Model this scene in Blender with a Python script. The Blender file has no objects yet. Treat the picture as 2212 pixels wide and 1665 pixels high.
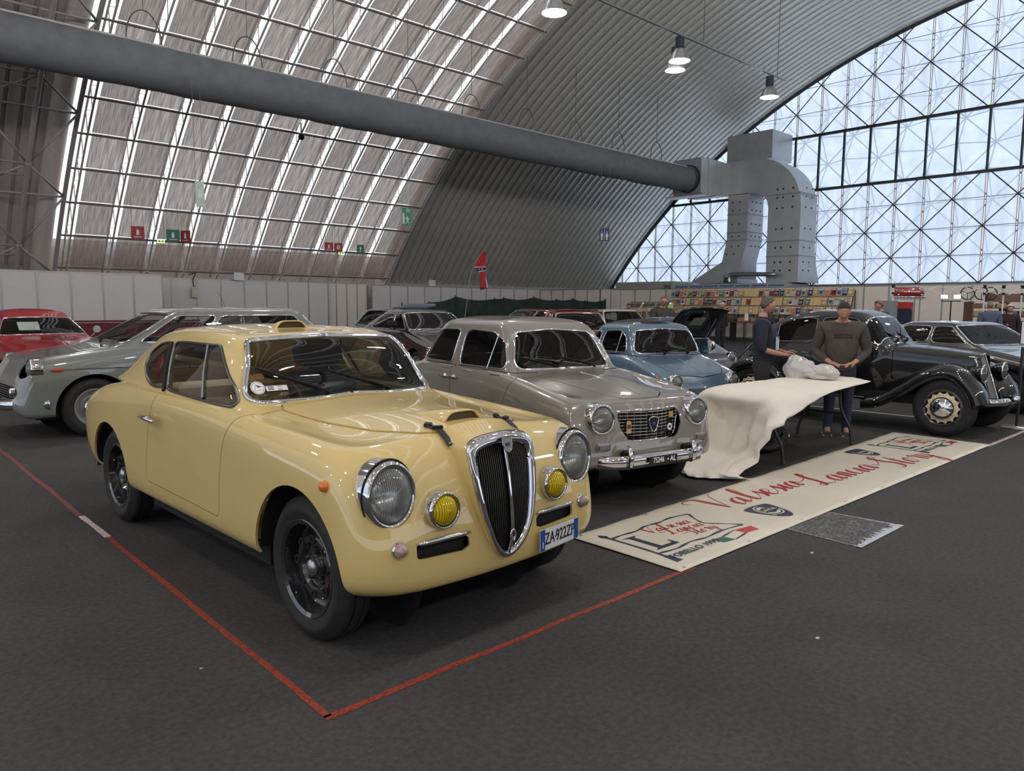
import bpy, bmesh, math, random
import numpy as np
from mathutils import Vector, Matrix
random.seed(7)
rng = np.random.RandomState(7)
PI = math.pi
sc = bpy.context.scene
C = sc.collection

# ---------------------------------------------------------------- camera
CAM_H = 1.49
_yaw, _pit, _rol = math.radians(47.1345), math.radians(6.0953), math.radians(0.3589)
_F = np.array([math.cos(_pit)*math.cos(_yaw), math.cos(_pit)*math.sin(_yaw), -math.sin(_pit)])
_R0 = np.array([math.sin(_yaw), -math.cos(_yaw), 0.0])
_U0 = np.cross(_R0, _F)
_R = math.cos(_rol)*_R0 + math.sin(_rol)*_U0
_U = -math.sin(_rol)*_R0 + math.cos(_rol)*_U0
cam = bpy.data.cameras.new('camera')
cam.sensor_fit = 'HORIZONTAL'; cam.sensor_width = 36.0
cam.lens = 36.0*1604.62/2212
cam.clip_start = 0.05; cam.clip_end = 500
camo = bpy.data.objects.new('camera', cam); C.objects.link(camo)
camo.matrix_world = Matrix(((_R[0], _U[0], -_F[0], 0), (_R[1], _U[1], -_F[1], 0), (_R[2], _U[2], -_F[2], CAM_H), (0, 0, 0, 1)))
sc.camera = camo

# ---------------------------------------------------------------- daylight
w = bpy.data.worlds.new('sky'); sc.world = w; w.use_nodes = True
nt = w.node_tree; bg = nt.nodes['Background']
tc = nt.nodes.new('ShaderNodeTexCoord'); sx = nt.nodes.new('ShaderNodeSeparateXYZ')
rp = nt.nodes.new('ShaderNodeValToRGB')
nt.links.new(tc.outputs['Generated'], sx.inputs[0]); nt.links.new(sx.outputs[2], rp.inputs[0])
rp.color_ramp.elements[0].position = 0.0; rp.color_ramp.elements[0].color = (0.80, 0.86, 0.95, 1)
rp.color_ramp.elements[1].position = 0.8; rp.color_ramp.elements[1].color = (0.93, 0.96, 1.0, 1)
nt.links.new(rp.outputs[0], bg.inputs['Color'])
bg.inputs['Strength'].default_value = 1.12
sun = bpy.data.lights.new('sun', 'SUN'); sun.energy = 0.6; sun.angle = math.radians(12); sun.color = (1, .93, .85)
suno = bpy.data.objects.new('sun', sun); C.objects.link(suno)
suno.rotation_euler = Vector((0.25, -0.75, -1.0)).to_track_quat('-Z', 'Y').to_euler()
# rows of high-bay lamps under the vault (the fittings in view are built further down)
LAMP_Z = 8.33
for ly in (12.0, 1.5, -9.0):
    for k in range(9):
        lx = 17.1 + 4.76*(k-6)
        ll = bpy.data.lights.new('high_bay_light', 'POINT'); ll.energy = 205
        ll.shadow_soft_size = .22; ll.color = (1, .975, .935)
        lo = bpy.data.objects.new('high_bay_light', ll); C.objects.link(lo); lo.location = (lx, ly, LAMP_Z-.27)
sc.view_settings.view_transform = 'Standard'; sc.view_settings.look = 'None'
sc.view_settings.exposure = 0.55; sc.view_settings.gamma = 1; sc.view_settings.use_curve_mapping = False
cy = sc.cycles
cy.max_bounces = 9; cy.diffuse_bounces = 4; cy.glossy_bounces = 4; cy.transparent_max_bounces = 24; cy.transmission_bounces = 6
cy.caustics_reflective = False; cy.caustics_refractive = False; cy.sample_clamp_indirect = 6.0
cy.use_denoising = True

# ---------------------------------------------------------------- helpers
def lin(c):
    f = lambda v: v/12.92 if v <= 0.04045 else ((v+0.055)/1.055)**2.4
    return tuple(f(v/255.0) for v in c) + (1.0,)

_M = {}
def mat(name, rgb, rough=0.5, metal=0.0, coat=0.0, noise=0.12, scale=8.0, bump=0.0, spec=0.5, emit=0.0, sheen=0.0, bscale=None, stretch=None):
    if name in _M: return _M[name]
    m = bpy.data.materials.new(name); m.use_nodes = True; _M[name] = m
    n = m.node_tree; b = n.nodes['Principled BSDF']; c = lin(rgb)
    b.inputs['Roughness'].default_value = rough; b.inputs['Metallic'].default_value = metal
    b.inputs['Coat Weight'].default_value = coat; b.inputs['Coat Roughness'].default_value = 0.02; b.inputs['Coat IOR'].default_value = 1.65
    b.inputs['Specular IOR Level'].default_value = spec
    if sheen: b.inputs['Sheen Weight'].default_value = sheen
    co = n.nodes.new('ShaderNodeTexCoord'); src = co.outputs['Object']
    if stretch:
        mp = n.nodes.new('ShaderNodeMapping'); mp.inputs['Scale'].default_value = stretch
        n.links.new(src, mp.inputs['Vector']); src = mp.outputs['Vector']
    tx = n.nodes.new('ShaderNodeTexNoise'); tx.inputs['Scale'].default_value = scale; tx.inputs['Detail'].default_value = 5
    n.links.new(src, tx.inputs['Vector'])
    mx = n.nodes.new('ShaderNodeValToRGB'); e = mx.color_ramp.elements
    e[0].position = 0.3; e[1].position = 0.7
    e[0].color = tuple(v*(1-noise) for v in c[:3]) + (1,); e[1].color = tuple(min(1, v*(1+noise)) for v in c[:3]) + (1,)
    n.links.new(tx.outputs['Fac'], mx.inputs['Fac']); n.links.new(mx.outputs['Color'], b.inputs['Base Color'])
    if emit:
        b.inputs['Emission Color'].default_value = c; b.inputs['Emission Strength'].default_value = emit
    if bump:
        t2 = n.nodes.new('ShaderNodeTexNoise'); t2.inputs['Scale'].default_value = bscale or scale*4; t2.inputs['Detail'].default_value = 3
        n.links.new(src, t2.inputs['Vector'])
        bp = n.nodes.new('ShaderNodeBump'); bp.inputs['Strength'].default_value = bump; bp.inputs['Distance'].default_value = 0.01
        n.links.new(t2.outputs['Fac'], bp.inputs['Height']); n.links.new(bp.outputs['Normal'], b.inputs['Normal'])
    return m

def glass(name, rgb=(235, 242, 240), rough=0.0, dark=1.0, ior=1.5):
    if name in _M: return _M[name]
    m = bpy.data.materials.new(name); m.use_nodes = True; _M[name] = m
    n = m.node_tree; n.nodes.remove(n.nodes['Principled BSDF']); out = n.nodes['Material Output']
    t = n.nodes.new('ShaderNodeBsdfTransparent'); g = n.nodes.new('ShaderNodeBsdfGlossy'); f = n.nodes.new('ShaderNodeFresnel'); x = n.nodes.new('ShaderNodeMixShader')
    c = lin(rgb); t.inputs['Color'].default_value = tuple(v*dark for v in c[:3]) + (1,)
    g.inputs['Roughness'].default_value = rough; f.inputs['IOR'].default_value = ior
    n.links.new(f.outputs[0], x.inputs[0]); n.links.new(t.outputs[0], x.inputs[1]); n.links.new(g.outputs[0], x.inputs[2])
    n.links.new(x.outputs[0], out.inputs[0]); return m

def sheer(name, trans, rgb, tl=0.5, tcol=(255, 255, 255), stripes=None, scale=3.0, noise=.15, stretch=None):
    """a film that lets part of the light straight through and scatters the rest (cloth, polycarbonate)"""
    if name in _M: return _M[name]
    m = bpy.data.materials.new(name); m.use_nodes = True; _M[name] = m
    n = m.node_tree; n.nodes.remove(n.nodes['Principled BSDF']); out = n.nodes['Material Output']
    t = n.nodes.new('ShaderNodeBsdfTransparent'); t.inputs['Color'].default_value = lin(tcol)
    d = n.nodes.new('ShaderNodeBsdfDiffuse'); l = n.nodes.new('ShaderNodeBsdfTranslucent')
    x1 = n.nodes.new('ShaderNodeMixShader'); x2 = n.nodes.new('ShaderNodeMixShader')
    co = n.nodes.new('ShaderNodeTexCoord'); mp = n.nodes.new('ShaderNodeMapping'); mp.inputs['Scale'].default_value = stretch or (1, 1, 1)
    n.links.new(co.outputs['Object'], mp.inputs['Vector'])
    tx = n.nodes.new('ShaderNodeTexNoise'); tx.inputs['Scale'].default_value = scale; tx.inputs['Detail'].default_value = 6
    n.links.new(mp.outputs[0], tx.inputs['Vector'])
    rm = n.nodes.new('ShaderNodeValToRGB'); c = lin(rgb); e = rm.color_ramp.elements; e[0].position = .3; e[1].position = .7
    e[0].color = tuple(v*(1-noise) for v in c[:3]) + (1,); e[1].color = tuple(min(1, v*(1+noise)) for v in c[:3]) + (1,)
    n.links.new(tx.outputs['Fac'], rm.inputs['Fac'])
    n.links.new(rm.outputs[0], d.inputs['Color']); n.links.new(rm.outputs[0], l.inputs['Color'])
    x1.inputs[0].default_value = tl; n.links.new(d.outputs[0], x1.inputs[1]); n.links.new(l.outputs[0], x1.inputs[2])
    mr = n.nodes.new('ShaderNodeMapRange'); mr.inputs['From Min'].default_value = .3; mr.inputs['From Max'].default_value = .7
    mr.inputs['To Min'].default_value = max(0, trans*(1-2.2*noise)); mr.inputs['To Max'].default_value = min(1, trans*(1+2.2*noise))
    n.links.new(tx.outputs['Fac'], mr.inputs['Value']); n.links.new(mr.outputs[0], x2.inputs[0])
    n.links.new(x1.outputs[0], x2.inputs[1]); n.links.new(t.outputs[0], x2.inputs[2])
    n.links.new(x2.outputs[0], out.inputs[0]); return m

def obj(name, verts, faces, m, parent=None, smooth=False, loc=None, kind=None, label=None):
    me = bpy.data.meshes.new(name); me.from_pydata([tuple(v) for v in verts], [], [tuple(f) for f in faces])
    if m is not None: me.materials.append(m)
    if smooth: me.shade_smooth()
    o = bpy.data.objects.new(name, me); C.objects.link(o)
    if parent is not None: o.parent = parent
    if loc is not None: o.location = loc
    if kind: o['kind'] = kind
    if label: o['label'] = label
    return o

class MB:
    """collects simple solids; build() links them as one mesh"""
    def __init__(s): s.v = []; s.f = []
    def add(s, v, f):
        k = len(s.v); s.v += [tuple(p) for p in v]; s.f += [tuple(i+k for i in q) for q in f]; return s
    def box(s, c, d, R=None, bev=0.0):
        x, y, z = d[0]/2, d[1]/2, d[2]/2
        if bev > 0:
            b = min(bev, x*.9, y*.9, z*.9); P = []
            for sz in (-1, 1):
                for (ix, iy, iz) in ((b, b, 0), (0, 0, b)) if sz < 0 else ((0, 0, b), (b, b, 0)):
                    for (ax, ay) in ((-1, -1), (1, -1), (1, 1), (-1, 1)):
                        P.append((ax*(x-ix), ay*(y-iy), sz*(z-iz)))
            F = [(3, 2, 1, 0), (12, 13, 14, 15)]
            for l in range(3):
                for i in range(4):
                    j = (i+1) % 4; F.append((l*4+i, l*4+j, l*4+4+j, l*4+4+i))
        else:
            P = [(-x, -y, -z), (x, -y, -z), (x, y, -z), (-x, y, -z), (-x, -y, z), (x, -y, z), (x, y, z), (-x, y, z)]
            F = [(3, 2, 1, 0), (4, 5, 6, 7), (0, 1, 5, 4), (1, 2, 6, 5), (2, 3, 7, 6), (3, 0, 4, 7)]
        P = [Vector(p) for p in P]
        if R is not None: P = [R @ p for p in P]
        return s.add([p + Vector(c) for p in P], F)
    def tube(s, pts, r, n=8, cap=True, closed=False):
        pts = [Vector(p) for p in pts]; N = len(pts)
        rr = r if hasattr(r, '__len__') else [r]*N
        V = []; F = []; up = None
        for i in range(N):
            a = pts[(i-1) % N] if (i > 0 or closed) else pts[i]; b = pts[(i+1) % N] if (i < N-1 or closed) else pts[i]
            t = (b-a)
            t = t.normalized() if t.length > 1e-9 else Vector((0, 0, 1))
            if up is None: up = Vector((0, 0, 1)) if abs(t.z) < .9 else Vector((1, 0, 0))
            u = up - t*up.dot(t)
            if u.length < 1e-6: u = t.orthogonal()
            u.normalize(); w_ = t.cross(u); up = u
            for k in range(n):
                q = 2*PI*k/n; V.append(pts[i] + (u*math.cos(q) + w_*math.sin(q))*rr[i])
        M_ = N if closed else N-1
        for i in range(M_):
            j = (i+1) % N
            for k in range(n):
                l = (k+1) % n; F.append((i*n+k, i*n+l, j*n+l, j*n+k))
        if cap and not closed: F.append(tuple(range(n))[::-1]); F.append(tuple((N-1)*n+k for k in range(n)))
        return s.add(V, F)
    def lathe(s, prof, n=24, M=None):
        """prof: (radius, height) pairs turned about z"""
        V = []; F = []
        for (r, z) in prof:
            for k in range(n):
                q = 2*PI*k/n; V.append(Vector((r*math.cos(q), r*math.sin(q), z)))
        for i in range(len(prof)-1):
            for k in range(n):
                l = (k+1) % n; F.append((i*n+k, i*n+l, (i+1)*n+l, (i+1)*n+k))
        if M is not None: V = [M @ p for p in V]
        return s.add(V, F)
    def prism(s, poly, depth, M=None):
        """poly in local xy, extruded along z by depth"""
        n = len(poly); V = [Vector((p[0], p[1], 0)) for p in poly] + [Vector((p[0], p[1], depth)) for p in poly]
        F = [tuple(range(n))[::-1], tuple(range(n, 2*n))] + [(i, (i+1) % n, n+(i+1) % n, n+i) for i in range(n)]
        if M is not None: V = [M @ p for p in V]
        return s.add(V, F)
    def grid(s, P):
        """P: list of rows of points"""
        n = len(P[0]); V = [p for r in P for p in r]
        F = [(i*n+j, i*n+j+1, (i+1)*n+j+1, (i+1)*n+j) for i in range(len(P)-1) for j in range(n-1)]
        return s.add(V, F)
    def build(s, name, m, parent=None, smooth=False, loc=None, kind=None, label=None):
        o = obj(name, s.v, s.f, m, parent, smooth, loc, kind, label)
        if smooth == 'auto': auto(o)
        return o

def auto(o, ang=35):
    me = o.data; me.shade_smooth()
    try: me.set_sharp_from_angle(angle=math.radians(ang))
    except Exception: pass
    return o

def tag(o, label, cat, group=None):
    o['label'] = label; o['category'] = cat
    if group: o['group'] = group
    return o

def thing(name, label, cat, loc=(0, 0, 0), rz=0.0, group=None):
    o = bpy.data.objects.new(name, None); C.objects.link(o); o.empty_display_size = .1
    o.location = loc; o.rotation_euler = (0, 0, rz); return tag(o, label, cat, group)

def copy_tree(o, parent=None, mats=None):
    c = o.copy(); C.objects.link(c)
    if parent is not None: c.parent = parent
    for ch in list(o.children): copy_tree(ch, c)
    return c

def basis(x, y, z, o=(0, 0, 0)):
    x, y, z = Vector(x), Vector(y), Vector(z)
    return Matrix(((x.x, y.x, z.x, o[0]), (x.y, y.y, z.y, o[1]), (x.z, y.z, z.z, o[2]), (0, 0, 0, 1)))

def face_to(d, o=(0, 0, 0), up=(0, 0, 1)):
    """frame whose +z looks along d, +y as near as possible to up"""
    z = Vector(d).normalized(); x = Vector(up).cross(z)
    if x.length < 1e-6: x = Vector((1, 0, 0))
    x.normalize(); return basis(x, z.cross(x), z, o)

def text(name, s, size, m, M, parent=None, depth=0.0015, sx=1.0, bold=0.0, align='CENTER', kind=None, spacing=1.0):
    cu = bpy.data.curves.new(name, 'FONT'); cu.body = s; cu.size = size; cu.align_x = align; cu.align_y = 'CENTER'
    cu.extrude = depth; cu.offset = bold; cu.space_character = spacing; cu.resolution_u = 3
    o = bpy.data.objects.new(name, cu); C.objects.link(o)
    dg = bpy.context.evaluated_depsgraph_get()
    me = bpy.data.meshes.new_from_object(o.evaluated_get(dg)); bpy.data.objects.remove(o)
    me.transform(M @ Matrix.Scale(sx, 4, (1, 0, 0))); me.materials.clear(); me.materials.append(m); me.name = name
    o = bpy.data.objects.new(name, me); C.objects.link(o)
    if parent is not None: o.parent = parent
    return o

def catmull(P, n=8, closed=False):
    P = [Vector(p) for p in P]; out = []; N = len(P)
    for i in range(N if closed else N-1):
        p0 = P[(i-1) % N] if closed or i > 0 else P[i]; p1 = P[i]; p2 = P[(i+1) % N]
        p3 = P[(i+2) % N] if closed or i+2 < N else P[(i+1) % N]
        for k in range(n):
            t = k/n; out.append(.5*((2*p1) + (p2-p0)*t + (2*p0-5*p1+4*p2-p3)*t*t + (3*p1-p0-3*p2+p3)*t**3))
    if not closed: out.append(P[-1])
    return out

# shared materials
CHROME = mat('chrome', (215, 215, 218), .06, 1.0, noise=.03)
STEEL = mat('brushed_steel', (165, 166, 168), .32, .9, noise=.06, scale=30)
RUBBER = mat('tyre_rubber', (30, 29, 29), .75, noise=.2, scale=30, bump=.15)
BLACK = mat('black_gloss', (24, 24, 25), .3, coat=1.0, noise=.1)
DARK = mat('black_matt', (14, 14, 15), .8, noise=.15)
GLASS = glass('window_glass', (232, 238, 235), ior=1.5)
CLEAR = glass('lamp_glass', (240, 244, 245), ior=1.5)
WHITE = mat('white_paint', (226, 226, 226), .5, noise=.04)
TUBEW = mat('white_tube', (196, 190, 186), .45, noise=.06)
ALU = mat('aluminium_profile', (150, 152, 155), .35, .8, noise=.05)
# ================================================================ the hall
VY, VZ, VR = 6.034, -16.740, 31.98          # vault: axis and radius
XE = 38.97                                   # glazed end wall
def vp(x, a, dr=0.0):
    a = math.radians(a); return (x, VY + (VR+dr)*math.cos(a), VZ + (VR+dr)*math.sin(a))
A0, A1 = 35.2, 144.8

# floor ----------------------------------------------------------------
def carpet():
    m = bpy.data.materials.new('grey_carpet'); m.use_nodes = True; n = m.node_tree; b = n.nodes['Principled BSDF']
    co = n.nodes.new('ShaderNodeTexCoord')
    def noise(s, d=6, r=.6):
        t = n.nodes.new('ShaderNodeTexNoise'); t.inputs['Scale'].default_value = s; t.inputs['Detail'].default_value = d; t.inputs['Roughness'].default_value = r
        n.links.new(co.outputs['Object'], t.inputs['Vector']); return t
    t1 = noise(1.1, 5); t2 = noise(38, 4, .7); t3 = noise(190, 2)
    r1 = n.nodes.new('ShaderNodeValToRGB'); e = r1.color_ramp.elements
    e[0].position = .3; e[0].color = lin((60, 59, 59)); e[1].position = .75; e[1].color = lin((71, 70, 70))
    r2 = n.nodes.new('ShaderNodeValToRGB'); e = r2.color_ramp.elements
    e[0].position = .35; e[0].color = (.72, .72, .72, 1); e[1].position = .7; e[1].color = (1.25, 1.24, 1.22, 1)
    mx = n.nodes.new('ShaderNodeMix'); mx.data_type = 'RGBA'; mx.blend_type = 'MULTIPLY'; mx.inputs[0].default_value = 1
    n.links.new(t1.outputs['Fac'], r1.inputs[0]); n.links.new(t2.outputs['Fac'], r2.inputs[0])
    n.links.new(r1.outputs[0], mx.inputs[6]); n.links.new(r2.outputs[0], mx.inputs[7]); n.links.new(mx.outputs[2], b.inputs['Base Color'])
    b.inputs['Roughness'].default_value = .9; b.inputs['Specular IOR Level'].default_value = .25; b.inputs['Sheen Weight'].default_value = .0
    bp = n.nodes.new('ShaderNodeBump'); bp.inputs['Strength'].default_value = .5; bp.inputs['Distance'].default_value = .004
    n.links.new(t3.outputs['Fac'], bp.inputs['Height']); n.links.new(bp.outputs[0], b.inputs['Normal'])
    return m
MB().box((7, 6, -.1), (70, 56, .2)).build('floor', carpet(), kind='structure')

# opaque corrugated bays ------------------------------------------------
CORR = mat('corrugated_roof', (214, 212, 205), .40, .5, noise=.10, scale=2.5, stretch=(6, 1, 1))
def corr_mesh(name, pitch, depth, n=44):
    prof = [(0, depth), (.16, depth*.8), (.29, depth), (.335, 0), (.405, 0), (pitch, depth)]
    rows = []
    for i in range(n+1):
        a = A0 + (A1-A0)*i/n
        rows.append([vp(x, a, .75-d) for x, d in prof])
    m = MB().grid(rows); me = bpy.data.meshes.new(name); me.from_pydata(m.v, [], m.f); me.materials.append(CORR); me.shade_smooth()
    try: me.set_sharp_from_angle(angle=math.radians(25))
    except Exception: pass
    return me
ceil = bpy.data.objects.new('ceiling', None); C.objects.link(ceil); ceil['kind'] = 'structure'
cm = corr_mesh('roof_panel', .4493, .15)
x = 21.0
while x < XE - .1:
    o = bpy.data.objects.new('roof_panel', cm); C.objects.link(o); o.location = (x, 0, 0); o.parent = ceil; x += .4493
PAN = mat('left_bay_roof', (200, 190, 186), .5, .3, noise=.08, scale=2)
cm2 = corr_mesh('roof_panel', .4493, .12); cm2.materials[0] = PAN
for i in range(34):
    o = bpy.data.objects.new('roof_panel', cm2); C.objects.link(o); o.location = (6.0 - .4493*(i+1), 0, 0); o.parent = ceil

def arc_tube(mb, x, r, dr, a0=A0, a1=A1, n=64, k=8):
    mb.tube([vp(x, a0 + (a1-a0)*i/n, dr) for i in range(n+1)], r, k)
EDGE = mat('cream_edge_tube', (205, 192, 184), .45, noise=.05)
for xx, rr in ((20.78, .34), (6.0, .30)):
    m = MB(); arc_tube(m, xx, rr, .45, n=72, k=20); m.build('roof_edge_tube', EDGE, ceil, smooth=True)
m = MB(); arc_tube(m, XE-.1, .12, .6, n=72); m.build('roof_edge_trim', mat('dark_edge', (52, 54, 58), .5), ceil, smooth=True)

# the translucent bay -----------------------------------------------------
XA = [6.74 + 1.39*k for k in range(11)]
PUR = [37.66 + 2.5275*i for i in range(42)]
POLY = sheer('polycarbonate', .80, (235, 238, 240), .8, (250, 252, 255), noise=.10, scale=1.2)
SHADE = sheer('shade_cloth', .085, (118, 107, 99), .55, (255, 246, 238), noise=.30, scale=1.6, stretch=(16, .9, .9))
SHADE2 = sheer('shade_cloth_pale', .115, (126, 115, 107), .55, (255, 246, 238), noise=.34, scale=1.3, stretch=(13, .8, .8))
bay = bpy.data.objects.new('ceiling_skylight', None); C.objects.link(bay); bay['kind'] = 'structure'
rows = [[vp(x, A0+1.6 + (A1-A0-3.2)*i/60, .95) for x in np.linspace(5.9, 20.9, 16)] for i in range(61)]
MB().grid(rows).build('translucent_roof', POLY, bay, smooth=True)
TRUSS = mat('truss_paint', (176, 166, 158), .5, noise=.08)
PURM = mat('purlin_paint', (92, 84, 80), .5, noise=.08)
for k, xx in enumerate(XA):
    m = MB(); arc_tube(m, xx, .035, .0, n=80, k=6); arc_tube(m, xx, .035, .62, n=80, k=6)
    zz = []
    for i in range(0, 41*3+1):
        a = PUR[0] + 2.5275*i/3; zz.append(vp(xx, a, .0 if i % 2 == 0 else .62))
    m.tube(zz, .016, 4); m.build('arch_truss', TRUSS, bay)
for i, a in enumerate(PUR):
    m = MB(); m.tube([vp(6.4, a), vp(20.75, a)], .036, 6); m.build('purlin', PURM, bay)
cell = {}
def shade_cell(m):
    hw, hl = .545, math.radians(2.5275)*VR/2*.985
    g = []
    for i in range(7):
        t = -1+2*i/6
        g.append([(x, -.03*(1-t*t)*.3, t*hl) for x in (-hw, 0, hw)])
    b = MB().grid(g); me = bpy.data.meshes.new('shade_panel'); me.from_pydata(b.v, [], b.f); me.materials.append(m); me.shade_smooth(); return me
sm = [shade_cell(SHADE), shade_cell(SHADE2)]
rest = MB()
for k in range(10):
    xc = (XA[k]+XA[k+1])/2
    for i in range(41):
        a = (PUR[i]+PUR[i+1])/2; p = vp(xc + rng.uniform(-.02, .02), a, .10)
        ra = math.radians(a)
        Mx = basis((1, 0, 0), (math.cos(ra), math.sin(ra), 0) if 0 else (0, math.cos(ra), math.sin(ra)), (0, -math.sin(ra), math.cos(ra)), p)
        if i < 27:
            o = bpy.data.objects.new('shade_panel', sm[int(rng.rand() < .35)]); C.objects.link(o); o.matrix_world = Mx; o.parent = bay
        else:
            me = sm[0]; rest.add([Mx @ v.co for v in me.vertices], [tuple(f.vertices) for f in me.polygons])
o = rest.build('shade_panel_far_side', SHADE, bay, smooth=True, kind='stuff')
# foot of the arches
m = MB()
for k in range(10):
    a, b = vp(XA[k], 37.66), vp(XA[k+1], 37.66); q = vp((XA[k]+XA[k+1])/2, 36.3, -.5)
    m.tube([vp(XA[k], 37.66, -.0), q, vp(XA[k+1], 37.66)], .03, 6)
    m.tube([vp(XA[k], 36.2, -.5), vp(XA[k+1], 36.2, -.5)], .035, 6)
m.build('arch_foot_lattice', TRUSS, bay)
# low upstand behind the foot of the skylight
MB().box((12.0, 32.3, 1.95), (56, .12, 3.9)).build('wall_upstand', mat('upstand', (172, 158, 148), .7), kind='structure')

# truss arch beside the left bay -------------------------------------------
m = MB(); X1, X2 = 6.35, 5.05
arc_tube(m, X1, .07, -.1, n=60, k=10); arc_tube(m, X2, .075, -.75, n=60, k=10); arc_tube(m, 3.6, .06, -.1, n=60, k=8)
st = 6.0
aa = [37.2 + st*i for i in range(18)]
for i in range(17):
    c1 = vp(X1, aa[i], -.1); c1b = vp(X1, aa[i+1], -.1); c2 = vp(X2, aa[i]+st/2, -.75); c3 = vp(3.6, aa[i], -.1); c3b = vp(3.6, aa[i+1], -.1)
    for p, q in ((c1, c2), (c2, c1b), (c3, c2), (c2, c3b), (c1, c3)):
        m.tube([p, q], .038, 6)
    m.tube([c2, (0.0, c2[1]+.1, c2[2]+.1)], .035, 6); m.tube([(c2[0], c2[1]+.35, c2[2]-.3), (0.0, c2[1]+.4, c2[2]-.3)], .03, 6)
    m.lathe([(0, -.1), (.085, -.05), (.1, 0), (.085, .05), (0, .1)], 10, Matrix.Translation(c2))
tr = m.build('ceiling_truss', mat('grey_truss_paint', (160, 152, 150), .5, noise=.06), smooth=True); tr['kind'] = 'structure'

# glazed end wall ----------------------------------------------------------
endw = bpy.data.objects.new('wall_end', None); C.objects.link(endw); endw['kind'] = 'structure'
def zarch(y): return VZ + math.sqrt(max(0, (VR+.6)**2 - (y-VY)**2))
PANE = sheer('end_wall_glazing', .18, (206, 217, 232), .85, (235, 243, 255), noise=.14, scale=1.0, stretch=(1, 3, .25))
PANE2 = sheer('window_band_glazing', .30, (205, 218, 232), .85, (228, 239, 255), noise=.10, scale=2.5)
FR = mat('dark_window_frame', (38, 42, 46), .5, noise=.08)
MUL = mat('mullion_pale', (168, 170, 160), .5, noise=.06)
PY, PZ, ZB = 1.295, 1.282, 2.70
b1, b2 = 7.66, 10.47
def pane(y0, y1, z0, za, zb, mt):
    if max(za, zb) - z0 < .05: return
    P = [(XE, y0, z0), (XE, y1, z0), (XE, y1, max(zb, z0)), (XE, y0, max(za, z0))]
    Q = [(XE+.03, p[1], p[2]) for p in P]
    obj('window_pane', P, [(0, 1, 2, 3)], mt, endw)
i0, i1 = -26, 14
for i in range(i0, i1):
    y0, y1 = 14.5 + PY*i + .02, 14.5 + PY*(i+1) - .02
    za, zb = zarch(y0), zarch(y1)
    if max(za, zb) < ZB: continue
    pane(y0, y1, ZB, min(za, b1), min(zb, b1), PANE)
    if max(za, zb) > b1: pane(y0, y1, b1+.08, min(za, b2), min(zb, b2), PANE2)
    if max(za, zb) > b2: pane(y0, y1, b2+.08, za, zb, PANE)
for i in range(i0, i1+1):
    y = 14.5 + PY*i; zt = zarch(y)
    if zt < ZB+.1: continue
    m = MB()
    for z0, z1, in ((ZB, min(zt, b1)), (b2, zt)):
        if z1 > z0:
            m.box((XE-.02, y-.035, (z0+z1)/2), (.05, .025, z1-z0)); m.box((XE-.02, y+.035, (z0+z1)/2), (.05, .025, z1-z0))
    m.build('mullion', MUL, endw)
    if zt > b1: MB().box((XE-.10, y, (b1+min(zt, b2))/2), (.12, .085, min(zt, b2)-b1)).build('window_post', FR, endw)
def yspan(z):
    d = math.sqrt((VR+.6)**2 - (z-VZ)**2); return VY-d, VY+d
for z in (b1, b2):
    a, b = yspan(z); MB().box((XE-.10, (a+b)/2, z), (.16, b-a, .13)).build('transom', FR, endw)
a, b = yspan(ZB); MB().box((XE-.05, (a+b)/2, ZB-.15), (.3, b-a+1, .35)).build('end_wall_base_beam', mat('base_beam', (118, 120, 122), .6), endw)
MB().box((XE+.15, 6, 1.27), (.2, 52, 2.5)).build('end_wall_plinth', mat('plinth', (190, 186, 180), .7), endw)
def lattice(xoff, r, mt, name, full, shift=0):
    m = MB(); nd = []
    for j in range(0, 10):
        z = 3.97 + PZ*j - (PZ if 0 else 0)
        for i in range(i0, i1+1):
            if (i+j+shift) % 2: continue
            y = 14.5 + PY*i
            if zarch(y) < z: continue
            for s in (-1, 1):
                for d in (1,):
                    y2, z2 = y + s*PY, z + PZ*d
                    t = 1.0
                    zz = zarch(y2)
                    if z2 > zz:
                        t = max(0, min(1, (zarch(y + s*PY*.4)-z)/PZ))
                    lo, hi = 0.0, t
                    if not full:
                        # the window band has no lattice in front of it
                        if z >= b1-.05 and z2 <= b2+.2: continue
                        if z < b1 and z2 > b1: hi = min(hi, (b1-z)/PZ)
                        if z < b2 and z2 > b2: lo = (b2-z)/PZ
                    if hi > lo: m.tube([(XE+xoff, y + s*PY*lo, z + PZ*lo), (XE+xoff, y + s*PY*hi, z + PZ*hi)], r, 5)
                if j == 0: m.tube([(XE+xoff, y, z), (XE+xoff, y + s*PY, z - PZ)], r, 5)
            if full: 
                [m.tube([(XE+xoff, y, z), (XE+.12, y+dy, z+dz)], r*.8, 4) for dy, dz in ((PY, 0), (-PY, 0), (0, PZ), (0, -PZ))]
            else: m.lathe([(0, -.05), (.055, 0), (0, .05)], 6, Matrix.Translation((XE+xoff, y, z)))
    return m.build(name, mt, endw)
lattice(-.22, .028, mat('dark_lattice', (44, 46, 48), .5), 'lattice_bracing', False)
lattice(.95, .036, mat('outer_lattice', (120, 124, 130), .6), 'outer_space_frame', True, 1)
for j in range(0, 9):
    z = 3.97+PZ*j
    if b1-.3 < z < b2+.3: continue
    a, b = yspan(z); MB().tube([(XE-.1, a, z), (XE-.1, b, z)], .016, 5).build('glazing_bar', mat('glazing_bar_grey', (150, 158, 166), .5), endw)

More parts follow.
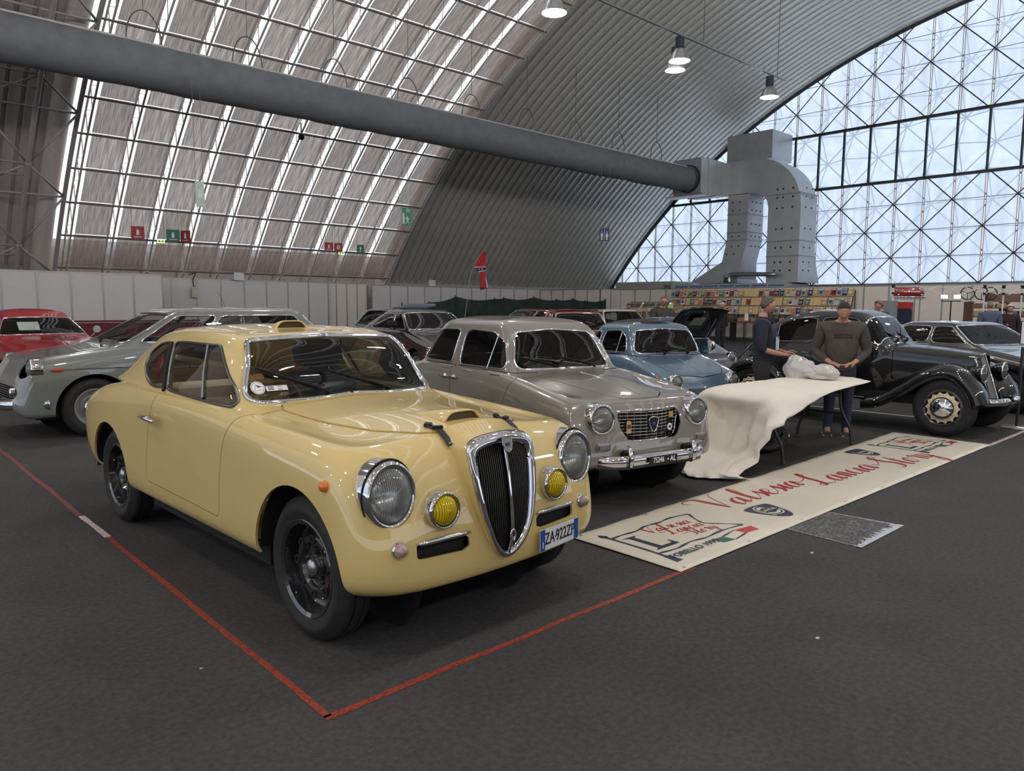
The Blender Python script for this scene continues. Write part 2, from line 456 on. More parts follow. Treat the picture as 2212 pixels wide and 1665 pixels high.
# far end behind the camera and the rest of the shell (lets daylight in the same way)
m = MB().grid([[vp(x, A0 + (A1-A0)*i/40, .75) for x in (-24.0, -9.3)] for i in range(41)])
m.build('ceiling_rear_skylight', sheer('rear_skylight', .20, (150, 135, 126), .6, (255, 244, 236), noise=.1), kind='structure', smooth=True)
P = [(-24.0, VY + (VR+.7)*math.cos(math.radians(A0+(A1-A0)*i/30)), VZ + (VR+.7)*math.sin(math.radians(A0+(A1-A0)*i/30))) for i in range(31)]
obj('wall_rear', P, [tuple(range(31))], PANE, kind='structure')
# ================================================================ car-body toolkit
def bspline_ctrl(P, axis, lam, sym0=False):
    """push control points outwards so that the B-spline runs close to the given points"""
    Q = np.moveaxis(P, axis, 0); n = len(Q)
    for _ in range(3):
        E_ = ext(Q, sym0); S = (E_[:-2] + 4*E_[1:-1] + E_[2:])/6
        if _ == 0: T = Q.copy()
        Q = Q + lam*(T - S)
    return np.moveaxis(Q, 0, axis)

def ext(Q, sym):
    a = 2*Q[0]-Q[1]; b = 2*Q[-1]-Q[-2]
    if sym:
        a = Q[1]*np.array([-1, 1, 1]); b = Q[-2]*np.array([-1, 1, 1])
    return np.concatenate([a[None], Q, b[None]])

def bmat(n, per):
    """weights of a uniform cubic B-spline over n points plus two phantom ends"""
    ts = np.linspace(0, n-1, (n-1)*per+1); W = np.zeros((len(ts), n+2))
    for r, t in enumerate(ts):
        i = min(int(t), n-2); u = t-i
        W[r, i:i+4] = [(1-u)**3/6, (3*u**3-6*u*u+4)/6, (-3*u**3+3*u*u+3*u+1)/6, u**3/6]
    return W, ts

class Shell:
    """one half (x >= 0) of a car body: polygons with smooth positions and (row, column) coordinates"""
    def __init__(s, net, pu=8, pv=6, lam=.75, loop=True):
        P = np.array(net, float)                       # rows x cols x 3
        P = bspline_ctrl(P, 1, lam, loop); P = bspline_ctrl(P, 0, lam)
        Wu, tu = bmat(P.shape[1], pu); Wv, tv = bmat(P.shape[0], pv)
        E1 = np.stack([ext(r, loop) for r in P])       # columns: mirrored over the centre plane
        top = E1[-2]*np.array([-1, 1, 1])              # beyond the spine: mirror image
        bot = 2*E1[0]-E1[1]
        E2 = np.concatenate([bot[None], E1, top[None]])
        S = np.einsum('ra,abk,cb->rck', Wv, E2, Wu)
        S[-1, :, 0] = 0
        if loop: S[:, 0, 0] = 0; S[:, -1, 0] = 0
        S[:, :, 0] = np.maximum(S[:, :, 0], 0)
        R_, K = S.shape[:2]
        s.v = [tuple(p) for p in S.reshape(-1, 3)]
        s.uv = [(tv[i], tu[j]) for i in range(R_) for j in range(K)]
        s.f = [(i*K+j, i*K+j+1, (i+1)*K+j+1, (i+1)*K+j) for i in range(R_-1) for j in range(K-1)]
        s.lab = ['body']*len(s.f)
        s.S = S; s.tv = tv; s.tu = tu; s.V = s.arr()
    def arr(s): return np.array(s.v), np.array(s.uv)
    def cut(s, field, inside=None, only='body', where=None, outside=None):
        """split polygons of part `only` along field = 0; the negative side gets the name `inside`"""
        X, UV = s.arr(); d = np.array(field(X, UV), float)
        d = np.where(np.abs(d) < 1e-6, 1e-6, d)
        s.v = [tuple(p) for p in X]; ed = {}
        nf, nl = [], []
        for q, l in zip(s.f, s.lab):
            if l != only: nf.append(q); nl.append(l); continue
            if where is not None:
                c = X[list(q)].mean(0) if 0 else None
                uvm = UV[list(q)].mean(0)
                if not where(X[list(q)].mean(0), uvm): nf.append(q); nl.append(l); continue
            sg = [d[i] < 0 for i in q]
            if all(sg): nf.append(q); nl.append(inside if inside else l); continue
            if not any(sg): nf.append(q); nl.append(outside or l); continue
            a, b = [], []
            n = len(q)
            for k in range(n):
                i, j = q[k], q[(k+1) % n]
                (a if sg[k] else b).append(i)
                if sg[k] != sg[(k+1) % n]:
                    key = (min(i, j), max(i, j))
                    if key not in ed:
                        t = d[i]/(d[i]-d[j]); p = tuple(X[i]+(X[j]-X[i])*t); ed[key] = len(s.v); s.v.append(p); s.uv.append(tuple(UV[i]+(UV[j]-UV[i])*t))
                    a.append(ed[key]); b.append(ed[key])
            for poly, nm in ((a, inside if inside else l), (b, outside or l)):
                if len(poly) >= 3: nf.append(tuple(poly)); nl.append(nm)
        s.f, s.lab = nf, nl
        return s
    def panel(s, field, name, gap=.004, **k):
        """cut out a panel with an open joint around it"""
        s.cut(lambda X, U: field(X, U)-gap/2, '_t', **k)
        s.cut(lambda X, U: field(X, U)+gap/2, name, only='_t', outside='_gap')
        return s
    def drop(s, *names):
        k = [i for i, l in enumerate(s.lab) if l not in names]
        s.f = [s.f[i] for i in k]; s.lab = [s.lab[i] for i in k]; return s
    def part(s, name, m, parent, side=0, solid=.0, smooth=True, oname=None, inner=None, label=None, sub=None):
        """side: 0 both halves joined, -1 left/+1 right as separate meshes"""
        F = [q for q, l in zip(s.f, s.lab) if l == name]
        if not F: return None
        use = sorted({i for q in F for i in q}); mp = {i: k for k, i in enumerate(use)}
        V = [s.v[i] for i in use]; F = [tuple(mp[i] for i in q) for q in F]
        F1 = F
        if side == 0:
            n = len(V); m2 = {}; V2 = list(V)
            for i, p in enumerate(V):
                if abs(p[0]) < 1e-5: m2[i] = i
                else: m2[i] = len(V2); V2.append((-p[0], p[1], p[2]))
            Fo = F1 + [tuple(m2[i] for i in q)[::-1] for q in F]
            # drop degenerate corners
            Fo = [q for q in Fo if len(set(q)) >= 3]
            V, F1 = V2, Fo
        elif side < 0:
            V = [(-p[0], p[1], p[2]) for p in V]; F1 = [q[::-1] for q in F]
        if solid:
            # inner skin and edge strip with vertices of their own, so that the outer skin stays smooth to its edge
            A = np.array(V); N = np.zeros_like(A); cnt = {}
            for q in F1:
                P = A[list(q)]; c = P.mean(0); n = np.cross(P-c, np.roll(P, -1, 0)-c).sum(0)
                for i in q: N[i] += n
                for k in range(len(q)):
                    e_ = (q[k], q[(k+1) % len(q)]); kk = (min(e_), max(e_)); cnt[kk] = cnt.get(kk, 0) + 1
            N /= np.maximum(np.linalg.norm(N, axis=1, keepdims=True), 1e-9); In = A - N*solid; n0 = len(V)
            Vs = [tuple(p) for p in A] + [tuple(p) for p in In]; Fs = list(F1) + [tuple(i+n0 for i in q)[::-1] for q in F1]; k1 = len(Fs)
            for q in F1:
                for k in range(len(q)):
                    a, b = q[k], q[(k+1) % len(q)]
                    if cnt[(min(a, b), max(a, b))] == 1 and not (abs(A[a][0]) < 1e-5 and abs(A[b][0]) < 1e-5):
                        j = len(Vs); Vs += [tuple(A[b]), tuple(A[a]), tuple(In[a]), tuple(In[b])]; Fs.append((j, j+1, j+2, j+3))
            o = obj(oname or name, Vs, Fs, m, parent, smooth=smooth, label=label)
            if inner:
                o.data.materials.append(inner); mi = np.zeros(len(Fs), dtype=np.int32); mi[len(F1):k1] = 1
                o.data.polygons.foreach_set('material_index', mi)
            return o
        return obj(oname or name, V, F1, m, parent, smooth=smooth, label=label)
    def at(s, x=None, y=None, z=None, cond=None):
        """surface point + outward normal nearest to the given coordinates"""
        S = s.S; d = np.zeros(S.shape[:2])
        for k, val in ((0, x), (1, y), (2, z)):
            if val is not None: d += (S[:, :, k]-val)**2
        if cond is not None: d = np.where(cond(S), d, 1e9)
        i, j = np.unravel_index(np.argmin(d), d.shape); i = min(max(i, 1), S.shape[0]-2); j = min(max(j, 1), S.shape[1]-2)
        n = np.cross(S[i, j+1]-S[i, j-1], S[i+1, j]-S[i-1, j]); n /= max(np.linalg.norm(n), 1e-9)
        return Vector(S[i, j]), Vector(n)
    def edge_loop(s, name):
        """ordered border chains of a part"""
        cnt = {}
        for q, l in zip(s.f, s.lab):
            if l != name: continue
            for k in range(len(q)):
                a, b = q[k], q[(k+1) % len(q)]; cnt[(min(a, b), max(a, b))] = cnt.get((min(a, b), max(a, b)), 0)+1
        adj = {}
        for (a, b), c in cnt.items():
            if c == 1 and a != b and (s.v[a][0] > 1e-5 or s.v[b][0] > 1e-5): adj.setdefault(a, []).append(b); adj.setdefault(b, []).append(a)
        seen = set(); loops = []
        starts = [a for a in adj if len(adj[a]) == 1] + list(adj)
        for st in starts:
            if st in seen: continue
            ch = [st]; seen.add(st)
            while True:
                nx = [b for b in adj[ch[-1]] if b not in seen]
                if not nx: break
                seen.add(nx[0]); ch.append(nx[0])
            loops.append([Vector(s.v[i]) for i in ch])
        return sorted(loops, key=len, reverse=True)

def thin(L, d):
    out = [L[0]]
    for p in L[1:-1]:
        if (p-out[-1]).length > d: out.append(p)
    out.append(L[-1]); return out

def smooth_chain(L, it=2, closed=True):
    for _ in range(it):
        n = len(L)
        L = [(L[(i-1) % n] + 2*L[i] + L[(i+1) % n])/4 if (closed or 0 < i < n-1) else L[i] for i in range(n)]
    return L

def sdpoly(p, poly, r=0.0):
    """signed distance to a polygon (negative inside), corners rounded by r"""
    poly = np.array(poly, float)
    if r:
        c = poly.mean(0)
        # inset by r so that the rounded outline keeps its size
        n = len(poly); a = sum(poly[i][0]*poly[(i+1) % n][1]-poly[(i+1) % n][0]*poly[i][1] for i in range(n))
        q = poly if a > 0 else poly[::-1]; res = []
        for i in range(n):
            e0 = q[i]-q[i-1]; e1 = q[(i+1) % n]-q[i]
            e0 = e0/np.linalg.norm(e0); e1 = e1/np.linalg.norm(e1)
            n0 = np.array([-e0[1], e0[0]]); n1 = np.array([-e1[1], e1[0]])
            b = n0+n1; res.append(q[i] + b*(r/max(.35, 1+n0@n1)))
        poly = np.array(res)
    d = np.full(len(p), 1e9); sgn = np.ones(len(p)); n = len(poly)
    for i in range(n):
        a, b = poly[i], poly[(i+1) % n]; e = b-a; w_ = p-a
        t = np.clip((w_@e)/(e@e), 0, 1); dd = w_-t[:, None]*e; d = np.minimum(d, (dd**2).sum(1))
        c1 = p[:, 1] >= a[1]; c2 = p[:, 1] < b[1]; c3 = e[0]*w_[:, 1] > e[1]*w_[:, 0]
        fl = (c1 & c2 & c3) | (~c1 & ~c2 & ~c3); sgn = np.where(fl, -sgn, sgn)
    return sgn*np.sqrt(d) - r

YZ = lambda poly, r=0.: (lambda X, U: sdpoly(X[:, 1:3], poly, r))
XZ = lambda poly, r=0.: (lambda X, U: sdpoly(X[:, [0, 2]], poly, r))
XY = lambda poly, r=0.: (lambda X, U: sdpoly(X[:, :2], poly, r))
def sym(poly): return [(x, y) for x, y in poly] + [(-x, y) for x, y in poly[::-1] if abs(x) > 1e-6]
def arch(cy_, cz, r, drop=1.0):
    def f(X, U):
        dc = np.hypot(X[:, 1]-cy_, X[:, 2]-cz)-r
        box = np.maximum(np.abs(X[:, 1]-cy_)-r*.97, X[:, 2]-cz)
        return np.minimum(dc, box)
    return f

def wheel(parent, loc, R_, width, rim, style, side, mt_rim, mt_cap=None, turn=0.0, name='wheel'):
    """a wheel whose outer face looks along +x*side; tyre, rim, hub cap as sub-parts"""
    Mx = Matrix.Translation(loc) @ Matrix.Rotation(turn, 4, 'Z') @ basis((0, 1, 0), (0, 0, 1), (side, 0, 0)) if side > 0 else Matrix.Translation(loc) @ Matrix.Rotation(turn, 4, 'Z') @ basis((0, -1, 0), (0, 0, 1), (-1, 0, 0))
    w2 = width/2; b = R_-rim
    prof = [(rim-.01, -w2*.7), (rim+.01, -w2*.9), (rim+b*.45, -w2*1.04), (R_-.035, -w2*.92), (R_-.008, -w2*.72), (R_, -w2*.55), (R_, -w2*.32), (R_-.007, -w2*.30), (R_-.007, -w2*.24), (R_, -w2*.22), (R_, w2*.22), (R_-.007, w2*.24), (R_-.007, w2*.30), (R_, w2*.32), (R_, w2*.55), (R_-.008, w2*.72), (R_-.035, w2*.92), (rim+b*.62, w2*1.02), (rim+b*.55, w2*1.06), (rim+b*.42, w2*1.06), (rim+b*.36, w2*1.02), (rim+.012, w2*.92), (rim-.008, w2*.80), (rim-.012, w2*.6)]
    t = MB().lathe(prof, 56, Mx).build('wheel', RUBBER, parent); auto(t, 40)
    d = MB()
    if style == 'steel':
        d.lathe([(rim, w2*.70), (rim+.012, w2*.90), (rim+.006, w2*.95), (rim-.012, w2*.86), (rim-.018, w2*.45), (rim-.026, w2*.05), (rim*.82, w2*-.05), (rim*.76, w2*.02), (rim*.71, w2*.30), (rim*.64, w2*.46), (rim*.52, w2*.42), (rim*.46, w2*.16), (rim*.30, w2*.12), (rim*.26, w2*.34), (rim*.14, w2*.42), (0, w2*.42)], 48, Mx)
    elif style == 'scallop':
        d.lathe([(rim, w2*.72), (rim+.012, w2*.92), (rim+.004, w2*.97), (rim-.015, w2*.85), (rim-.03, w2*.5), (rim*.62, w2*.40), (rim*.60, w2*.62), (0, w2*.62)], 48, Mx)
    else:
        d.lathe([(rim, w2*.72), (rim+.012, w2*.92), (rim+.004, w2*.97), (rim-.015, w2*.85), (rim-.03, w2*.55), (rim*.72, w2*.40), (rim*.64, w2*.62), (0, w2*.70)], 40, Mx)
    r_ = d.build('rim', mt_rim, t); auto(r_, 40)
    if style == 'steel':
        for k in range(5):
            q = 2*PI*k/5+.3; p = (rim*.36*math.cos(q), rim*.36*math.sin(q), w2*.12)
            MB().lathe([(.014, 0), (.014, .012), (.009, .024), (0, .026)], 8, Mx @ Matrix.Translation(p)).build('lug_nut', mt_rim, t)
        for k in range(8):
            q = 2*PI*k/8; p = (rim*.66*math.cos(q), rim*.60*math.sin(q), w2*.45)
            MB().lathe([(.022, -.004), (.022, .004), (.014, .005), (.012, -.004)], 12, Mx @ Matrix.Translation(p)).build('rim_hole', DARK, t)
        MB().lathe([(.036, 0), (.036, .012), (.030, .022), (.012, .028), (0, .029)], 20, Mx @ Matrix.Translation((0, 0, w2*.42))).build('hub_cap', STEEL, t, smooth=True)
    elif style == 'scallop':
        m = MB(); n = 14; ro, ri = rim*.93, rim*.62; P = []
        for k in range(n*6):
            q = 2*PI*k/(n*6); f = (k % 6)/6; rr = ro - rim*.13*math.sin(PI*f)
            P.append((rr*math.cos(q), rr*math.sin(q)))
        V = [Mx @ Vector((p[0], p[1], w2*.78)) for p in P] + [Mx @ Vector((ri*math.cos(2*PI*k/len(P)), ri*math.sin(2*PI*k/len(P)), w2*.98)) for k in range(len(P))]
        N = len(P); F = [(i, (i+1) % N, N+(i+1) % N, N+i) for i in range(N)]
        m.add(V, F).build('wheel_disc', mat('cream_wheel', (206, 190, 158), .5), t, smooth=True)
        MB().lathe([(rim*.64, 0), (rim*.62, .03), (rim*.5, .055), (rim*.25, .072), (0, .078)], 36, Mx @ Matrix.Translation((0, 0, w2*.95))).build('hub_cap', mt_cap or CHROME, t, smooth=True)
    else:
        MB().lathe([(rim*.64, 0), (rim*.60, .02), (rim*.45, .045), (rim*.2, .06), (0, .063)], 32, Mx @ Matrix.Translation((0, 0, w2*.62))).build('hub_cap', mt_cap or CHROME, t, smooth=True)
    return t

def lens_mat(name, rgb, scat, refl=.10):
    if name in _M: return _M[name]
    m = bpy.data.materials.new(name); m.use_nodes = True; _M[name] = m
    n = m.node_tree; n.nodes.remove(n.nodes['Principled BSDF']); out = n.nodes['Material Output']
    t = n.nodes.new('ShaderNodeBsdfTransparent'); t.inputs['Color'].default_value = lin(rgb)
    d = n.nodes.new('ShaderNodeBsdfDiffuse'); d.inputs['Color'].default_value = lin(rgb)
    g = n.nodes.new('ShaderNodeBsdfGlossy'); g.inputs['Roughness'].default_value = .04
    a = n.nodes.new('ShaderNodeMixShader'); b = n.nodes.new('ShaderNodeMixShader'); f = n.nodes.new('ShaderNodeFresnel'); f.inputs['IOR'].default_value = 1.5
    co = n.nodes.new('ShaderNodeTexCoord'); w_ = n.nodes.new('ShaderNodeTexWave'); w_.inputs['Scale'].default_value = 30; w_.inputs['Distortion'].default_value = .6
    n.links.new(co.outputs['Object'], w_.inputs['Vector'])
    mr = n.nodes.new('ShaderNodeMapRange'); mr.inputs['To Min'].default_value = scat*.5; mr.inputs['To Max'].default_value = min(1, scat*1.6)
    n.links.new(w_.outputs['Fac'], mr.inputs['Value']); n.links.new(mr.outputs[0], a.inputs[0])
    n.links.new(t.outputs[0], a.inputs[1]); n.links.new(d.outputs[0], a.inputs[2])
    n.links.new(f.outputs[0], b.inputs[0]); n.links.new(a.outputs[0], b.inputs[1]); n.links.new(g.outputs[0], b.inputs[2])
    n.links.new(b.outputs[0], out.inputs[0]); return m

def headlamp(parent, p, d, R_, mt_ring=None, tint=None, depth=.05, name='headlight', drop=0.0):
    """chrome ring > reflector, ribbed lens"""
    Mx = face_to(d, p)
    ring = MB().lathe([(R_*1.10, -depth), (R_*1.085, -.03), (R_*1.05, -.002), (R_*.98, .016), (R_*.90, .014), (R_*.86, .004), (R_*.86, -.01)], 40, Mx).build(name, mt_ring or CHROME, parent, smooth=True)
    MB().lathe([(R_*.87, -.004), (R_*.80, -.03), (R_*.6, -.07), (R_*.3, -.095), (R_*.1, -.1), (R_*.1, -.05), (0, -.045)], 32, Mx).build('reflector', mat('reflector', (222, 222, 220), .22, 1.0) if tint is None else tint, ring, smooth=True)
    L = MB(); n = 26; rows = []
    L.lathe([(R_*.87, .0), (R_*.80, .012), (R_*.6, .026), (R_*.3, .036), (0, .040)], 40, Mx)
    L.build('lens', lens_mat('ribbed_lens', (214, 216, 214), .16) if tint is None else lens_mat('yellow_lens', (226, 196, 24), .55), ring, smooth=True)
    # moulded ribs of the lens
    r = MB()
    for k in range(-8, 9):
        x = k/9*R_*.82; h = math.sqrt(max(0, (R_*.84)**2-x*x))
        pts = []
        for i in range(9):
            y = -h + 2*h*i/8
            if y > R_*.25 + 0: break
            rr = math.hypot(x, y)/(R_*.87); pts.append(Mx @ Vector((x, y, .040*(1-rr**2.2)-.004)))
        if len(pts) > 2: r.tube(pts, R_*.014, 4)
    r.build('lens_ribs', CLEAR, ring)
    return ring

def ribbon(P, N, wd, th):
    """flat band along P with facing directions N"""
    m = MB(); V = []; F = []
    n = len(P)
    for i in range(n):
        a, b = P[max(i-1, 0)], P[min(i+1, n-1)]; t = (b-a).normalized(); nn = (N[i]-t*N[i].dot(t)).normalized(); s_ = t.cross(nn)
        for (u, v) in ((-1, 0), (1, 0), (.8, 1), (-.8, 1)): V.append(P[i] + s_*(u*wd/2) + nn*(v*th))
    for i in range(n-1):
        for k in range(4):
            l = (k+1) % 4; F.append((i*4+k, i*4+l, i*4+4+l, i*4+4+k))
    F += [(3, 2, 1, 0), tuple((n-1)*4+k for k in range(4))]
    return m.add(V, F)

def seat(parent, x, y, z, wd, m, h=.62, head=True, name='seat'):
    s_ = MB().box((x, y, z+.09), (wd, .50, .18), bev=.05)
    Rm = Matrix.Rotation(math.radians(-14), 3, 'X')
    s_.box((x, y+.30, z+.12+h/2), (wd, .14, h), Rm, bev=.05)
    if head: s_.box((x, y+.40, z+h+.23), (wd*.72, .10, .20), Rm, bev=.045); s_.box((x, y+.385, z+h+.12), (wd*.3, .03, .08), Rm)
    return s_.build(name, m, parent, smooth='auto')

def steering(parent, c, R_, m, tilt=62):
    Mx = Matrix.Translation(c) @ Matrix.Rotation(math.radians(tilt), 4, 'X')
    b = MB(); b.tube([Mx @ Vector((R_*math.cos(2*PI*k/32), R_*math.sin(2*PI*k/32), 0)) for k in range(32)], .012, 8, closed=True)
    for q in (.3, PI-.3, 1.5*PI): b.tube([Mx @ Vector((0, 0, -.02)), Mx @ Vector((R_*math.cos(q), R_*math.sin(q), 0))], .008, 6)
    b.tube([Mx @ Vector((0, 0, .01)), Mx @ Vector((0, 0, -.45))], .02, 8)
    return b.build('steering_wheel', m, parent, smooth=True)

def wiper(parent, base, tip, n, m=None, blade=.36):
    base, tip, n = Vector(base), Vector(tip), Vector(n).normalized(); d = (tip-base)
    b = MB(); b.lathe([(.016, 0), (.016, .02), (.009, .03), (0, .031)], 12, face_to(n, base - n*.01))
    q = base + d*.62; b.tube([base+n*.02, base+d*.3+n*.028, q+n*.02], [.008, .006, .005], 6)
    u = d.normalized(); c = base + d*.72; b.tube([c-u*blade/2+n*.008, c+u*blade/2+n*.008], .006, 6)
    b.tube([c-u*blade/2+n*.012, c+n*.02, c+u*blade/2+n*.012], .004, 5)
    return b.build('wiper', m or DARK, parent)

def sm(a, b, x): t = np.clip((np.asarray(x, float)-a)/(b-a), 0, 1); return t*t*(3-2*t)

def gen_net(p):
    """control net of a saloon body from a few measurements (front axle at y = 0, nose at -y)"""
    g = lambda k, d: p.get(k, d)
    hw = p['hw']; yF, yR = p['yF'], p['yR']; R = []
    zc = lambda y: np.interp(y, [q[0] for q in p['crest']], [q[1] for q in p['crest']])
    fr = [0, .07, .25, .50, .73, .90, 1.0]
    nf = g('nose', 1.0)
    for r in range(7):
        x = np.array(YX[r])*hw/.775
        y = np.array(YY[r]); y = np.where(y < .3, yF + (y+.535)*nf, np.where(y > 2.7, yR + (y-3.31)*nf, y))
        mid = np.interp(np.arange(15), [4, 10], [y[4], y[10]]); y = np.where((np.arange(15) > 4) & (np.arange(15) < 10), mid, y)
        if r == 0: y6 = None
        z = None; R.append([x, y, z])
    y6 = R[6][1]; lift = g('lift', [.02, .0])
    for r in range(7):
        yy = np.array(y6); c = zc(yy); sill = np.full(15, p['sill']); sill[:3] += lift[0]; sill[12:] += lift[1]
        R[r][2] = sill + fr[r]*(c-sill)
        if r == 6 and g('flat_top', 0): pass
    nx = np.array([0, .42, .80, .945, .98, .99, 1, 1, 1, .99, .965, .88, .70, .38, 0])
    ny = np.array([0, 0, .0, .012, .06, .13, .24, .38, .53, .70, .85, .94, .985, 1, 1])
    wb_, wt, rt, rb = p['wsb'], p['wst'], p['rft'], p['rwb']
    def ring(h, a, b, z, zc_=None, bow=.03):
        x = nx*h; y = a + ny*(b-a); y[:3] -= bow*np.array([1, .8, .3])*0 ; y[0] += 0
        zz = np.full(15, z, float)
        if zc_ is not None: zz[:4] += (zc_-z)*np.array([1, .85, .45, .12])
        return [x, y, zz]
    r9 = ring(p['hb'], wb_, rb, p['zb'], g('cowl', p['zb']+.01))
    r11 = ring(p['ht'], wt, rt, p['zt'], p['zt']+g('brow', .02))
    r10 = [(a+b)/2 for a, b in zip(r9, r11)]; r10[0] = r10[0]*1.025
    r12 = [r11[0]*.80, r11[1] + (ny-.5)*-.30*min(1.0, (rt-wt)), p['zt'] + .66*(p['zr']-p['zt']) + 0*ny]
    r13 = [0*ny, r11[1] + (ny-.5)*-.75*min(1.0, (rt-wt)), p['zr'] - .02*np.abs(ny-.5)]
    r7 = [R[6][k] + .30*(r9[k]-R[6][k]) for k in range(3)]; r8 = [R[6][k] + .68*(r9[k]-R[6][k]) for k in range(3)]
    bl = g('bulge', .0); v = g('valley', 0)
    wgt = np.array([1, .9, .35, 0, 0, 0, 0, 0, 0, 0, 0, 0, .2, .6, .6])
    r7[2] = r7[2] + bl*wgt - v*np.array([0, .3, 1, 1, .5]+[0]*10); r8[2] = r8[2] + bl*.8*wgt - v*.5*np.array([0, .2, 1, 1, .4]+[0]*10)
    R += [r7, r8, r9, r10, r11, r12, r13]
    if 'tweak' in p: p['tweak'](R)
    return [[(float(a), float(b), float(c)) for a, b, c in zip(*r)] for r in R]

def tube_sym(L, wd, name, m, parent, n=6):
    L = [p for p in L]
    k = min(range(len(L)), key=lambda i: L[i].x)
    if L[0].x > .02 or L[-1].x > .02: L = L[k:]+L[:k]
    L = thin(L, .02); return MB().tube(L + [Vector((-p.x, p.y, p.z)) for p in L[::-1]], wd, n, closed=True).build(name, m, parent, smooth=True)

PU = lambda v0, v1, u0, u1, r=.12: (lambda X, U: sdpoly(U[:, :2]*np.array([1.0, 1.0]), [(v0, u0), (v1, u0), (v1, u1), (v0, u1)], r))

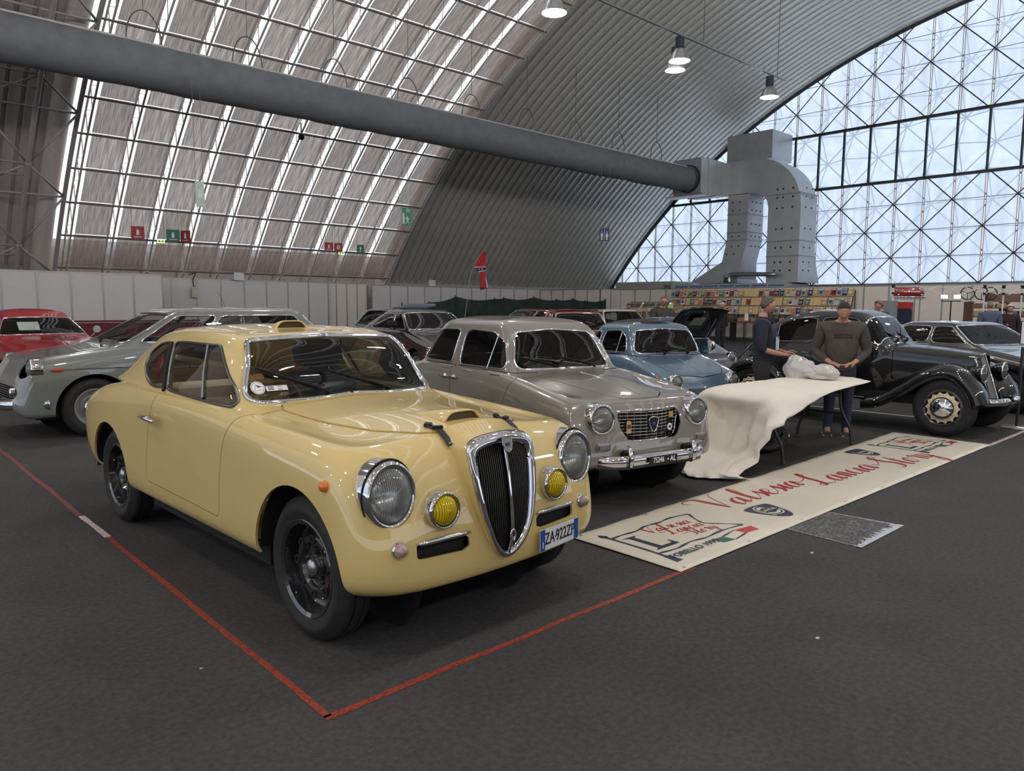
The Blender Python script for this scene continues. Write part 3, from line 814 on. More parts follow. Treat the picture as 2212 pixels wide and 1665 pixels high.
def gen_car(name, label, loc, deg, p, paint, group=None, res=(6, 5), lam=.75):
    g = lambda k, d=None: p.get(k, d)
    T = thing(name, label, 'car', (loc[0], loc[1], 0), math.radians(deg), group)
    s = Shell(gen_net(p), res[0], res[1], lam)
    ra = g('ra', .36); tr_ = g('tyre', .31); cz = g('cz', tr_)
    side = lambda c, u: c[0] > p['hw']*.42 and u[0] < 6.3
    for yy in (0, p['wb']): s.cut(arch(yy, cz, ra), '_arch', where=side)
    if 'grille' in p: s.cut(XZ(sym(p['grille']), g('grille_r', .04)), '_grille', where=lambda c, u: c[1] < p['yF']+.3 and u[1] < 3.6)
    if 'lamp' in p: lx, lz, lr = p['lamp'][:3]; s.cut(lambda X, U: np.hypot(X[:, 0]-lx, X[:, 2]-lz)-lr*.9, '_lamp', where=lambda c, u: c[1] < p['yF']+.55 and u[1] < g('lamp_u', 3.4))
    gl = lambda c, u: 8.5 < u[0] < 11.6
    wn = g('screen')
    if wn: s.cut(XZ(wn, .045), 'windscreen', where=lambda c, u: gl(c, u) and u[1] < 4.4 and c[1] < p['wst']+.12)
    else: s.cut(PU(9.12, 10.88, -3.05, 3.05), 'windscreen', where=lambda c, u: gl(c, u) and u[1] < 3.6)
    s.cut(PU(9.2, 10.8, 11.2, 17.0), 'rear_window', where=lambda c, u: gl(c, u) and u[1] > 10.9)
    ws = g('windows', [('pu', 3.75, 7.1), ('pu', 7.35, 10.6)]); wn_names = []
    for i, q in enumerate(ws):
        nm = 'w%d' % i; wn_names.append(nm)
        if q[0] == 'pu': s.cut(PU(9.14, 10.82, q[1], q[2]), nm, where=lambda c, u: gl(c, u) and 3.4 < u[1] < 11)
        else: s.cut(YZ(q, .04), nm, where=lambda c, u: gl(c, u) and 2.8 < u[1] < 12.4 and c[0] > .25)
    doors = g('doors', [])
    for i, d in enumerate(doors): s.panel(YZ(d, .012), 'd%d' % i, .006, where=lambda c, u: u[0] < 9 and c[0] > p['hw']*.5)
    if 'bonnet' in p: s.panel(XY(sym(p['bonnet']), .05), 'bonnet', .008, where=lambda c, u: 4.6 < u[0] < 9.1 and u[1] < 7)
    s.drop('_arch', '_grille', '_lamp', '_gap')
    inner = g('lining', DARK); gm = g('glass', GLASS)
    s.part('body', paint, T, 0, .012, inner=inner)
    if 'bonnet' in p: s.part('bonnet', paint, T, 0, .012, inner=inner)
    s.part('windscreen', gm, T, 0); s.part('rear_window', gm, T, 0)
    fm = g('frame', CHROME)
    for nm in ('windscreen', 'rear_window'):
        L = smooth_chain(max(s.edge_loop(nm), key=len), 2, False); tube_sym(L, g('fw', .011), nm+'_frame', g('screen_frame', fm), T)
    for sd in (-1, 1):
        for i in range(len(doors)):
            d = s.part('d%d' % i, paint, T, sd, .015, inner=inner, oname='door')
            if 'handles' in p:
                hy, hz = p['handles'][i]; q, n = s.at(y=hy, z=hz, cond=lambda S: S[:, :, 0] > p['hw']*.6)
                m = MB(); b0 = Vector((sd*(q.x+.02), q.y, q.z)); m.tube([b0+Vector((0, -.09, 0)), b0, b0+Vector((0, .09, 0))], [.006, .013, .006], 8); m.lathe([(.02, -.02), (.024, .004), (.012, .012), (0, .013)], 10, face_to((sd, 0, 0), (sd*q.x, q.y, q.z)))
                m.build('door_handle', CHROME, d, smooth=True)
        for nm in wn_names:
            w_ = s.part(nm, gm, T, sd, oname='window')
            if w_ is None: continue
            L = [Vector((q.x*sd, q.y, q.z)) for q in smooth_chain(s.edge_loop(nm)[0])]
            MB().tube(thin(L, .018)[:-1], g('fw', .011)*.8, 6, closed=True).build('window_frame', fm, w_, smooth=True)
        for (ya, za), (yb, zb2) in g('posts', []):
            a, _ = s.at(y=ya, z=za, cond=lambda S: S[:, :, 0] > .3); b, _ = s.at(y=yb, z=zb2, cond=lambda S: S[:, :, 0] > .3)
            MB().tube([(sd*(a.x+.002), a.y, a.z), (sd*(b.x+.002), b.y, b.z)], .008, 6).build('window_post', fm, T)
        if 'lamp' in p:
            lx, lz, lr = p['lamp'][:3]; q, n = s.at(x=lx, z=lz, cond=lambda S: S[:, :, 1] < p['yF']+.45)
            h = headlamp(T, (sd*lx, q.y - p['lamp'][3], lz), (sd*.03, -1, .05), lr, depth=p['lamp'][4])
        for yy in (0, p['wb']):
            m = MB().tube([(sd*(p['hw']-.035), yy, cz), (sd*p['hw']*.5, yy, cz)], ra+.012, 28, cap=False); o = m.build('wheel_well', DARK, T, smooth=True)
            bm = bmesh.new(); bm.from_mesh(o.data); bmesh.ops.delete(bm, geom=[f for f in bm.faces if f.calc_center_median().z < cz-.03], context='FACES'); bm.to_mesh(o.data); bm.free()
            MB().lathe([(ra+.01, 0), (0, .001)], 24, basis((0, 1, 0), (0, 0, 1), (sd, 0, 0), (sd*p['hw']*.5, yy, cz))).build('inner_wing', DARK, T)
            wheel(T, (sd*(p['hw']-g('inset', .13)), yy, tr_), tr_, g('tw', .15), g('rim', .19), 'cap', sd, g('rim_mat', mat('grey_rim', (120, 120, 118), .4)))
    L_ = p['yR']-p['yF']
    MB().box((0, (p['yR']+p['yF'])/2, p['sill']+.02), (p['hw']*1.5, L_-.5, .12)).box((0, (p['wsb']+p['rwb'])/2, p['sill']+.16), (p['hw']*1.56, p['rwb']-p['wsb']-.1, .16)).build('floor_pan', DARK, T)
    if g('seats', True):
        cl = g('seat_mat', mat('dark_seat', (40, 38, 38), .8)); y0 = p['wst']+.30; hs = min(.5, p['zt']-.62-.22)
        for sd in (-1, 1): seat(T, sd*p['ht']*.52, y0, .38, p['ht']*.8, cl, hs, head=g('heads', False))
        MB().box((0, p['wsb']+.14, p['zb']-.10), (p['hb']*1.7, .16, .16), bev=.04).build('dashboard', inner if inner is not DARK else DARK, T)
        steering(T, (g('wheel_side', .5)*p['ht'], p['wsb']+.34, p['zb']-.02), .19, DARK, 58)
    T['_'] = 0; del T['_']
    return T, s

def bumper(T, s, z, y_off, hw, r, m, yF, n=15, name='front_bumper', wrap=.35):
    P = []
    for i in range(n):
        t = -1 + 2*i/(n-1); x = t*hw; y = yF + y_off + wrap*max(0, abs(t)-.55)**2*2.2
        P.append(Vector((x, y, z)))
    mb = MB(); V = []; F = []; k = 10
    for i, q in enumerate(P):
        a = P[max(0, i-1)]; b = P[min(n-1, i+1)]; t_ = (b-a).normalized(); out = Vector((0, 0, 1)).cross(t_) * -1
        if out.y > 0: out = -out
        for j in range(k):
            an = 2*PI*j/k; V.append(q + out*(math.cos(an)*r*.55) + Vector((0, 0, 1))*(math.sin(an)*r))
    for i in range(n-1):
        for j in range(k):
            l = (j+1) % k; F.append((i*k+j, i*k+l, i*k+k+l, i*k+k+j))
    F += [tuple(range(k))[::-1], tuple((n-1)*k+j for j in range(k))]
    return mb.add(V, F).build(name, m, T, smooth=True)
# ================================================================ the pale yellow coupe
def rows3(X_, Y_, Z_): return [[(a, b, c) for a, b, c in zip(x, y, z)] for x, y, z in zip(X_, Y_, Z_)]
YX = [
 [0, .30, .55, .695, .735, .75, .75, .75, .75, .75, .745, .70, .58, .30, 0],
 [0, .31, .585, .735, .768, .772, .772, .77, .768, .768, .772, .735, .61, .32, 0],
 [0, .32, .60, .745, .775, .778, .776, .772, .77, .772, .778, .748, .63, .33, 0],
 [0, .32, .60, .745, .775, .778, .774, .77, .768, .772, .78, .75, .63, .33, 0],
 [0, .32, .595, .738, .768, .773, .77, .766, .764, .768, .776, .742, .62, .33, 0],
 [0, .31, .585, .70, .735, .748, .755, .756, .757, .758, .758, .715, .58, .30, 0],
 [0, .29, .565, .64, .665, .685, .708, .725, .730, .730, .70, .64, .50, .27, 0],
 [0, .25, .50, .575, .61, .64, .68, .708, .716, .712, .668, .60, .46, .25, 0],
 [0, .22, .44, .535, .585, .628, .668, .694, .702, .694, .662, .61, .48, .25, 0],
 [0, .28, .53, .625, .655, .668, .677, .682, .684, .678, .65, .595, .47, .25, 0],
 [0, .27, .505, .592, .618, .628, .634, .636, .632, .622, .592, .535, .42, .22, 0],
 [0, .255, .455, .530, .552, .562, .568, .568, .562, .546, .512, .455, .35, .19, 0],
 [0, .22, .36, .42, .445, .455, .462, .462, .458, .445, .42, .37, .29, .16, 0],
 [0]*15]
YY = [
 [-.49, -.485, -.465, -.385, -.27, .08, .55, 1.0, 1.5, 2.0, 2.5, 2.95, 3.18, 3.28, 3.3],
 [-.53, -.520, -.505, -.425, -.28, .08, .55, 1.0, 1.5, 2.0, 2.5, 3.0, 3.27, 3.37, 3.4],
 [-.535, -.515, -.500, -.420, -.28, .08, .55, 1.0, 1.5, 2.0, 2.5, 3.05, 3.34, 3.46, 3.49],
 [-.505, -.490, -.470, -.395, -.265, .08, .55, 1.0, 1.5, 2.0, 2.52, 3.08, 3.37, 3.49, 3.52],
 [-.465, -.445, -.425, -.355, -.24, .09, .55, 1.0, 1.5, 2.0, 2.52, 3.07, 3.35, 3.46, 3.49],
 [-.395, -.385, -.365, -.30, -.19, .11, .56, 1.0, 1.5, 2.0, 2.5, 3.0, 3.28, 3.38, 3.4],
 [-.335, -.322, -.28, -.20, -.09, .17, .60, 1.02, 1.5, 2.0, 2.48, 2.90, 3.16, 3.26, 3.28],
 [-.25, -.235, -.17, -.04, .10, .33, .68, 1.05, 1.5, 2.0, 2.44, 2.74, 2.98, 3.07, 3.10],
 [.15, .18, .25, .38, .48, .63, .85, 1.10, 1.5, 2.0, 2.46, 2.80, 3.02, 3.11, 3.14],
 [.79, .78, .765, .80, .88, .98, 1.12, 1.32, 1.62, 2.04, 2.44, 2.74, 2.95, 3.04, 3.07],
 [.895, .89, .878, .915, .99, 1.09, 1.22, 1.40, 1.66, 2.06, 2.38, 2.61, 2.78, 2.86, 2.88],
 [1.01, 1.008, 1.0, 1.035, 1.11, 1.20, 1.33, 1.48, 1.70, 2.04, 2.29, 2.46, 2.58, 2.64, 2.66],
 [1.20, 1.195, 1.19, 1.21, 1.25, 1.32, 1.42, 1.54, 1.73, 1.96, 2.14, 2.27, 2.36, 2.41, 2.42],
 [1.40, 1.405, 1.41, 1.42, 1.44, 1.48, 1.53, 1.6, 1.74, 1.86, 1.95, 2.02, 2.07, 2.1, 2.11]]
YZ_ = [
 [.275, .278, .290, .305, .315, .315, .315, .315, .315, .315, .32, .34, .36, .37, .37],
 [.315, .32, .34, .36, .365, .365, .365, .365, .365, .365, .37, .39, .41, .42, .42],
 [.47, .47, .475, .48, .48, .48, .48, .48, .48, .48, .48, .49, .50, .50, .50],
 [.62, .62, .62, .62, .62, .62, .62, .62, .62, .62, .62, .62, .62, .61, .61],
 [.76, .755, .75, .75, .752, .758, .765, .77, .77, .77, .77, .75, .72, .71, .71],
 [.865, .86, .845, .84, .848, .862, .878, .888, .893, .897, .885, .85, .80, .785, .785],
 [.918, .908, .893, .890, .897, .912, .930, .942, .948, .955, .948, .915, .86, .845, .845],
 [.938, .924, .895, .893, .903, .922, .943, .952, .957, .963, .965, .94, .90, .89, .89],
 [.965, .955, .930, .926, .934, .945, .955, .958, .961, .968, .976, .965, .945, .935, .935],
 [.995, .990, .977, .966, .961, .960, .960, .962, .967, .976, .987, .992, .99, .99, .99],
 [1.15, 1.145, 1.13, 1.118, 1.115, 1.115, 1.118, 1.12, 1.12, 1.12, 1.11, 1.10, 1.095, 1.095, 1.095],
 [1.303, 1.298, 1.283, 1.272, 1.272, 1.276, 1.28, 1.281, 1.277, 1.255, 1.232, 1.222, 1.222, 1.225, 1.228],
 [1.332, 1.33, 1.327, 1.327, 1.333, 1.338, 1.343, 1.345, 1.345, 1.336, 1.322, 1.312, 1.308, 1.31, 1.31],
 [1.345, 1.346, 1.347, 1.349, 1.352, 1.355, 1.36, 1.365, 1.372, 1.372, 1.368, 1.363, 1.36, 1.355, 1.353]]

PAINT_Y = mat('pale_yellow_paint', (207, 181, 115), .5, coat=1.0, noise=.015, scale=3)
LINING = mat('cream_lining', (232, 210, 158), .7, noise=.08)
def build_yellow():
    T = thing('coupe', 'glossy pale yellow fifties coupe with tall chrome shield grille and black steel wheels', 'car', (2.225, 2.985, 0), math.radians(1.9))
    s = Shell(rows3(YX, YY, YZ_), 9, 7)
    side = lambda c, u: c[0] > .33 and u[0] < 6.2
    s.cut(arch(0.0, .335, .372), '_arch', where=side); s.cut(arch(2.53, .335, .362), '_arch', where=side)
    # openings of the front
    gp = [(0, .352), (.055, .378), (.105, .445), (.145, .54), (.168, .63), (.182, .72), (.190, .80), (.188, .855), (.16, .885), (.09, .903), (0, .909)]
    gfull = gp + [(-x, z) for x, z in gp[-2:0:-1]]
    s.cut(XZ(gfull), '_grille', where=lambda c, u: c[1] < -.2 and u[1] < 3)
    s.cut(lambda X, U: np.hypot((X[:, 0]-.578)/.86, X[:, 2]-.716)-.130, '_lamp', where=lambda c, u: c[1] < -.1)
    s.cut(XZ([(.213, .425), (.492, .437), (.494, .500), (.213, .492)], .012), '_vent', where=lambda c, u: c[1] < -.1 and u[1] < 3.5)
    # glazing
    s.cut(XZ([(-.595, 1.0), (-.54, .975), (-.30, .978), (0, .99), (.30, .978), (.54, .975), (.595, 1.0), (.488, 1.290), (.30, 1.302), (0, 1.310), (-.30, 1.302), (-.488, 1.290)], .03), 'windscreen', where=lambda c, u: 8.4 < u[0] < 11.7 and u[1] < 4.3 and c[1] < 1.2)
    gl = lambda c, u: 8.4 < u[0] < 11.8 and 2.9 < u[1] < 12.2 and c[0] > .3
    s.cut(YZ([(.80, .968), (1.672, .980), (1.812, 1.256), (1.60, 1.263), (1.15, 1.262)], .035), 'door_glass', where=gl)
    s.cut(YZ([(1.708, .980), (1.93, .985), (2.06, 1.02), (2.19, 1.10), (2.20, 1.18), (2.05, 1.238), (1.855, 1.256)], .045), 'quarter_glass', where=gl)
    s.cut(XZ([(-.40, 1.0), (.40, 1.0), (.31, 1.21), (-.31, 1.21)], .05), 'rear_window', where=lambda c, u: 8.4 < u[0] < 11.5 and u[1] > 10.6 and c[1] > 2.2)
    # doors and bonnet
    s.panel(YZ([(.585, .975), (.64, .93), (.693, .846), (.735, .741), (.762, .58), (.773, .407), (1.829, .42), (1.80, .62), (1.755, .787), (1.71, .90), (1.672, .985)], .012), 'door', .006, where=lambda c, u: u[0] < 9 and c[0] > .5)
    hp = [(0, .725), (.34, .715), (.455, .69), (.500, .60), (.468, .24), (.40, -.08), (.30, -.275), (.235, -.315), (.12, -.345), (0, -.352)]
    s.panel(XY(hp + [(-x, y) for x, y in hp[-2:0:-1]], .02), 'bonnet', .008, where=lambda c, u: 4.8 < u[0] < 9.2 and u[1] < 7)
    s.drop('_arch', '_grille', '_lamp', '_vent', '_gap')
    body = s.part('body', PAINT_Y, T, 0, .012, inner=LINING)
    for sd in (-1, 1):
        d = s.part('door', PAINT_Y, T, sd, .02, inner=LINING)
        g = s.part('door_glass', glass('clear_screen'), d, sd, oname='window'); q = s.part('quarter_glass', glass('clear_screen'), T, sd, oname='quarter_window')
        for nm, par in (('door_glass', d), ('quarter_glass', T)):
            L = [Vector((p.x*sd, p.y, p.z)) for p in smooth_chain(s.edge_loop(nm)[0])]
            MB().tube(thin(L, .012)[:-1], .0095, 6, closed=True).build('window_frame', mat('dull_chrome', (112, 112, 112), .28, 1.0), par, smooth=True)
        # quarter-light post
        a, _ = s.at(y=1.155, z=.972, cond=lambda S: S[:, :, 0] > .5); b, _ = s.at(y=1.285, z=1.255, cond=lambda S: S[:, :, 0] > .45)
        MB().tube([(sd*(a.x+.004), a.y, a.z), (sd*((a.x+b.x)/2+.012), (a.y+b.y)/2, (a.z+b.z)/2), (sd*(b.x+.004), b.y, b.z)], .011, 6).build('window_post', mat('dull_chrome', (150, 150, 150)), d)
        a, _ = s.at(y=1.69, z=.98, cond=lambda S: S[:, :, 0] > .5); b, _ = s.at(y=1.835, z=1.258, cond=lambda S: S[:, :, 0] > .45)
        MB().tube([(sd*(a.x+.002), a.y, a.z), (sd*((a.x+b.x)/2+.012), (a.y+b.y)/2, (a.z+b.z)/2), (sd*(b.x+.002), b.y, b.z)], .017, 6).build('window_seal', DARK, T)
        h = MB(); p0 = Vector((sd*.782, 1.745, .823)); h.tube([p0, p0+Vector((sd*.03, 0, 0))], .013, 8); h.tube([p0+Vector((sd*.035, .015, .002)), p0+Vector((sd*.04, -.10, .004)), p0+Vector((sd*.036, -.21, -.006))], [.012, .016, .009], 8)
        h.build('door_handle', CHROME, d, smooth=True)
        p, n = s.at(y=-.26, z=.755, cond=lambda S: S[:, :, 0] > .5); p.x *= sd; n.x *= sd
        MB().lathe([(.024, -.005), (.024, .006), (.020, .018), (.008, .026), (0, .027)], 16, face_to(n, p)).build('side_indicator', mat('amber_lens', (214, 110, 24), .2, coat=.6), T, smooth=True)
    s.part('windscreen', glass('clear_screen', (238, 242, 240), ior=1.28), T, 0); s.part('rear_window', GLASS, T, 0)
    for nm, wd in (('windscreen', .016), ('rear_window', .013)):
        L = [p for p in smooth_chain(max(s.edge_loop(nm), key=len), 2, False) if p.x > -1e-3]
        # the half loop starts and ends on the centre plane
        if L[0].x > .02 or L[-1].x > .02:
            k = min(range(len(L)), key=lambda i: (L[i].x, -L[i].z)); L = L[k:]+L[:k]
        L = thin(L, .012); full = L + [Vector((-p.x, p.y, p.z)) for p in L[::-1]]
        MB().tube(full, wd, 8, closed=True).build(nm+'_frame', CHROME, T, smooth=True)
    bon = s.part('bonnet', PAINT_Y, T, 0, .018, inner=LINING); bon.location.z = .007
    # bonnet scoop
    def scoop(par, xc, y0, y1, hw, h, zf, nm, mouth):
        g = []; ny = 12
        for i in range(ny+1):
            t = i/ny; y = y0 + (y1-y0)*t; hh = h*(1-t*t*(3-2*t)); r = []
            for k in range(17):
                a = -1 + 2*k/16; xx = xc + a*hw*(1-.12*t); z0 = zf(xx, y)
                r.append((xx, y, z0 - .004 + hh*(1-abs(a)**5)))
            g.append(r)
        b = MB().grid(g).build(nm, PAINT_Y, par, smooth=True); md = b.modifiers.new('t', 'SOLIDIFY'); md.thickness = .007; md.offset = -1
        m = [[(p[0], y0+.016, p[2]-.004) for p in g[0]], [(p[0], y0+.02, zf(p[0], y0)-.004) for p in g[0]]]
        MB().grid(m).build(nm+'_mesh', mouth, b)
        return b
    S = s.S; pts = S[6:, :, :].reshape(-1, 3)
    def ztop(x, y):
        d = (pts[:, 0]-abs(x))**2 + (pts[:, 1]-y)**2; k = np.argsort(d)[:6]; w_ = 1/(d[k]+1e-5); return float((pts[k, 2]*w_).sum()/w_.sum())
    scoop(bon, .0, -.235, .10, .118, .050, ztop, 'bonnet_scoop', mat('scoop_mesh', (84, 76, 58), .8, noise=.4, scale=160))
    scoop(T, -.02, 1.37, 1.58, .112, .062, lambda x, y: 1.334 + (y-1.36)*.085, 'roof_vent', mat('vent_dark', (70, 58, 40), .8))
    # leather bonnet straps
    LE = mat('black_leather', (20, 19, 20), .55, noise=.3, scale=40)
    for sd in (-1, 1):
        P = []; N = []
        for y, z in ((-.225, None), (-.26, None), (-.295, None), (None, .912), (None, .897), (None, .880), (None, .862)):
            p, n = s.at(x=.215, y=y, z=z, cond=lambda S: (S[:, :, 1] < -.1) & (S[:, :, 2] > .8) & (S[:, :, 2] < .96)); P.append(Vector((sd*.215, p.y, p.z))+n*.012); N.append(Vector((n.x*sd, n.y, n.z)))
        st = ribbon(P, N, .032, .006).build('bonnet_strap', LE, T)
        c = P[2]; MB().box(c + N[2]*.008, (.05, .02, .012), face_to(N[2]).to_3x3()).build('strap_buckle', DARK, st)
        MB().box(P[0]+N[0]*.006, (.036, .03, .02), face_to(N[0]).to_3x3(), bev=.005).build('strap_keeper', LE, st)
        for k in (-.008, .008): MB().lathe([(.005, 0), (.003, .004), (0, .004)], 8, face_to(N[-1], P[-1]+N[-1]*.004+Vector((k, 0, .008)))).build('rivet', STEEL, st)
    # grille
    yg = lambda z: np.interp(z, [.35, .42, .50, .62, .75, .87, .91], [-.545, -.565, -.573, -.563, -.543, -.513, -.495])
    G = bpy.data.objects.new('grille', None); C.objects.link(G); G.parent = T
    O = catmull([(x, 0, z) for x, z in gfull], 6, True); O = [(p.x, p.z) for p in O]
    def ins(x, z, k):
        zc = .64; fx = 1-k*.155/.19*1.0; zz = z - k*.042 if z > .80 else z + k*.028*(max(0, .5-z)/.15)
        return x*(1-k*.155), zz
    rowsF = []
    for k, dy in ((-.35, .03), (-.30, -.004), (-.05, -.016), (.45, -.012), (.85, -.004), (1.0, .03)):
        r = []
        for x, z in O:
            xi, zi = ins(x, z, k); r.append((xi, yg(zi)+dy+.02*abs(xi/.19)**2, zi))
        r.append(r[0]); rowsF.append(r)
    MB().grid(rowsF).build('grille_frame', CHROME, G, smooth=True)
    inn = [ins(x, z, .9) for x, z in O]
    def zrange(x):
        zs = []
        n = len(inn)
        for i in range(n):
            (x0, z0), (x1, z1) = inn[i], inn[(i+1) % n]
            if (x0-x)*(x1-x) <= 0 and x0 != x1: zs.append(z0+(z1-z0)*(x-x0)/(x1-x0))
        return (min(zs), max(zs)) if len(zs) >= 2 else None
    SL = mat('grille_slat', (92, 90, 88), .3, .8)
    for k in range(-13, 14):
        if k == 0: continue
        x = k*.0116; zr = zrange(x)
        if not zr or zr[1]-zr[0] < .03: continue
        P = [(x, yg(z)+.012+.02*abs(x/.19)**2, z) for z in np.linspace(zr[0], zr[1], 9)]
        m = MB()
        for i in range(8):
            a, b = P[i], P[i+1]
            m.add([(a[0]-.0016, a[1], a[2]), (a[0]+.0016, a[1], a[2]), (a[0]+.0016, a[1]+.03, a[2]), (a[0]-.0016, a[1]+.03, a[2]), (b[0]-.0016, b[1], b[2]), (b[0]+.0016, b[1], b[2]), (b[0]+.0016, b[1]+.03, b[2]), (b[0]-.0016, b[1]+.03, b[2])], [(0, 1, 5, 4), (1, 2, 6, 5), (3, 0, 4, 7)])
        m.build('grille_slat', SL, G)
    flare = []
    for k, dy in ((-.36, .006), (-.48, .045), (-.75, .10), (-1.2, .15)):
        r = []
        for x, z in O:
            xi, zi = ins(x, z, k); r.append((xi, yg(zi)+dy+.02*abs(xi/.19)**2, zi))
        r.append(r[0]); flare.append(r)
    MB().grid(flare).build('grille_surround', PAINT_Y, T, smooth=True)
    cb = MB().tube([(0, yg(z)-.004, z) for z in np.linspace(.36, .875, 16)], .0085, 8).build('centre_bar', CHROME, G, smooth=True)
    MB().tube([(.014*math.cos(a), yg(.455)-.012, .455+.026*math.sin(a)) for a in np.linspace(0, 2*PI, 20)[:-1]], .006, 6, closed=True).build('crank_hole_ring', CHROME, G, smooth=True)
    bk = [(x*.93, yg(min(.9, max(.36, z)))+.06, z) for x, z in O]
    obj('grille_back', [tuple(p) for p in bk], [tuple(range(len(bk)))], DARK, G)
    # shield badge on the frame
    sh = [(-.026, .03), (0, .034), (.026, .03), (.028, .0), (.018, -.022), (0, -.034), (-.018, -.022), (-.028, .0)]
    Mb = face_to((0, -1, .25), (0, yg(.868)-.022, .866))
    b = MB().prism(sh, .007, Mb).build('badge', mat('badge_silver', (170, 168, 165), .25, .8), G)
    MB().prism([(-.012, .008), (.012, .008), (.012, -.008), (-.012, -.008)], .002, Mb @ Matrix.Translation((0, 0, .0072))).build('badge_flag', mat('badge_blue', (30, 40, 92), .4), b)
    MB().tube([Mb @ Vector((p[0]*1.05, p[1]*1.05, .007)) for p in sh], .003, 5, closed=True).build('badge_rim', CHROME, b)
    # lamps
    for sd in (-1, 1):
        h = headlamp(T, (0, 0, 0), (0, -1, .07), .136, depth=.10)
        h.location = (sd*.578, -.448, .716); h.scale = (.87, 1, 1)
        MB().tube([(.1475*math.cos(a), .02, .1475*math.sin(a)) for a in np.linspace(0, 2*PI, 40)[:-1]], .004, 6, closed=True).build('lamp_seal', DARK, h, smooth=True)
        p, n = s.at(x=.35, z=.625, cond=lambda S: S[:, :, 1] < -.2)
        f = headlamp(T, (sd*.352, p.y-.028, .625), (sd*.02, -1, .03), .078, tint=mat('yellow_reflector', (206, 178, 30), .18, .9), depth=.04, name='fog_lamp')
        pt, n = s.at(x=.582, z=.487, cond=lambda S: S[:, :, 1] < -.2); n.x *= sd; pt.x *= sd
        tl = MB().lathe([(.036, -.01), (.036, .006), (.031, .012)], 20, face_to(n, pt)).build('parking_lamp', CHROME, T, smooth=True)
        MB().lathe([(.031, .008), (.030, .02), (.022, .036), (.010, .046), (0, .048)], 18, face_to(n, pt)).build('lens', mat('rose_lens', (158, 134, 130), .12, coat=.7, noise=.3, scale=60), tl, smooth=True)
        g = [s.at(x=xx, z=.505, cond=lambda S: S[:, :, 1] < -.2)[0] for xx in np.linspace(.20, .50, 9)]
        MB().tube([(sd*q.x, q.y-.014, .505) for q in g], [.006]+[.0115]*7+[.006], 8).build('chrome_bar', CHROME, T, smooth=True)
        q = [s.at(x=xx, z=.46, cond=lambda S: S[:, :, 1] < -.2)[0] for xx in np.linspace(.20, .505, 6)]
        MB().grid([[(sd*p.x, p.y+.035, z) for p in q] for z in (.41, .51)]).build('cooling_duct', DARK, T)
    # number plate
    PT = mat('plate_white', (214, 214, 214), .4, noise=.03); PB = mat('plate_blue', (28, 74, 158), .4, noise=.05)
    q0, _ = s.at(x=.21, z=.37, cond=lambda S: S[:, :, 1] < -.2); q1, _ = s.at(x=.515, z=.37, cond=lambda S: S[:, :, 1] < -.2)
    Mp = basis((math.cos(.10), math.sin(.10), 0), (0, 0, 1), (math.sin(.10), -math.cos(.10), 0), (.362, min(q0.y, q1.y)-.012, .372))
    pl = MB().prism([(-.158, -.052), (.158, -.052), (.158, .052), (-.158, .052)], .004, Mp).build('number_plate', PT, T)
    for sd in (-1, 1): MB().prism([(sd*.139-.018, -.051), (sd*.139+.018, -.051), (sd*.139+.018, .051), (sd*.139-.018, .051)], .001, Mp @ Matrix.Translation((0, 0, .0042))).build('plate_band', PB, pl)
    INK = mat('plate_ink', (22, 22, 26), .5)
    text('plate_lettering', 'ZA', .083, INK, Mp @ Matrix.Translation((-.083, 0, .0045)), pl, sx=.72, bold=.0005)
    MB().lathe([(.006, 0), (.006, .001), (0, .001)], 10, Mp @ Matrix.Translation((-.036, 0, .0045))).build('plate_dot', PB, pl)
    text('plate_lettering', '922ZP', .083, INK, Mp @ Matrix.Translation((.045, 0, .0045)), pl, sx=.72, bold=.0005)
    text('plate_lettering', 'I', .045, WHITE, Mp @ Matrix.Translation((-.139, -.025, .0055)), pl)
    # wipers
    wsY = lambda z: .782 + (z-.985)/.305*.222
    wiper(T, (-.125, .785, .992), (-.43, wsY(1.115)-.012, 1.115), (0, -.8, .6)); wiper(T, (.285, .785, .985), (-.0, wsY(1.085)-.012, 1.085), (0, -.8, .6))
    # stickers inside the screen
    def stk(x, z, M_=None):
        nrm = Vector((0, -.305, .222)).normalized(); M2 = face_to(nrm, (x, wsY(z)+.016, z)); return M2
    M1 = stk(-.512, 1.047); d = MB().lathe([(.040, 0), (.040, .001), (0, .001)], 28, M1).build('round_sticker', WHITE, T)
    MB().tube([M1 @ Vector((.034*math.cos(a), .034*math.sin(a), .0012)) for a in np.linspace(0, 2*PI, 30)[:-1]], .0012, 4, closed=True).build('sticker_ring', mat('sticker_ink', (70, 78, 96), .6), d)
    MB().prism([(-.006, .020), (.024, .006), (.0, .0)], .0006, M1 @ Matrix.Translation((0, 0, .0012))).build('sticker_flag', mat('sticker_ink', (70, 78, 96), .6), d)
    MB().tube([M1 @ Vector(p) for p in ((-.006, .022, .0014), (-.022, -.018, .0014), (.024, -.014, .0014))], .0012, 4).build('sticker_lines', mat('sticker_ink', (70, 78, 96), .6), d)
    M2 = stk(-.405, 1.040); d = MB().prism([(-.062, -.016), (.062, -.016), (.062, .016), (-.062, .016)], .001, M2).build('oblong_sticker', WHITE, T)
    text('sticker_lettering', '50', .034, mat('sticker_ink', (70, 78, 96), .6), M2 @ Matrix.Translation((-.036, 0, .0012)), d, depth=.0004, bold=.001)
    text('sticker_lettering', '1991', .015, mat('sticker_ink', (70, 78, 96), .6), M2 @ Matrix.Translation((.018, .008, .0012)), d, depth=.0004); text('sticker_lettering', '2021', .015, mat('sticker_ink', (70, 78, 96), .6), M2 @ Matrix.Translation((.018, -.009, .0012)), d, depth=.0004)
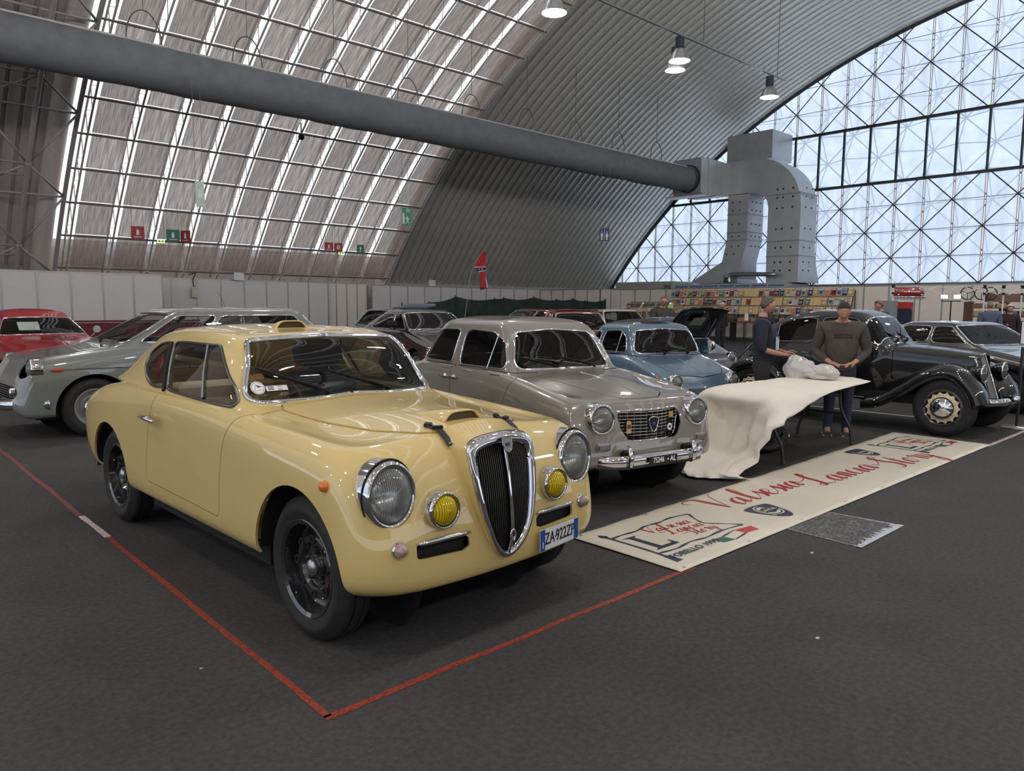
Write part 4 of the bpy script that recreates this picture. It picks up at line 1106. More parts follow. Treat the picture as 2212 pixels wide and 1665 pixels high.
    M3 = stk(-.50, 1.102); MB().prism([(-.048, -.017), (.042, -.012), (.042, .020), (-.046, .017)], .001, M3).build('orange_permit', mat('permit_orange', (206, 142, 52), .6, noise=.25, scale=60), T)
    # cabin
    MB().box((0, 1.27, .36), (1.30, 1.60, .10)).box((0, 2.05, .62), (1.1, .6, .42)).box((0, 2.62, .75), (1.0, .5, .3)).build('cabin_floor', LINING, T)
    MB().box((0, .92, .86), (1.22, .22, .20), bev=.05).build('dashboard', LINING, T, smooth='auto')
    SG = mat('charcoal_seat', (44, 47, 52), .8, noise=.1)
    seat(T, .30, 1.22, .42, .44, SG, .52); seat(T, -.34, 1.25, .42, .44, SG, .34, head=False)
    steering(T, (-.30, 1.10, .93), .185, mat('wood_wheel', (78, 42, 34), .4))
    bar = MB(); bar.tube(catmull([(-.56, 1.95, .5), (-.56, 1.95, 1.05), (-.42, 1.93, 1.235), (.42, 1.93, 1.235), (.56, 1.95, 1.05), (.56, 1.95, .5)], 6), .022, 8); bar.tube([(-.58, 1.95, .90), (-.40, 1.30, .85)], .018, 8); bar.tube([(-.5, 2.0, 1.15), (.5, 2.45, .95)], .018, 8)
    bar.build('roll_cage', LINING, T, smooth=True)
    MB().lathe([(.06, -.004), (.075, .004), (.05, .016), (0, .02)], 24, face_to((-1, .1, .3), (-.585, 2.02, 1.10))).build('red_sticker', mat('red_lens', (146, 28, 40), .3), T, smooth=True).scale = (1, 1, 1)
    # under-body and wheels
    MB().box((0, 1.3, .25), (.62, 3.2, .10)).box((0, 1.27, .25), (1.3, 1.6, .10)).build('underbody', DARK, T)
    for sd in (-1, 1):
        for yy, rr in ((0, .385), (2.53, .375)):
            m = MB().tube([(sd*.742, yy, .335), (sd*.34, yy, .335)], rr, 36, cap=False); P = m.v
            o = m.build('wheel_well', DARK, T, smooth=True)
            # only the upper half of the drum, plus its inner wall
            me = o.data; bm = bmesh.new(); bm.from_mesh(me); bmesh.ops.delete(bm, geom=[f for f in bm.faces if f.calc_center_median().z < .31], context='FACES'); bm.to_mesh(me); bm.free()
            MB().lathe([(rr, 0), (0, .001)], 28, basis((0, 1, 0), (0, 0, 1), (sd, 0, 0), (sd*.35, yy, .335))).build('inner_wing', DARK, T)
            wheel(T, (sd*.645, yy, .325), .325, .168, .212, 'steel', sd, BLACK)
    return T
yellow = build_yellow()
# ================================================================ the grey saloon
GREY = mat('grey_beige_paint', (124, 119, 110), .28, coat=1.0, noise=.015, scale=3)
def build_grey():
    p = dict(hw=.695, yF=-.58, yR=3.35, wb=2.42, sill=.30, crest=[(-.6, .735), (-.45, .80), (0, .862), (.5, .925), (1, .94), (1.9, .93), (2.6, .88), (3.4, .72)],
             wsb=.585, wst=.815, rft=2.17, rwb=2.46, hb=.60, ht=.495, zb=.945, zt=1.275, zr=1.412, cowl=.962, brow=.022, bulge=.012, valley=.025, nose=.85,
             ra=.345, tyre=.30, inset=.115, rim=.18, tw=.15, lamp=(.475, .680, .108, .035, .12),
             grille=[(0, .727), (.27, .722), (.312, .69), (.305, .60), (.24, .505), (0, .497)], grille_r=.03,
             screen=[(-.50, .985), (-.46, .955), (0, .958), (.46, .955), (.50, .985), (.405, 1.262), (0, 1.288), (-.405, 1.262)],
             windows=[[(.635, .958), (1.435, .952), (1.45, 1.245), (1.35, 1.275), (.96, 1.262), (.76, 1.19)], [(1.585, .952), (2.27, .962), (2.255, 1.10), (2.13, 1.20), (1.95, 1.265), (1.56, 1.272)]],
             posts=[((.925, .953), (.875, 1.25))],
             doors=[[(.50, .36), (.505, .70), (.42, .868), (.375, .935), (1.47, .94), (1.47, .36)], [(1.478, .94), (2.2, .94), (2.1, .75), (1.95, .62), (1.95, .36), (1.478, .36)]], handles=[(1.38, .835), (1.57, .835)],
             bonnet=[(0, -.43), (.17, -.42), (.27, -.33), (.43, .40), (.42, .50), (.3, .525), (0, .535)], heads=False, wheel_side=-.5)
    T, s = gen_car('saloon', 'grey beige saloon with round headlights and a chrome mesh grille beside the yellow coupe', (4.65, 3.87), -11, p, GREY, res=(8, 6))
    # crease down the bonnet
    P = [s.at(x=0, y=y, cond=lambda S: S[:, :, 2] > .7)[0] for y in np.linspace(-.46, .50, 14)]
    MB().tube([q + Vector((0, 0, -.003)) for q in P], [.003]+[.009]*12+[.004], 8).build('bonnet_crease', GREY, T, smooth=True)
    # grille: chrome surround, bars, shield
    G = bpy.data.objects.new('grille', None); C.objects.link(G); G.parent = T
    yg = s.at(x=0, z=.61, cond=lambda S: S[:, :, 1] < 0)[0].y + .012
    O = catmull([(x, 0, z) for x, z in sym([(0, .727), (.27, .722), (.312, .69), (.305, .60), (.24, .505), (0, .497)])], 6, True)
    yo = lambda x: yg + .075*(abs(x)/.3)**2
    MB().tube([(q.x, yo(q.x)-.014, q.z) for q in O], .010, 8, closed=True).build('grille_frame', CHROME, G, smooth=True)
    half = lambda z: np.interp(z, [.497, .505, .60, .69, .722], [.22, .236, .30, .307, .27])
    for k in range(9):
        z = .515 + k*.0245; h = half(z)
        MB().tube([(x, yo(x)-.010, z) for x in np.linspace(-h, h, 13)], .0042, 5).build('grille_bar', CHROME, G)
    for k in range(-5, 6):
        x = k*.053; zt = .722 if abs(x) < .25 else .70; zb_ = .50 if abs(x) < .22 else .50+(abs(x)-.22)*1.25
        MB().tube([(x, yo(x)-.004, zb_), (x, yo(x)-.004, zt)], .003, 5).build('grille_upright', STEEL, G)
    obj('grille_back', [(q.x, yo(q.x)+.05, q.z) for q in O], [tuple(range(len(O)))], DARK, G)
    sh = catmull([(0, .056, 0), (.030, .050, 0), (.045, .038, 0), (.040, 0, 0), (.020, -.042, 0), (0, -.056, 0), (-.020, -.042, 0), (-.040, 0, 0), (-.045, .038, 0), (-.030, .050, 0)], 4, True)
    Mb = face_to((0, -1, .05), (0, yg-.020, .615))
    b = MB().prism([(q.x*.9, q.y*.9) for q in sh], .006, Mb).build('shield_badge', mat('shield_dark', (34, 36, 44), .25, .4), G); MB().tube([Mb @ Vector((q.x, q.y, .005)) for q in sh], .005, 6, closed=True).build('badge_rim', CHROME, b, smooth=True)
    MB().lathe([(.020, .005), (.016, .009), (0, .010)], 16, Mb).build('badge_disc', mat('badge_blue2', (44, 52, 84), .3), b)
    def tagm(x, z, poly, m, nm): return MB().prism(poly, .004, face_to((0, -1, .03), (x, yo(x)-.022, z))).build(nm, m, G)
    t_ = tagm(-.212, .60, [(-.022, -.045), (.022, -.045), (.022, .035), (.010, .050), (-.010, .050), (-.022, .035)], mat('card_tag', (196, 160, 112), .6), 'hanging_tag')
    MB().prism([(-.017, -.008), (.017, -.008), (.017, .022), (-.017, .022)], .001, face_to((0, -1, .03), (-.212, yo(.212)-.0265, .60))).build('tag_print', mat('tag_print', (86, 62, 46), .6), t_)
    tagm(.205, .672, [(-.022, -.024), (.022, -.024), (.022, .024), (-.022, .024)], mat('brass_plaque', (196, 160, 88), .35, .6), 'brass_plaque')
    tagm(.192, .578, [(.024*math.cos(a), .028*math.sin(a)) for a in np.linspace(0, 2*PI, 20)[:-1]], WHITE, 'white_badge')
    MB().prism([(-.010, -.010), (.010, -.010), (.010, .010), (-.010, .010)], .001, face_to((0, -1, .03), (.192, yo(.192)-.0265, .578))).build('badge_mark', mat('tag_black', (30, 30, 32), .6), G)
    # bumper, overriders, plate
    bu = bumper(T, s, .372, -.05, .62, .046, CHROME, p['yF'], wrap=.55)
    MB().tube([(x, p['yF']-.055+.55*2.2*max(0, abs(x)/.62-.55)**2, .325) for x in np.linspace(-.60, .60, 15)], .012, 6).build('bumper_lower_edge', mat('bumper_underside', (92, 100, 96), .2, .9), bu)
    for sd in (-1, 1):
        q = Vector((sd*.315, p['yF']-.062, .40)); m = MB(); m.tube([q+Vector((0, .01, -.085)), q+Vector((0, -.022, -.05)), q+Vector((0, -.03, .0)), q+Vector((0, -.016, .06)), q+Vector((0, .012, .088))], [.012, .022, .024, .018, .008], 10)
        m.build('overrider', CHROME, bu, smooth=True)
        MB().box((sd*.30, p['yF']-.028, .395), (.10, .04, .12), bev=.02).build('overrider_bracket', mat('dark_chrome', (46, 44, 44), .18, .8), bu)
        q, n = s.at(x=.479, z=.480, cond=lambda S: S[:, :, 1] < -.2)
        tl = MB().box((sd*q.x, q.y-.008, .480), (.112, .03, .062), bev=.012).build('parking_lamp', CHROME, T, smooth='auto'); MB().box((sd*q.x, q.y-.022, .480), (.086, .014, .042), bev=.006).build('lens', mat('grey_lens', (120, 116, 116), .12, coat=.7), tl)
        q, n = s.at(y=-.47, z=.705, cond=lambda S: S[:, :, 0] > .5); n.x *= sd
        ind = MB().box((0, 0, 0), (.066, .026, .018), face_to(n, (0, 0, 0)).to_3x3(), bev=.006).build('side_indicator', mat('red_amber_lens', (176, 66, 34), .2, coat=.6), T); ind.location = (sd*(q.x+.006), q.y, q.z)
        MB().tube([s.at(y=y, z=.935-.0*y, cond=lambda S: S[:, :, 0] > .3)[0]*1 if 0 else Vector((sd*(s.at(y=y, z=.915, cond=lambda S: S[:, :, 0] > .45)[0].x+.003), y, .915)) for y in np.linspace(.62, 2.3, 12)], .005, 5).build('waist_moulding', CHROME, T)
    Mp = face_to((0, -1, .02), (0, p['yF']-.085, .366))
    pl = MB().prism([(-.138, -.030), (.138, -.030), (.138, .030), (-.138, .030)], .006, Mp).build('number_plate', mat('plate_black', (24, 23, 24), .4), bu)
    text('plate_lettering', '75246', .056, WHITE, Mp @ Matrix.Translation((-.048, 0, .0065)), pl, sx=.78, bold=.0006); text('plate_lettering', 'AL', .056, WHITE, Mp @ Matrix.Translation((.094, 0, .0065)), pl, sx=.9, bold=.0006)
    MB().lathe([(.007, 0), (.007, .001), (0, .001)], 10, Mp @ Matrix.Translation((.045, 0, .0065))).build('plate_dot', WHITE, pl)
    ws = lambda z: p['wsb'] + (z-.96)/.315*.23 - .02
    wiper(T, (-.10, p['wsb']-.015, .965), (-.36, ws(1.03), 1.03), (0, -.8, .6)); wiper(T, (.30, p['wsb']-.015, .96), (.02, ws(1.03), 1.03), (0, -.8, .6))
    return T
grey = build_grey()

# ================================================================ the pale blue minicar
BLUE = mat('pale_blue_paint', (78, 103, 122), .28, coat=1.0, noise=.015, scale=3)
def build_blue():
    p = dict(hw=.645, yF=-.56, yR=2.42, wb=1.84, sill=.28, crest=[(-.6, .60), (-.48, .665), (-.3, .735), (0, .815), (.25, .88), (1, .905), (1.6, .88), (2.1, .80), (2.5, .66)],
             wsb=.175, wst=.33, rft=1.10, rwb=1.42, hb=.565, ht=.50, zb=.905, zt=1.195, zr=1.325, cowl=.90, brow=.02, bulge=.0, valley=-.005, nose=.9,
             ra=.30, tyre=.26, inset=.10, rim=.155, tw=.13, lamp=(.462, .615, .088, .02, .06),
             screen=[(-.535, .955), (-.49, .915), (0, .908), (.49, .915), (.535, .955), (.447, 1.19), (0, 1.215), (-.447, 1.19)],
             windows=[[(.325, .922), (.872, .925), (.80, 1.185), (.50, 1.195), (.375, 1.11)], [(.925, .938), (1.16, .96), (1.145, 1.08), (1.03, 1.165), (.885, 1.18)]],
             posts=[((.53, .918), (.47, 1.18))], doors=[[(.24, .34), (.24, .65), (.135, .89), (.90, .895), (.95, .70), (.95, .34)]], handles=[(.82, .80)],
             bonnet=[(0, -.44), (.34, -.405), (.435, -.30), (.47, -.1), (.46, .06), (.36, .115), (0, .125)], wheel_side=.5)
    T, s = gen_car('minicar', 'pale blue bubble shaped minicar with a black folding roof behind the covered table', (7.80, 5.36), -13, p, BLUE)
    # folding cloth roof
    g = []
    for i in range(13):
        y = .44 + .72*i/12; r = []
        for k in range(17):
            x = -.42 + .84*k/16; q = s.at(x=abs(x), y=y, cond=lambda S: S[:, :, 2] > 1.12)[0]; r.append((x, y, 1.30 + .034*math.sin(PI*min(1, i/11)) - .075*abs(x/.42)**2.4 - .02*max(0, i-9)/3))
        g.append(r)
    o = MB().grid(g).build('cloth_roof', mat('black_canvas', (34, 34, 38), .8, noise=.15, scale=40), T, smooth=True); md = o.modifiers.new('t', 'SOLIDIFY'); md.thickness = .025
    P = [s.at(x=0, y=y, cond=lambda S: S[:, :, 2] > .6)[0] for y in np.linspace(-.45, .11, 10)]
    MB().tube([q+Vector((0, 0, -.002)) for q in P], [.002]+[.007]*8+[.002], 8).build('bonnet_crease', BLUE, T, smooth=True)
    MB().box((0, s.at(x=0, z=.50, cond=lambda S: S[:, :, 1] < 0)[0].y-.012, .50), (.62, .03, .10), bev=.01).build('front_grille', mat('blue_grille', (58, 74, 88), .4), T)
    for k in range(5): MB().box((0, s.at(x=0, z=.50, cond=lambda S: S[:, :, 1] < 0)[0].y-.030, .468+k*.017), (.56, .008, .005)).build('grille_bar', STEEL, T)
    bumper(T, s, .36, -.05, .60, .045, CHROME, p['yF'], wrap=.5)
    for sd in (-1, 1):
        q, n = s.at(y=-.33, z=.665, cond=lambda S: S[:, :, 0] > .45); n.x *= sd
        MB().lathe([(.02, -.005), (.02, .008), (0, .016)], 12, face_to(n, (sd*q.x, q.y, q.z))).build('side_indicator', mat('amber_lens', (214, 110, 24)), T, smooth=True)
    q, n = s.at(y=-.10, z=.64, cond=lambda S: S[:, :, 0] > .45)
    MB().lathe([(.07, 0), (.07, .002), (0, .002)], 24, face_to((-n.x, n.y, n.z), (-q.x-.002, q.y, q.z)) @ Matrix.Diagonal((1.25, .8, 1, 1))).build('oval_sticker', mat('sticker_pale', (176, 190, 200), .5, noise=.3, scale=60), T)
    m = MB(); a = Vector((.52, .10, .93)); m.tube([a, a+Vector((.05, -.06, .0)), a+Vector((.09, -.05, .02))], .007, 6); m.build('mirror_arm', CHROME, T)
    MB().lathe([(.002, -.03), (.045, -.018), (.062, .0), (.058, .006), (0, .006)], 20, face_to((-.3, .95, 0), a+Vector((.10, -.05, .07)))).build('wing_mirror', CHROME, T, smooth=True)
    ws = lambda z: p['wsb'] + (z-.91)/.3*.15 - .03
    wiper(T, (-.08, p['wsb']-.02, .915), (-.36, ws(.965), .965), (0, -.9, .5), blade=.30); wiper(T, (.30, p['wsb']-.02, .915), (.05, ws(.975), .975), (0, -.9, .5), blade=.30)
    return T
blue = build_blue()
# ================================================================ the black pre-war saloon
BLK = mat('black_car_paint', (7, 7, 10), .5, coat=.75, noise=.05, spec=.2)
def build_black():
    T = thing('vintage_saloon', 'black prewar saloon with swept wings, upright mesh radiator and a cream scalloped wheel', 'car', (10.2, 2.95, 0), math.radians(-2))
    y = [-.30, -.1, .25, .60, .70, .95, 1.35, 1.75, 2.15, 2.5, 2.8, 2.97]
    W = [[.15, .22, .30, .40, .46, .55, .58, .58, .56, .50, .38, .2], [.165, .235, .33, .44, .50, .58, .605, .605, .585, .53, .41, .22],
         [.17, .24, .34, .46, .52, .60, .62, .62, .60, .54, .42, .22], [.172, .24, .338, .455, .51, .562, .582, .582, .555, .485, .365, .2],
         [.165, .225, .315, .43, .465, .515, .54, .535, .495, .405, .285, .16], [.145, .195, .265, .365, .40, .455, .487, .477, .425, .315, .205, .12],
         [.08, .11, .15, .2, .24, .30, .33, .32, .27, .18, .11, .06], [0]*12]
    Z = [[.40]*12, [.54, .54, .55, .56, .56, .57, .57, .57, .57, .55, .5, .46], [.68, .69, .72, .76, .78, .80, .80, .80, .78, .71, .61, .53],
         [.82, .85, .90, .95, .98, 1.00, 1.00, 1.00, .98, .90, .76, .62], [.885, .91, .955, .99, 1.035, 1.19, 1.20, 1.20, 1.14, 1.0, .82, .66],
         [.925, .95, .99, 1.015, 1.062, 1.345, 1.378, 1.368, 1.28, 1.09, .87, .69], [.945, .972, 1.012, 1.037, 1.078, 1.40, 1.452, 1.447, 1.345, 1.14, .90, .71], [.952, .98, 1.022, 1.048, 1.088, 1.41, 1.476, 1.472, 1.37, 1.16, .91, .72]]
    net = [[(W[r][c], y[c], Z[r][c]) for c in range(12)] for r in range(8)]
    s = Shell(net, 8, 6, .8, loop=False)
    s.cut(PU(3.45, 9.5, 4.14, 4.92, .12), 'windscreen', where=lambda c, u: 3.1 < u[0] and 3.8 < u[1] < 5.2)
    for nm, a, b in (('w0', 5.12, 6.30), ('w1', 6.48, 7.9)): s.cut(PU(3.22, 4.92, a, b, .2), nm, where=lambda c, u: 3 < u[0] < 5.3 and u[1] > 4.9)
    s.cut(PU(4.6, 9.5, 8.35, 9.0, .15), 'rear_window', where=lambda c, u: u[0] > 4.2 and 8 < u[1] < 9.4)
    s.panel(YZ([(.78, .42), (.80, 1.02), (1.55, 1.02), (1.55, .42)], .02), 'door', .006, where=lambda c, u: u[0] < 3.15)
    s.panel(YZ([(1.57, .42), (1.57, 1.02), (2.2, 1.02), (2.15, .7), (2.0, .42)], .02), 'door2', .006, where=lambda c, u: u[0] < 3.15)
    s.panel(lambda X, U: np.maximum(np.abs(X[:, 1]-.17)-.42, .62-X[:, 2]), 'bonnet', .006, where=lambda c, u: c[1] < .64)
    s.drop('_gap')
    s.part('body', BLK, T, 0, .012, inner=DARK); s.part('bonnet', BLK, T, 0, .01, inner=DARK)
    DG = glass('dark_glass', (110, 116, 122), ior=1.5)
    s.part('windscreen', DG, T, 0); s.part('rear_window', DG, T, 0)
    tube_sym(smooth_chain(max(s.edge_loop('windscreen'), key=len), 2, False), .010, 'windscreen_frame', CHROME, T)
    for sd in (-1, 1):
        for dn, hy in (('door', 1.45), ('door2', 1.68)):
            d = s.part(dn, BLK, T, sd, .012, inner=DARK, oname='door'); q, n = s.at(y=hy, z=.90, cond=lambda S: S[:, :, 0] > .3)
            MB().tube([(sd*(q.x+.005), hy, .90), (sd*(q.x+.035), hy, .90), (sd*(q.x+.035), hy-.09, .895)], .008, 6).build('door_handle', CHROME, d)
        for nm in ('w0', 'w1'):
            w_ = s.part(nm, DG, T, sd, oname='window'); L = [Vector((p.x*sd, p.y, p.z)) for p in smooth_chain(s.edge_loop(nm)[0])]
            MB().tube(thin(L, .02)[:-1], .008, 6, closed=True).build('window_frame', mat('dull_chrome', (112, 112, 112)), w_, smooth=True)
        # wings
        def wing(path, xs, dz, nm):
            C_ = catmull([(0, a, b) for a, b in path], 7); rws = []
            for i, q in enumerate(C_):
                a, b = C_[max(0, i-1)], C_[min(len(C_)-1, i+1)]; t = (b-a).normalized(); n = Vector((0, -t.z, t.y)); n = n if n.z > 0 or abs(n.z) < .2 and (n.y < 0) == (q.y < path[len(path)//2][0]) else -n
                rws.append([(sd*x, q.y + n.y*d, q.z + n.z*d) for x, d in zip(xs, dz)])
            o = MB().grid(rws).build(nm, BLK, T, smooth=True); md = o.modifiers.new('t', 'SOLIDIFY'); md.thickness = .008; md.offset = 0
            lip = MB().tube([r[-1] for r in rws], .008, 6).build('wing_bead', BLK, o, smooth=True)
            return o
        xs = [.22, .32, .42, .50, .57, .62, .66, .69, .70, .70]; dz = [-.10, -.06, -.02, .0, .0, -.006, -.02, -.05, -.09, -.14]
        wing([(.86, .385), (.70, .41), (.55, .485), (.38, .60), (.21, .725), (.05, .81), (-.12, .838), (-.27, .79), (-.39, .68), (-.48, .55), (-.53, .42)], xs, dz, 'front_wing')
        wing([(1.72, .39), (1.85, .48), (2.0, .64), (2.2, .775), (2.42, .80), (2.65, .74), (2.82, .60), (2.93, .42)], [x if x > .3 else .4 for x in [.36, .42, .48, .53, .58, .63, .67, .695, .705, .705]], dz, 'rear_wing')
        MB().box((sd*.58, 1.28, .375), (.22, .95, .03), bev=.01).build('running_board', BLK, T)
        wheel(T, (sd*.60, -.09, .34), .34, .15, .205, 'scallop', sd, BLACK); wheel(T, (sd*.60, 2.42, .34), .34, .15, .205, 'scallop', sd, BLACK)
        # standing headlamp
        h = MB().lathe([(0, -.17), (.03, -.165), (.065, -.13), (.092, -.06), (.102, 0)], 28, face_to((0, -1, 0), (sd*.365, -.40, .745))).build('headlight', BLK, T, smooth=True)
        MB().lathe([(.098, -.008), (.108, 0), (.106, .012), (.095, .016), (.092, .008)], 30, face_to((0, -1, 0), (sd*.365, -.40, .745))).build('lamp_rim', CHROME, h, smooth=True)
        MB().lathe([(.094, .008), (.07, .024), (0, .034)], 28, face_to((0, -1, 0), (sd*.365, -.40, .745))).build('lens', lens_mat('ribbed_lens', (214, 216, 214), .30), h, smooth=True)
        MB().tube([(sd*.365, -.34, .66), (sd*.34, -.28, .60), (sd*.25, -.1, .62)], .018, 8).build('lamp_bracket', BLK, h)
        MB().tube([(sd*.20, -.18, .775), (sd*.36, -.33, .81)], .012, 6).build('lamp_stay', CHROME, h)
        m = MB(); P = [Vector((sd*x, -.60 + .16*(x/.55)**3, .425)) for x in np.linspace(.10, .56, 9)]
        for q in P: pass
        m.tube(P, [.03]+[.042]*7+[.03], 10); b = m.build('front_bumper', CHROME, T, smooth=True); MB().box((sd*.28, -.42, .42), (.05, .34, .05)).build('bumper_iron', BLK, b)
    # radiator: peaked chrome shell with fine mesh
    G = bpy.data.objects.new('radiator', None); C.objects.link(G); G.parent = T
    top = lambda x: .958 - .05*abs(x)/.18
    yb = lambda z: np.interp(z, [.42, .95], [-.455, -.285])
    A = [(-.135, .425), (.135, .425), (.178, .90), (0, .955), (-.178, .90)]
    fr = [Vector((x, yb(z)+.055*abs(x)/.18, z)) for x, z in A]
    MB().tube(fr, .015, 8, closed=True).build('radiator_shell', CHROME, G, smooth=True)
    MB().add([fr[4]+Vector((0, .02, .005)), fr[3]+Vector((0, .0, .005)), fr[2]+Vector((0, .02, .005)), Vector((.165, -.16, .945)), Vector((0, -.16, .985)), Vector((-.165, -.16, .945))], [(0, 1, 4, 5), (1, 2, 3, 4)]).build('radiator_top', CHROME, G)
    MB().box((0, -.285, .69), (.27, .10, .50), Matrix.Rotation(math.radians(-17), 3, 'X')).build('radiator_core', DARK, G)
    for k in range(-11, 12):
        x = k*.0125; hw = lambda z: np.interp(z, [.425, .90], [.135, .178])
        z0 = .44; z1 = .94 - .28*abs(x)
        if abs(x) > .132: z0 = .44 + (abs(x)-.132)*10
        MB().tube([(x, yb(z)+.055*abs(x)/.18+.004, z) for z in (z0, z1)], .0032, 4).build('radiator_slat', STEEL, G)
    for k in range(3): MB().tube([(sgn*.15, yb(.5+k*.14)+.048, .5+k*.14) if sgn else (0, yb(.5+k*.14)+.002, .5+k*.14) for sgn in (-1, 0, 1)], .003, 4).build('radiator_bar', STEEL, G)
    MB().tube([(0, yb(z)-.004, z) for z in (.43, .69, .95)], .007, 6).build('centre_bar', CHROME, G)
    MB().box((0, 1.2, .40), (1.1, 2.6, .12)).build('floor_pan', DARK, T)
    MB().box((0, 1.25, .62), (1.0, .5, .3), bev=.05).box((0, 1.52, .86), (1.0, .14, .5), bev=.05).box((0, 2.1, .7), (.95, .5, .3), bev=.05).box((0, 2.3, .92), (.8, .14, .4), bev=.05).build('seat', mat('dark_seat', (40, 38, 38), .8), T)
    wiper(T, (-.08, .685, 1.085), (-.30, .80, 1.20), (0, -.8, .6), blade=.26); wiper(T, (.2, .685, 1.08), (.02, .80, 1.20), (0, -.8, .6), blade=.26)
    return T
black = build_black()

# ================================================================ cars behind
def cp(col, nm): return mat(nm, col, .28, coat=1.0, noise=.02, scale=3)
CR = lambda f, m, w_, r: [(-.7, f), (-.4, f+.06), (0, f+.10), (w_, m), (2.0, m), (3.0, r+.04), (3.6, r)]
# long grey coupe behind the yellow car
GC = cp((112, 116, 112), 'slate_grey_paint')
p = dict(hw=.80, yF=-.80, yR=3.75, wb=2.85, sill=.26, crest=[(-.8, .84), (-.5, .90), (0, .955), (.4, .985), (1.2, 1.0), (2.4, .99), (3.2, .95), (3.8, .86)], wsb=.28, wst=.93, rft=2.72, rwb=3.10, hb=.70, ht=.57, zb=1.02, zt=1.375, zr=1.465, cowl=1.03, bulge=0, nose=1.0,
         ra=.40, tyre=.33, cz=.31, inset=.12, rim=.20, lamp=(.69, .79, .112, -.03, .10), grille=[(0, .60), (.60, .60), (.70, .56), (.66, .47), (0, .44)], doors=[[(.62, .36), (.62, .97), (1.78, .985), (1.80, .36)]], handles=[(1.66, .88)], windows=[('pu', 4.0, 6.55), ('pu', 6.72, 10.2)], fw=.014, lift=[.06, .05])
gcoupe, s = gen_car('grey_coupe', 'slate grey saloon with a chrome side strip parked crosswise behind the yellow coupe', (2.20, 10.0), -90, p, GC)
bumper(gcoupe, s, .40, -.05, .80, .055, CHROME, p['yF'], wrap=.9)
G = bpy.data.objects.new('grille', None); C.objects.link(G); G.parent = gcoupe
for k in range(6): MB().tube([(x, p['yF']+.02+.10*(x/.68)**4, .455+k*.026) for x in np.linspace(-.67, .67, 11)], .005, 5).build('grille_bar', CHROME, G)
MB().grid([[(x, p['yF']+.06+.10*(x/.68)**4, z) for x in np.linspace(-.7, .7, 9)] for z in (.43, .61)]).build('grille_back', DARK, G)
for sd in (-1, 1):
    q = [s.at(y=y, z=.775, cond=lambda S: S[:, :, 0] > .6)[0] for y in np.linspace(-.42, 2.8, 20)]
    MB().tube([(sd*(a.x+.004), a.y, .772) for a in q], .009, 6).build('side_strip', CHROME, gcoupe)
    a = s.at(y=-.36, z=.772, cond=lambda S: S[:, :, 0] > .6)[0]; MB().box((sd*(a.x+.008), -.36, .770), (.02, .11, .035), bev=.008).build('side_indicator', mat('red_amber_lens', (176, 66, 34)), gcoupe)
    a = s.at(x=.62, z=.54, cond=lambda S: S[:, :, 1] < -.4)[0]; MB().lathe([(.05, -.02), (.05, .02), (.03, .03), (0, .03)], 16, face_to((0, -1, 0), (sd*a.x, a.y-.01, .54))).build('side_lamp', CHROME, gcoupe)
wiper(gcoupe, (.12, .24, 1.04), (.45, .46, 1.14), (0, -.6, .8))

def back_car(name, label, loc, deg, paint, group=None, **k):
    q = dict(hw=.78, yF=-.72, yR=3.3, wb=2.45, sill=.24, crest=CR(.66, .90, .5, .82), wsb=.42, wst=.98, rft=2.25, rwb=2.75, hb=.66, ht=.53, zb=.90, zt=1.24, zr=1.33, cowl=.90, ra=.36, tyre=.30, lamp=(.60, .64, .085, .01, .05), res=(5, 4), seats=True, fw=.012)
    q.update(k); res = q.pop('res')
    return gen_car(name, label, loc, deg, q, paint, group, res)
RED = cp((140, 17, 23), 'red_paint')
o, s = back_car('red_coupe', 'red rounded fifties coupe seen nose on at the left edge', (2.72, 13.2), 6, RED, hw=.80, crest=[(-.8, .62), (-.5, .74), (0, .84), (.6, .90), (2, .92), (3.3, .7)], zb=.97, zt=1.26, zr=1.42, cowl=.98, wsb=.72, wst=1.10, rft=1.9, rwb=2.7, hb=.66, ht=.49, bulge=.04, valley=.09, fw=.009, lamp=(.60, .70, .10, .03, .08))
q = MB().lathe([(0, -.03), (.05, -.02), (.06, .0), (.058, .004), (0, .004)], 16, face_to((-.2, -.95, 0), (.80, .80, 1.06))).tube([(.72, .84, .94), (.80, .81, 1.03)], .008, 6).build('wing_mirror', mat('mirror_grey', (176, 178, 182), .3, .4), o)
P = [s.at(x=0, y=y, cond=lambda S: S[:, :, 2] > .6)[0] for y in np.linspace(-.55, .62, 10)]
MB().tube([a+Vector((0, 0, .001)) for a in P], .008, 6).build('bonnet_strip', CHROME, o)
MB().box((-.16, .98, 1.12), (.30, .01, .17), Matrix.Rotation(math.radians(-40), 3, 'X')).build('paper_sheet', WHITE, o)
MAR = cp((30, 21, 24), 'dark_maroon_paint')
o, s = back_car('dark_coupe', 'glossy dark maroon coupe with oval side windows behind the grey saloon', (9.35, 11.9), -8, MAR, zr=1.42, zt=1.34, zb=.98, cowl=.99, crest=CR(.70, .97, .5, .95), rft=2.0, rwb=3.0, windows=[('pu', 3.9, 6.3), ('pu', 6.45, 9.2)], hw=.86, hb=.74, ht=.58)
MB().box((-.93, .78, 1.12), (.20, .10, .13), bev=.03).tube([(-.86, .80, 1.0), (-.90, .79, 1.08)], .02, 6).build('wing_mirror', DARK, o, smooth='auto')
o, s = back_car('sports_coupe', 'black sports coupe behind the sign stand at the right edge', (13.2, 2.66), -22, cp((13, 14, 14), 'black_green_paint'), hw=.85, zr=1.30, zt=1.235, zb=.93, cowl=.925, crest=CR(.70, .90, .4, .84), wsb=.55, wst=1.08, rft=2.1, rwb=3.0, hb=.73, ht=.56, windows=[('pu', 3.9, 6.6), ('pu', 6.8, 9.6)], frame=CHROME)
MB().box((.25, -.78, .52), (.46, .02, .11)).build('number_plate', WHITE, o)
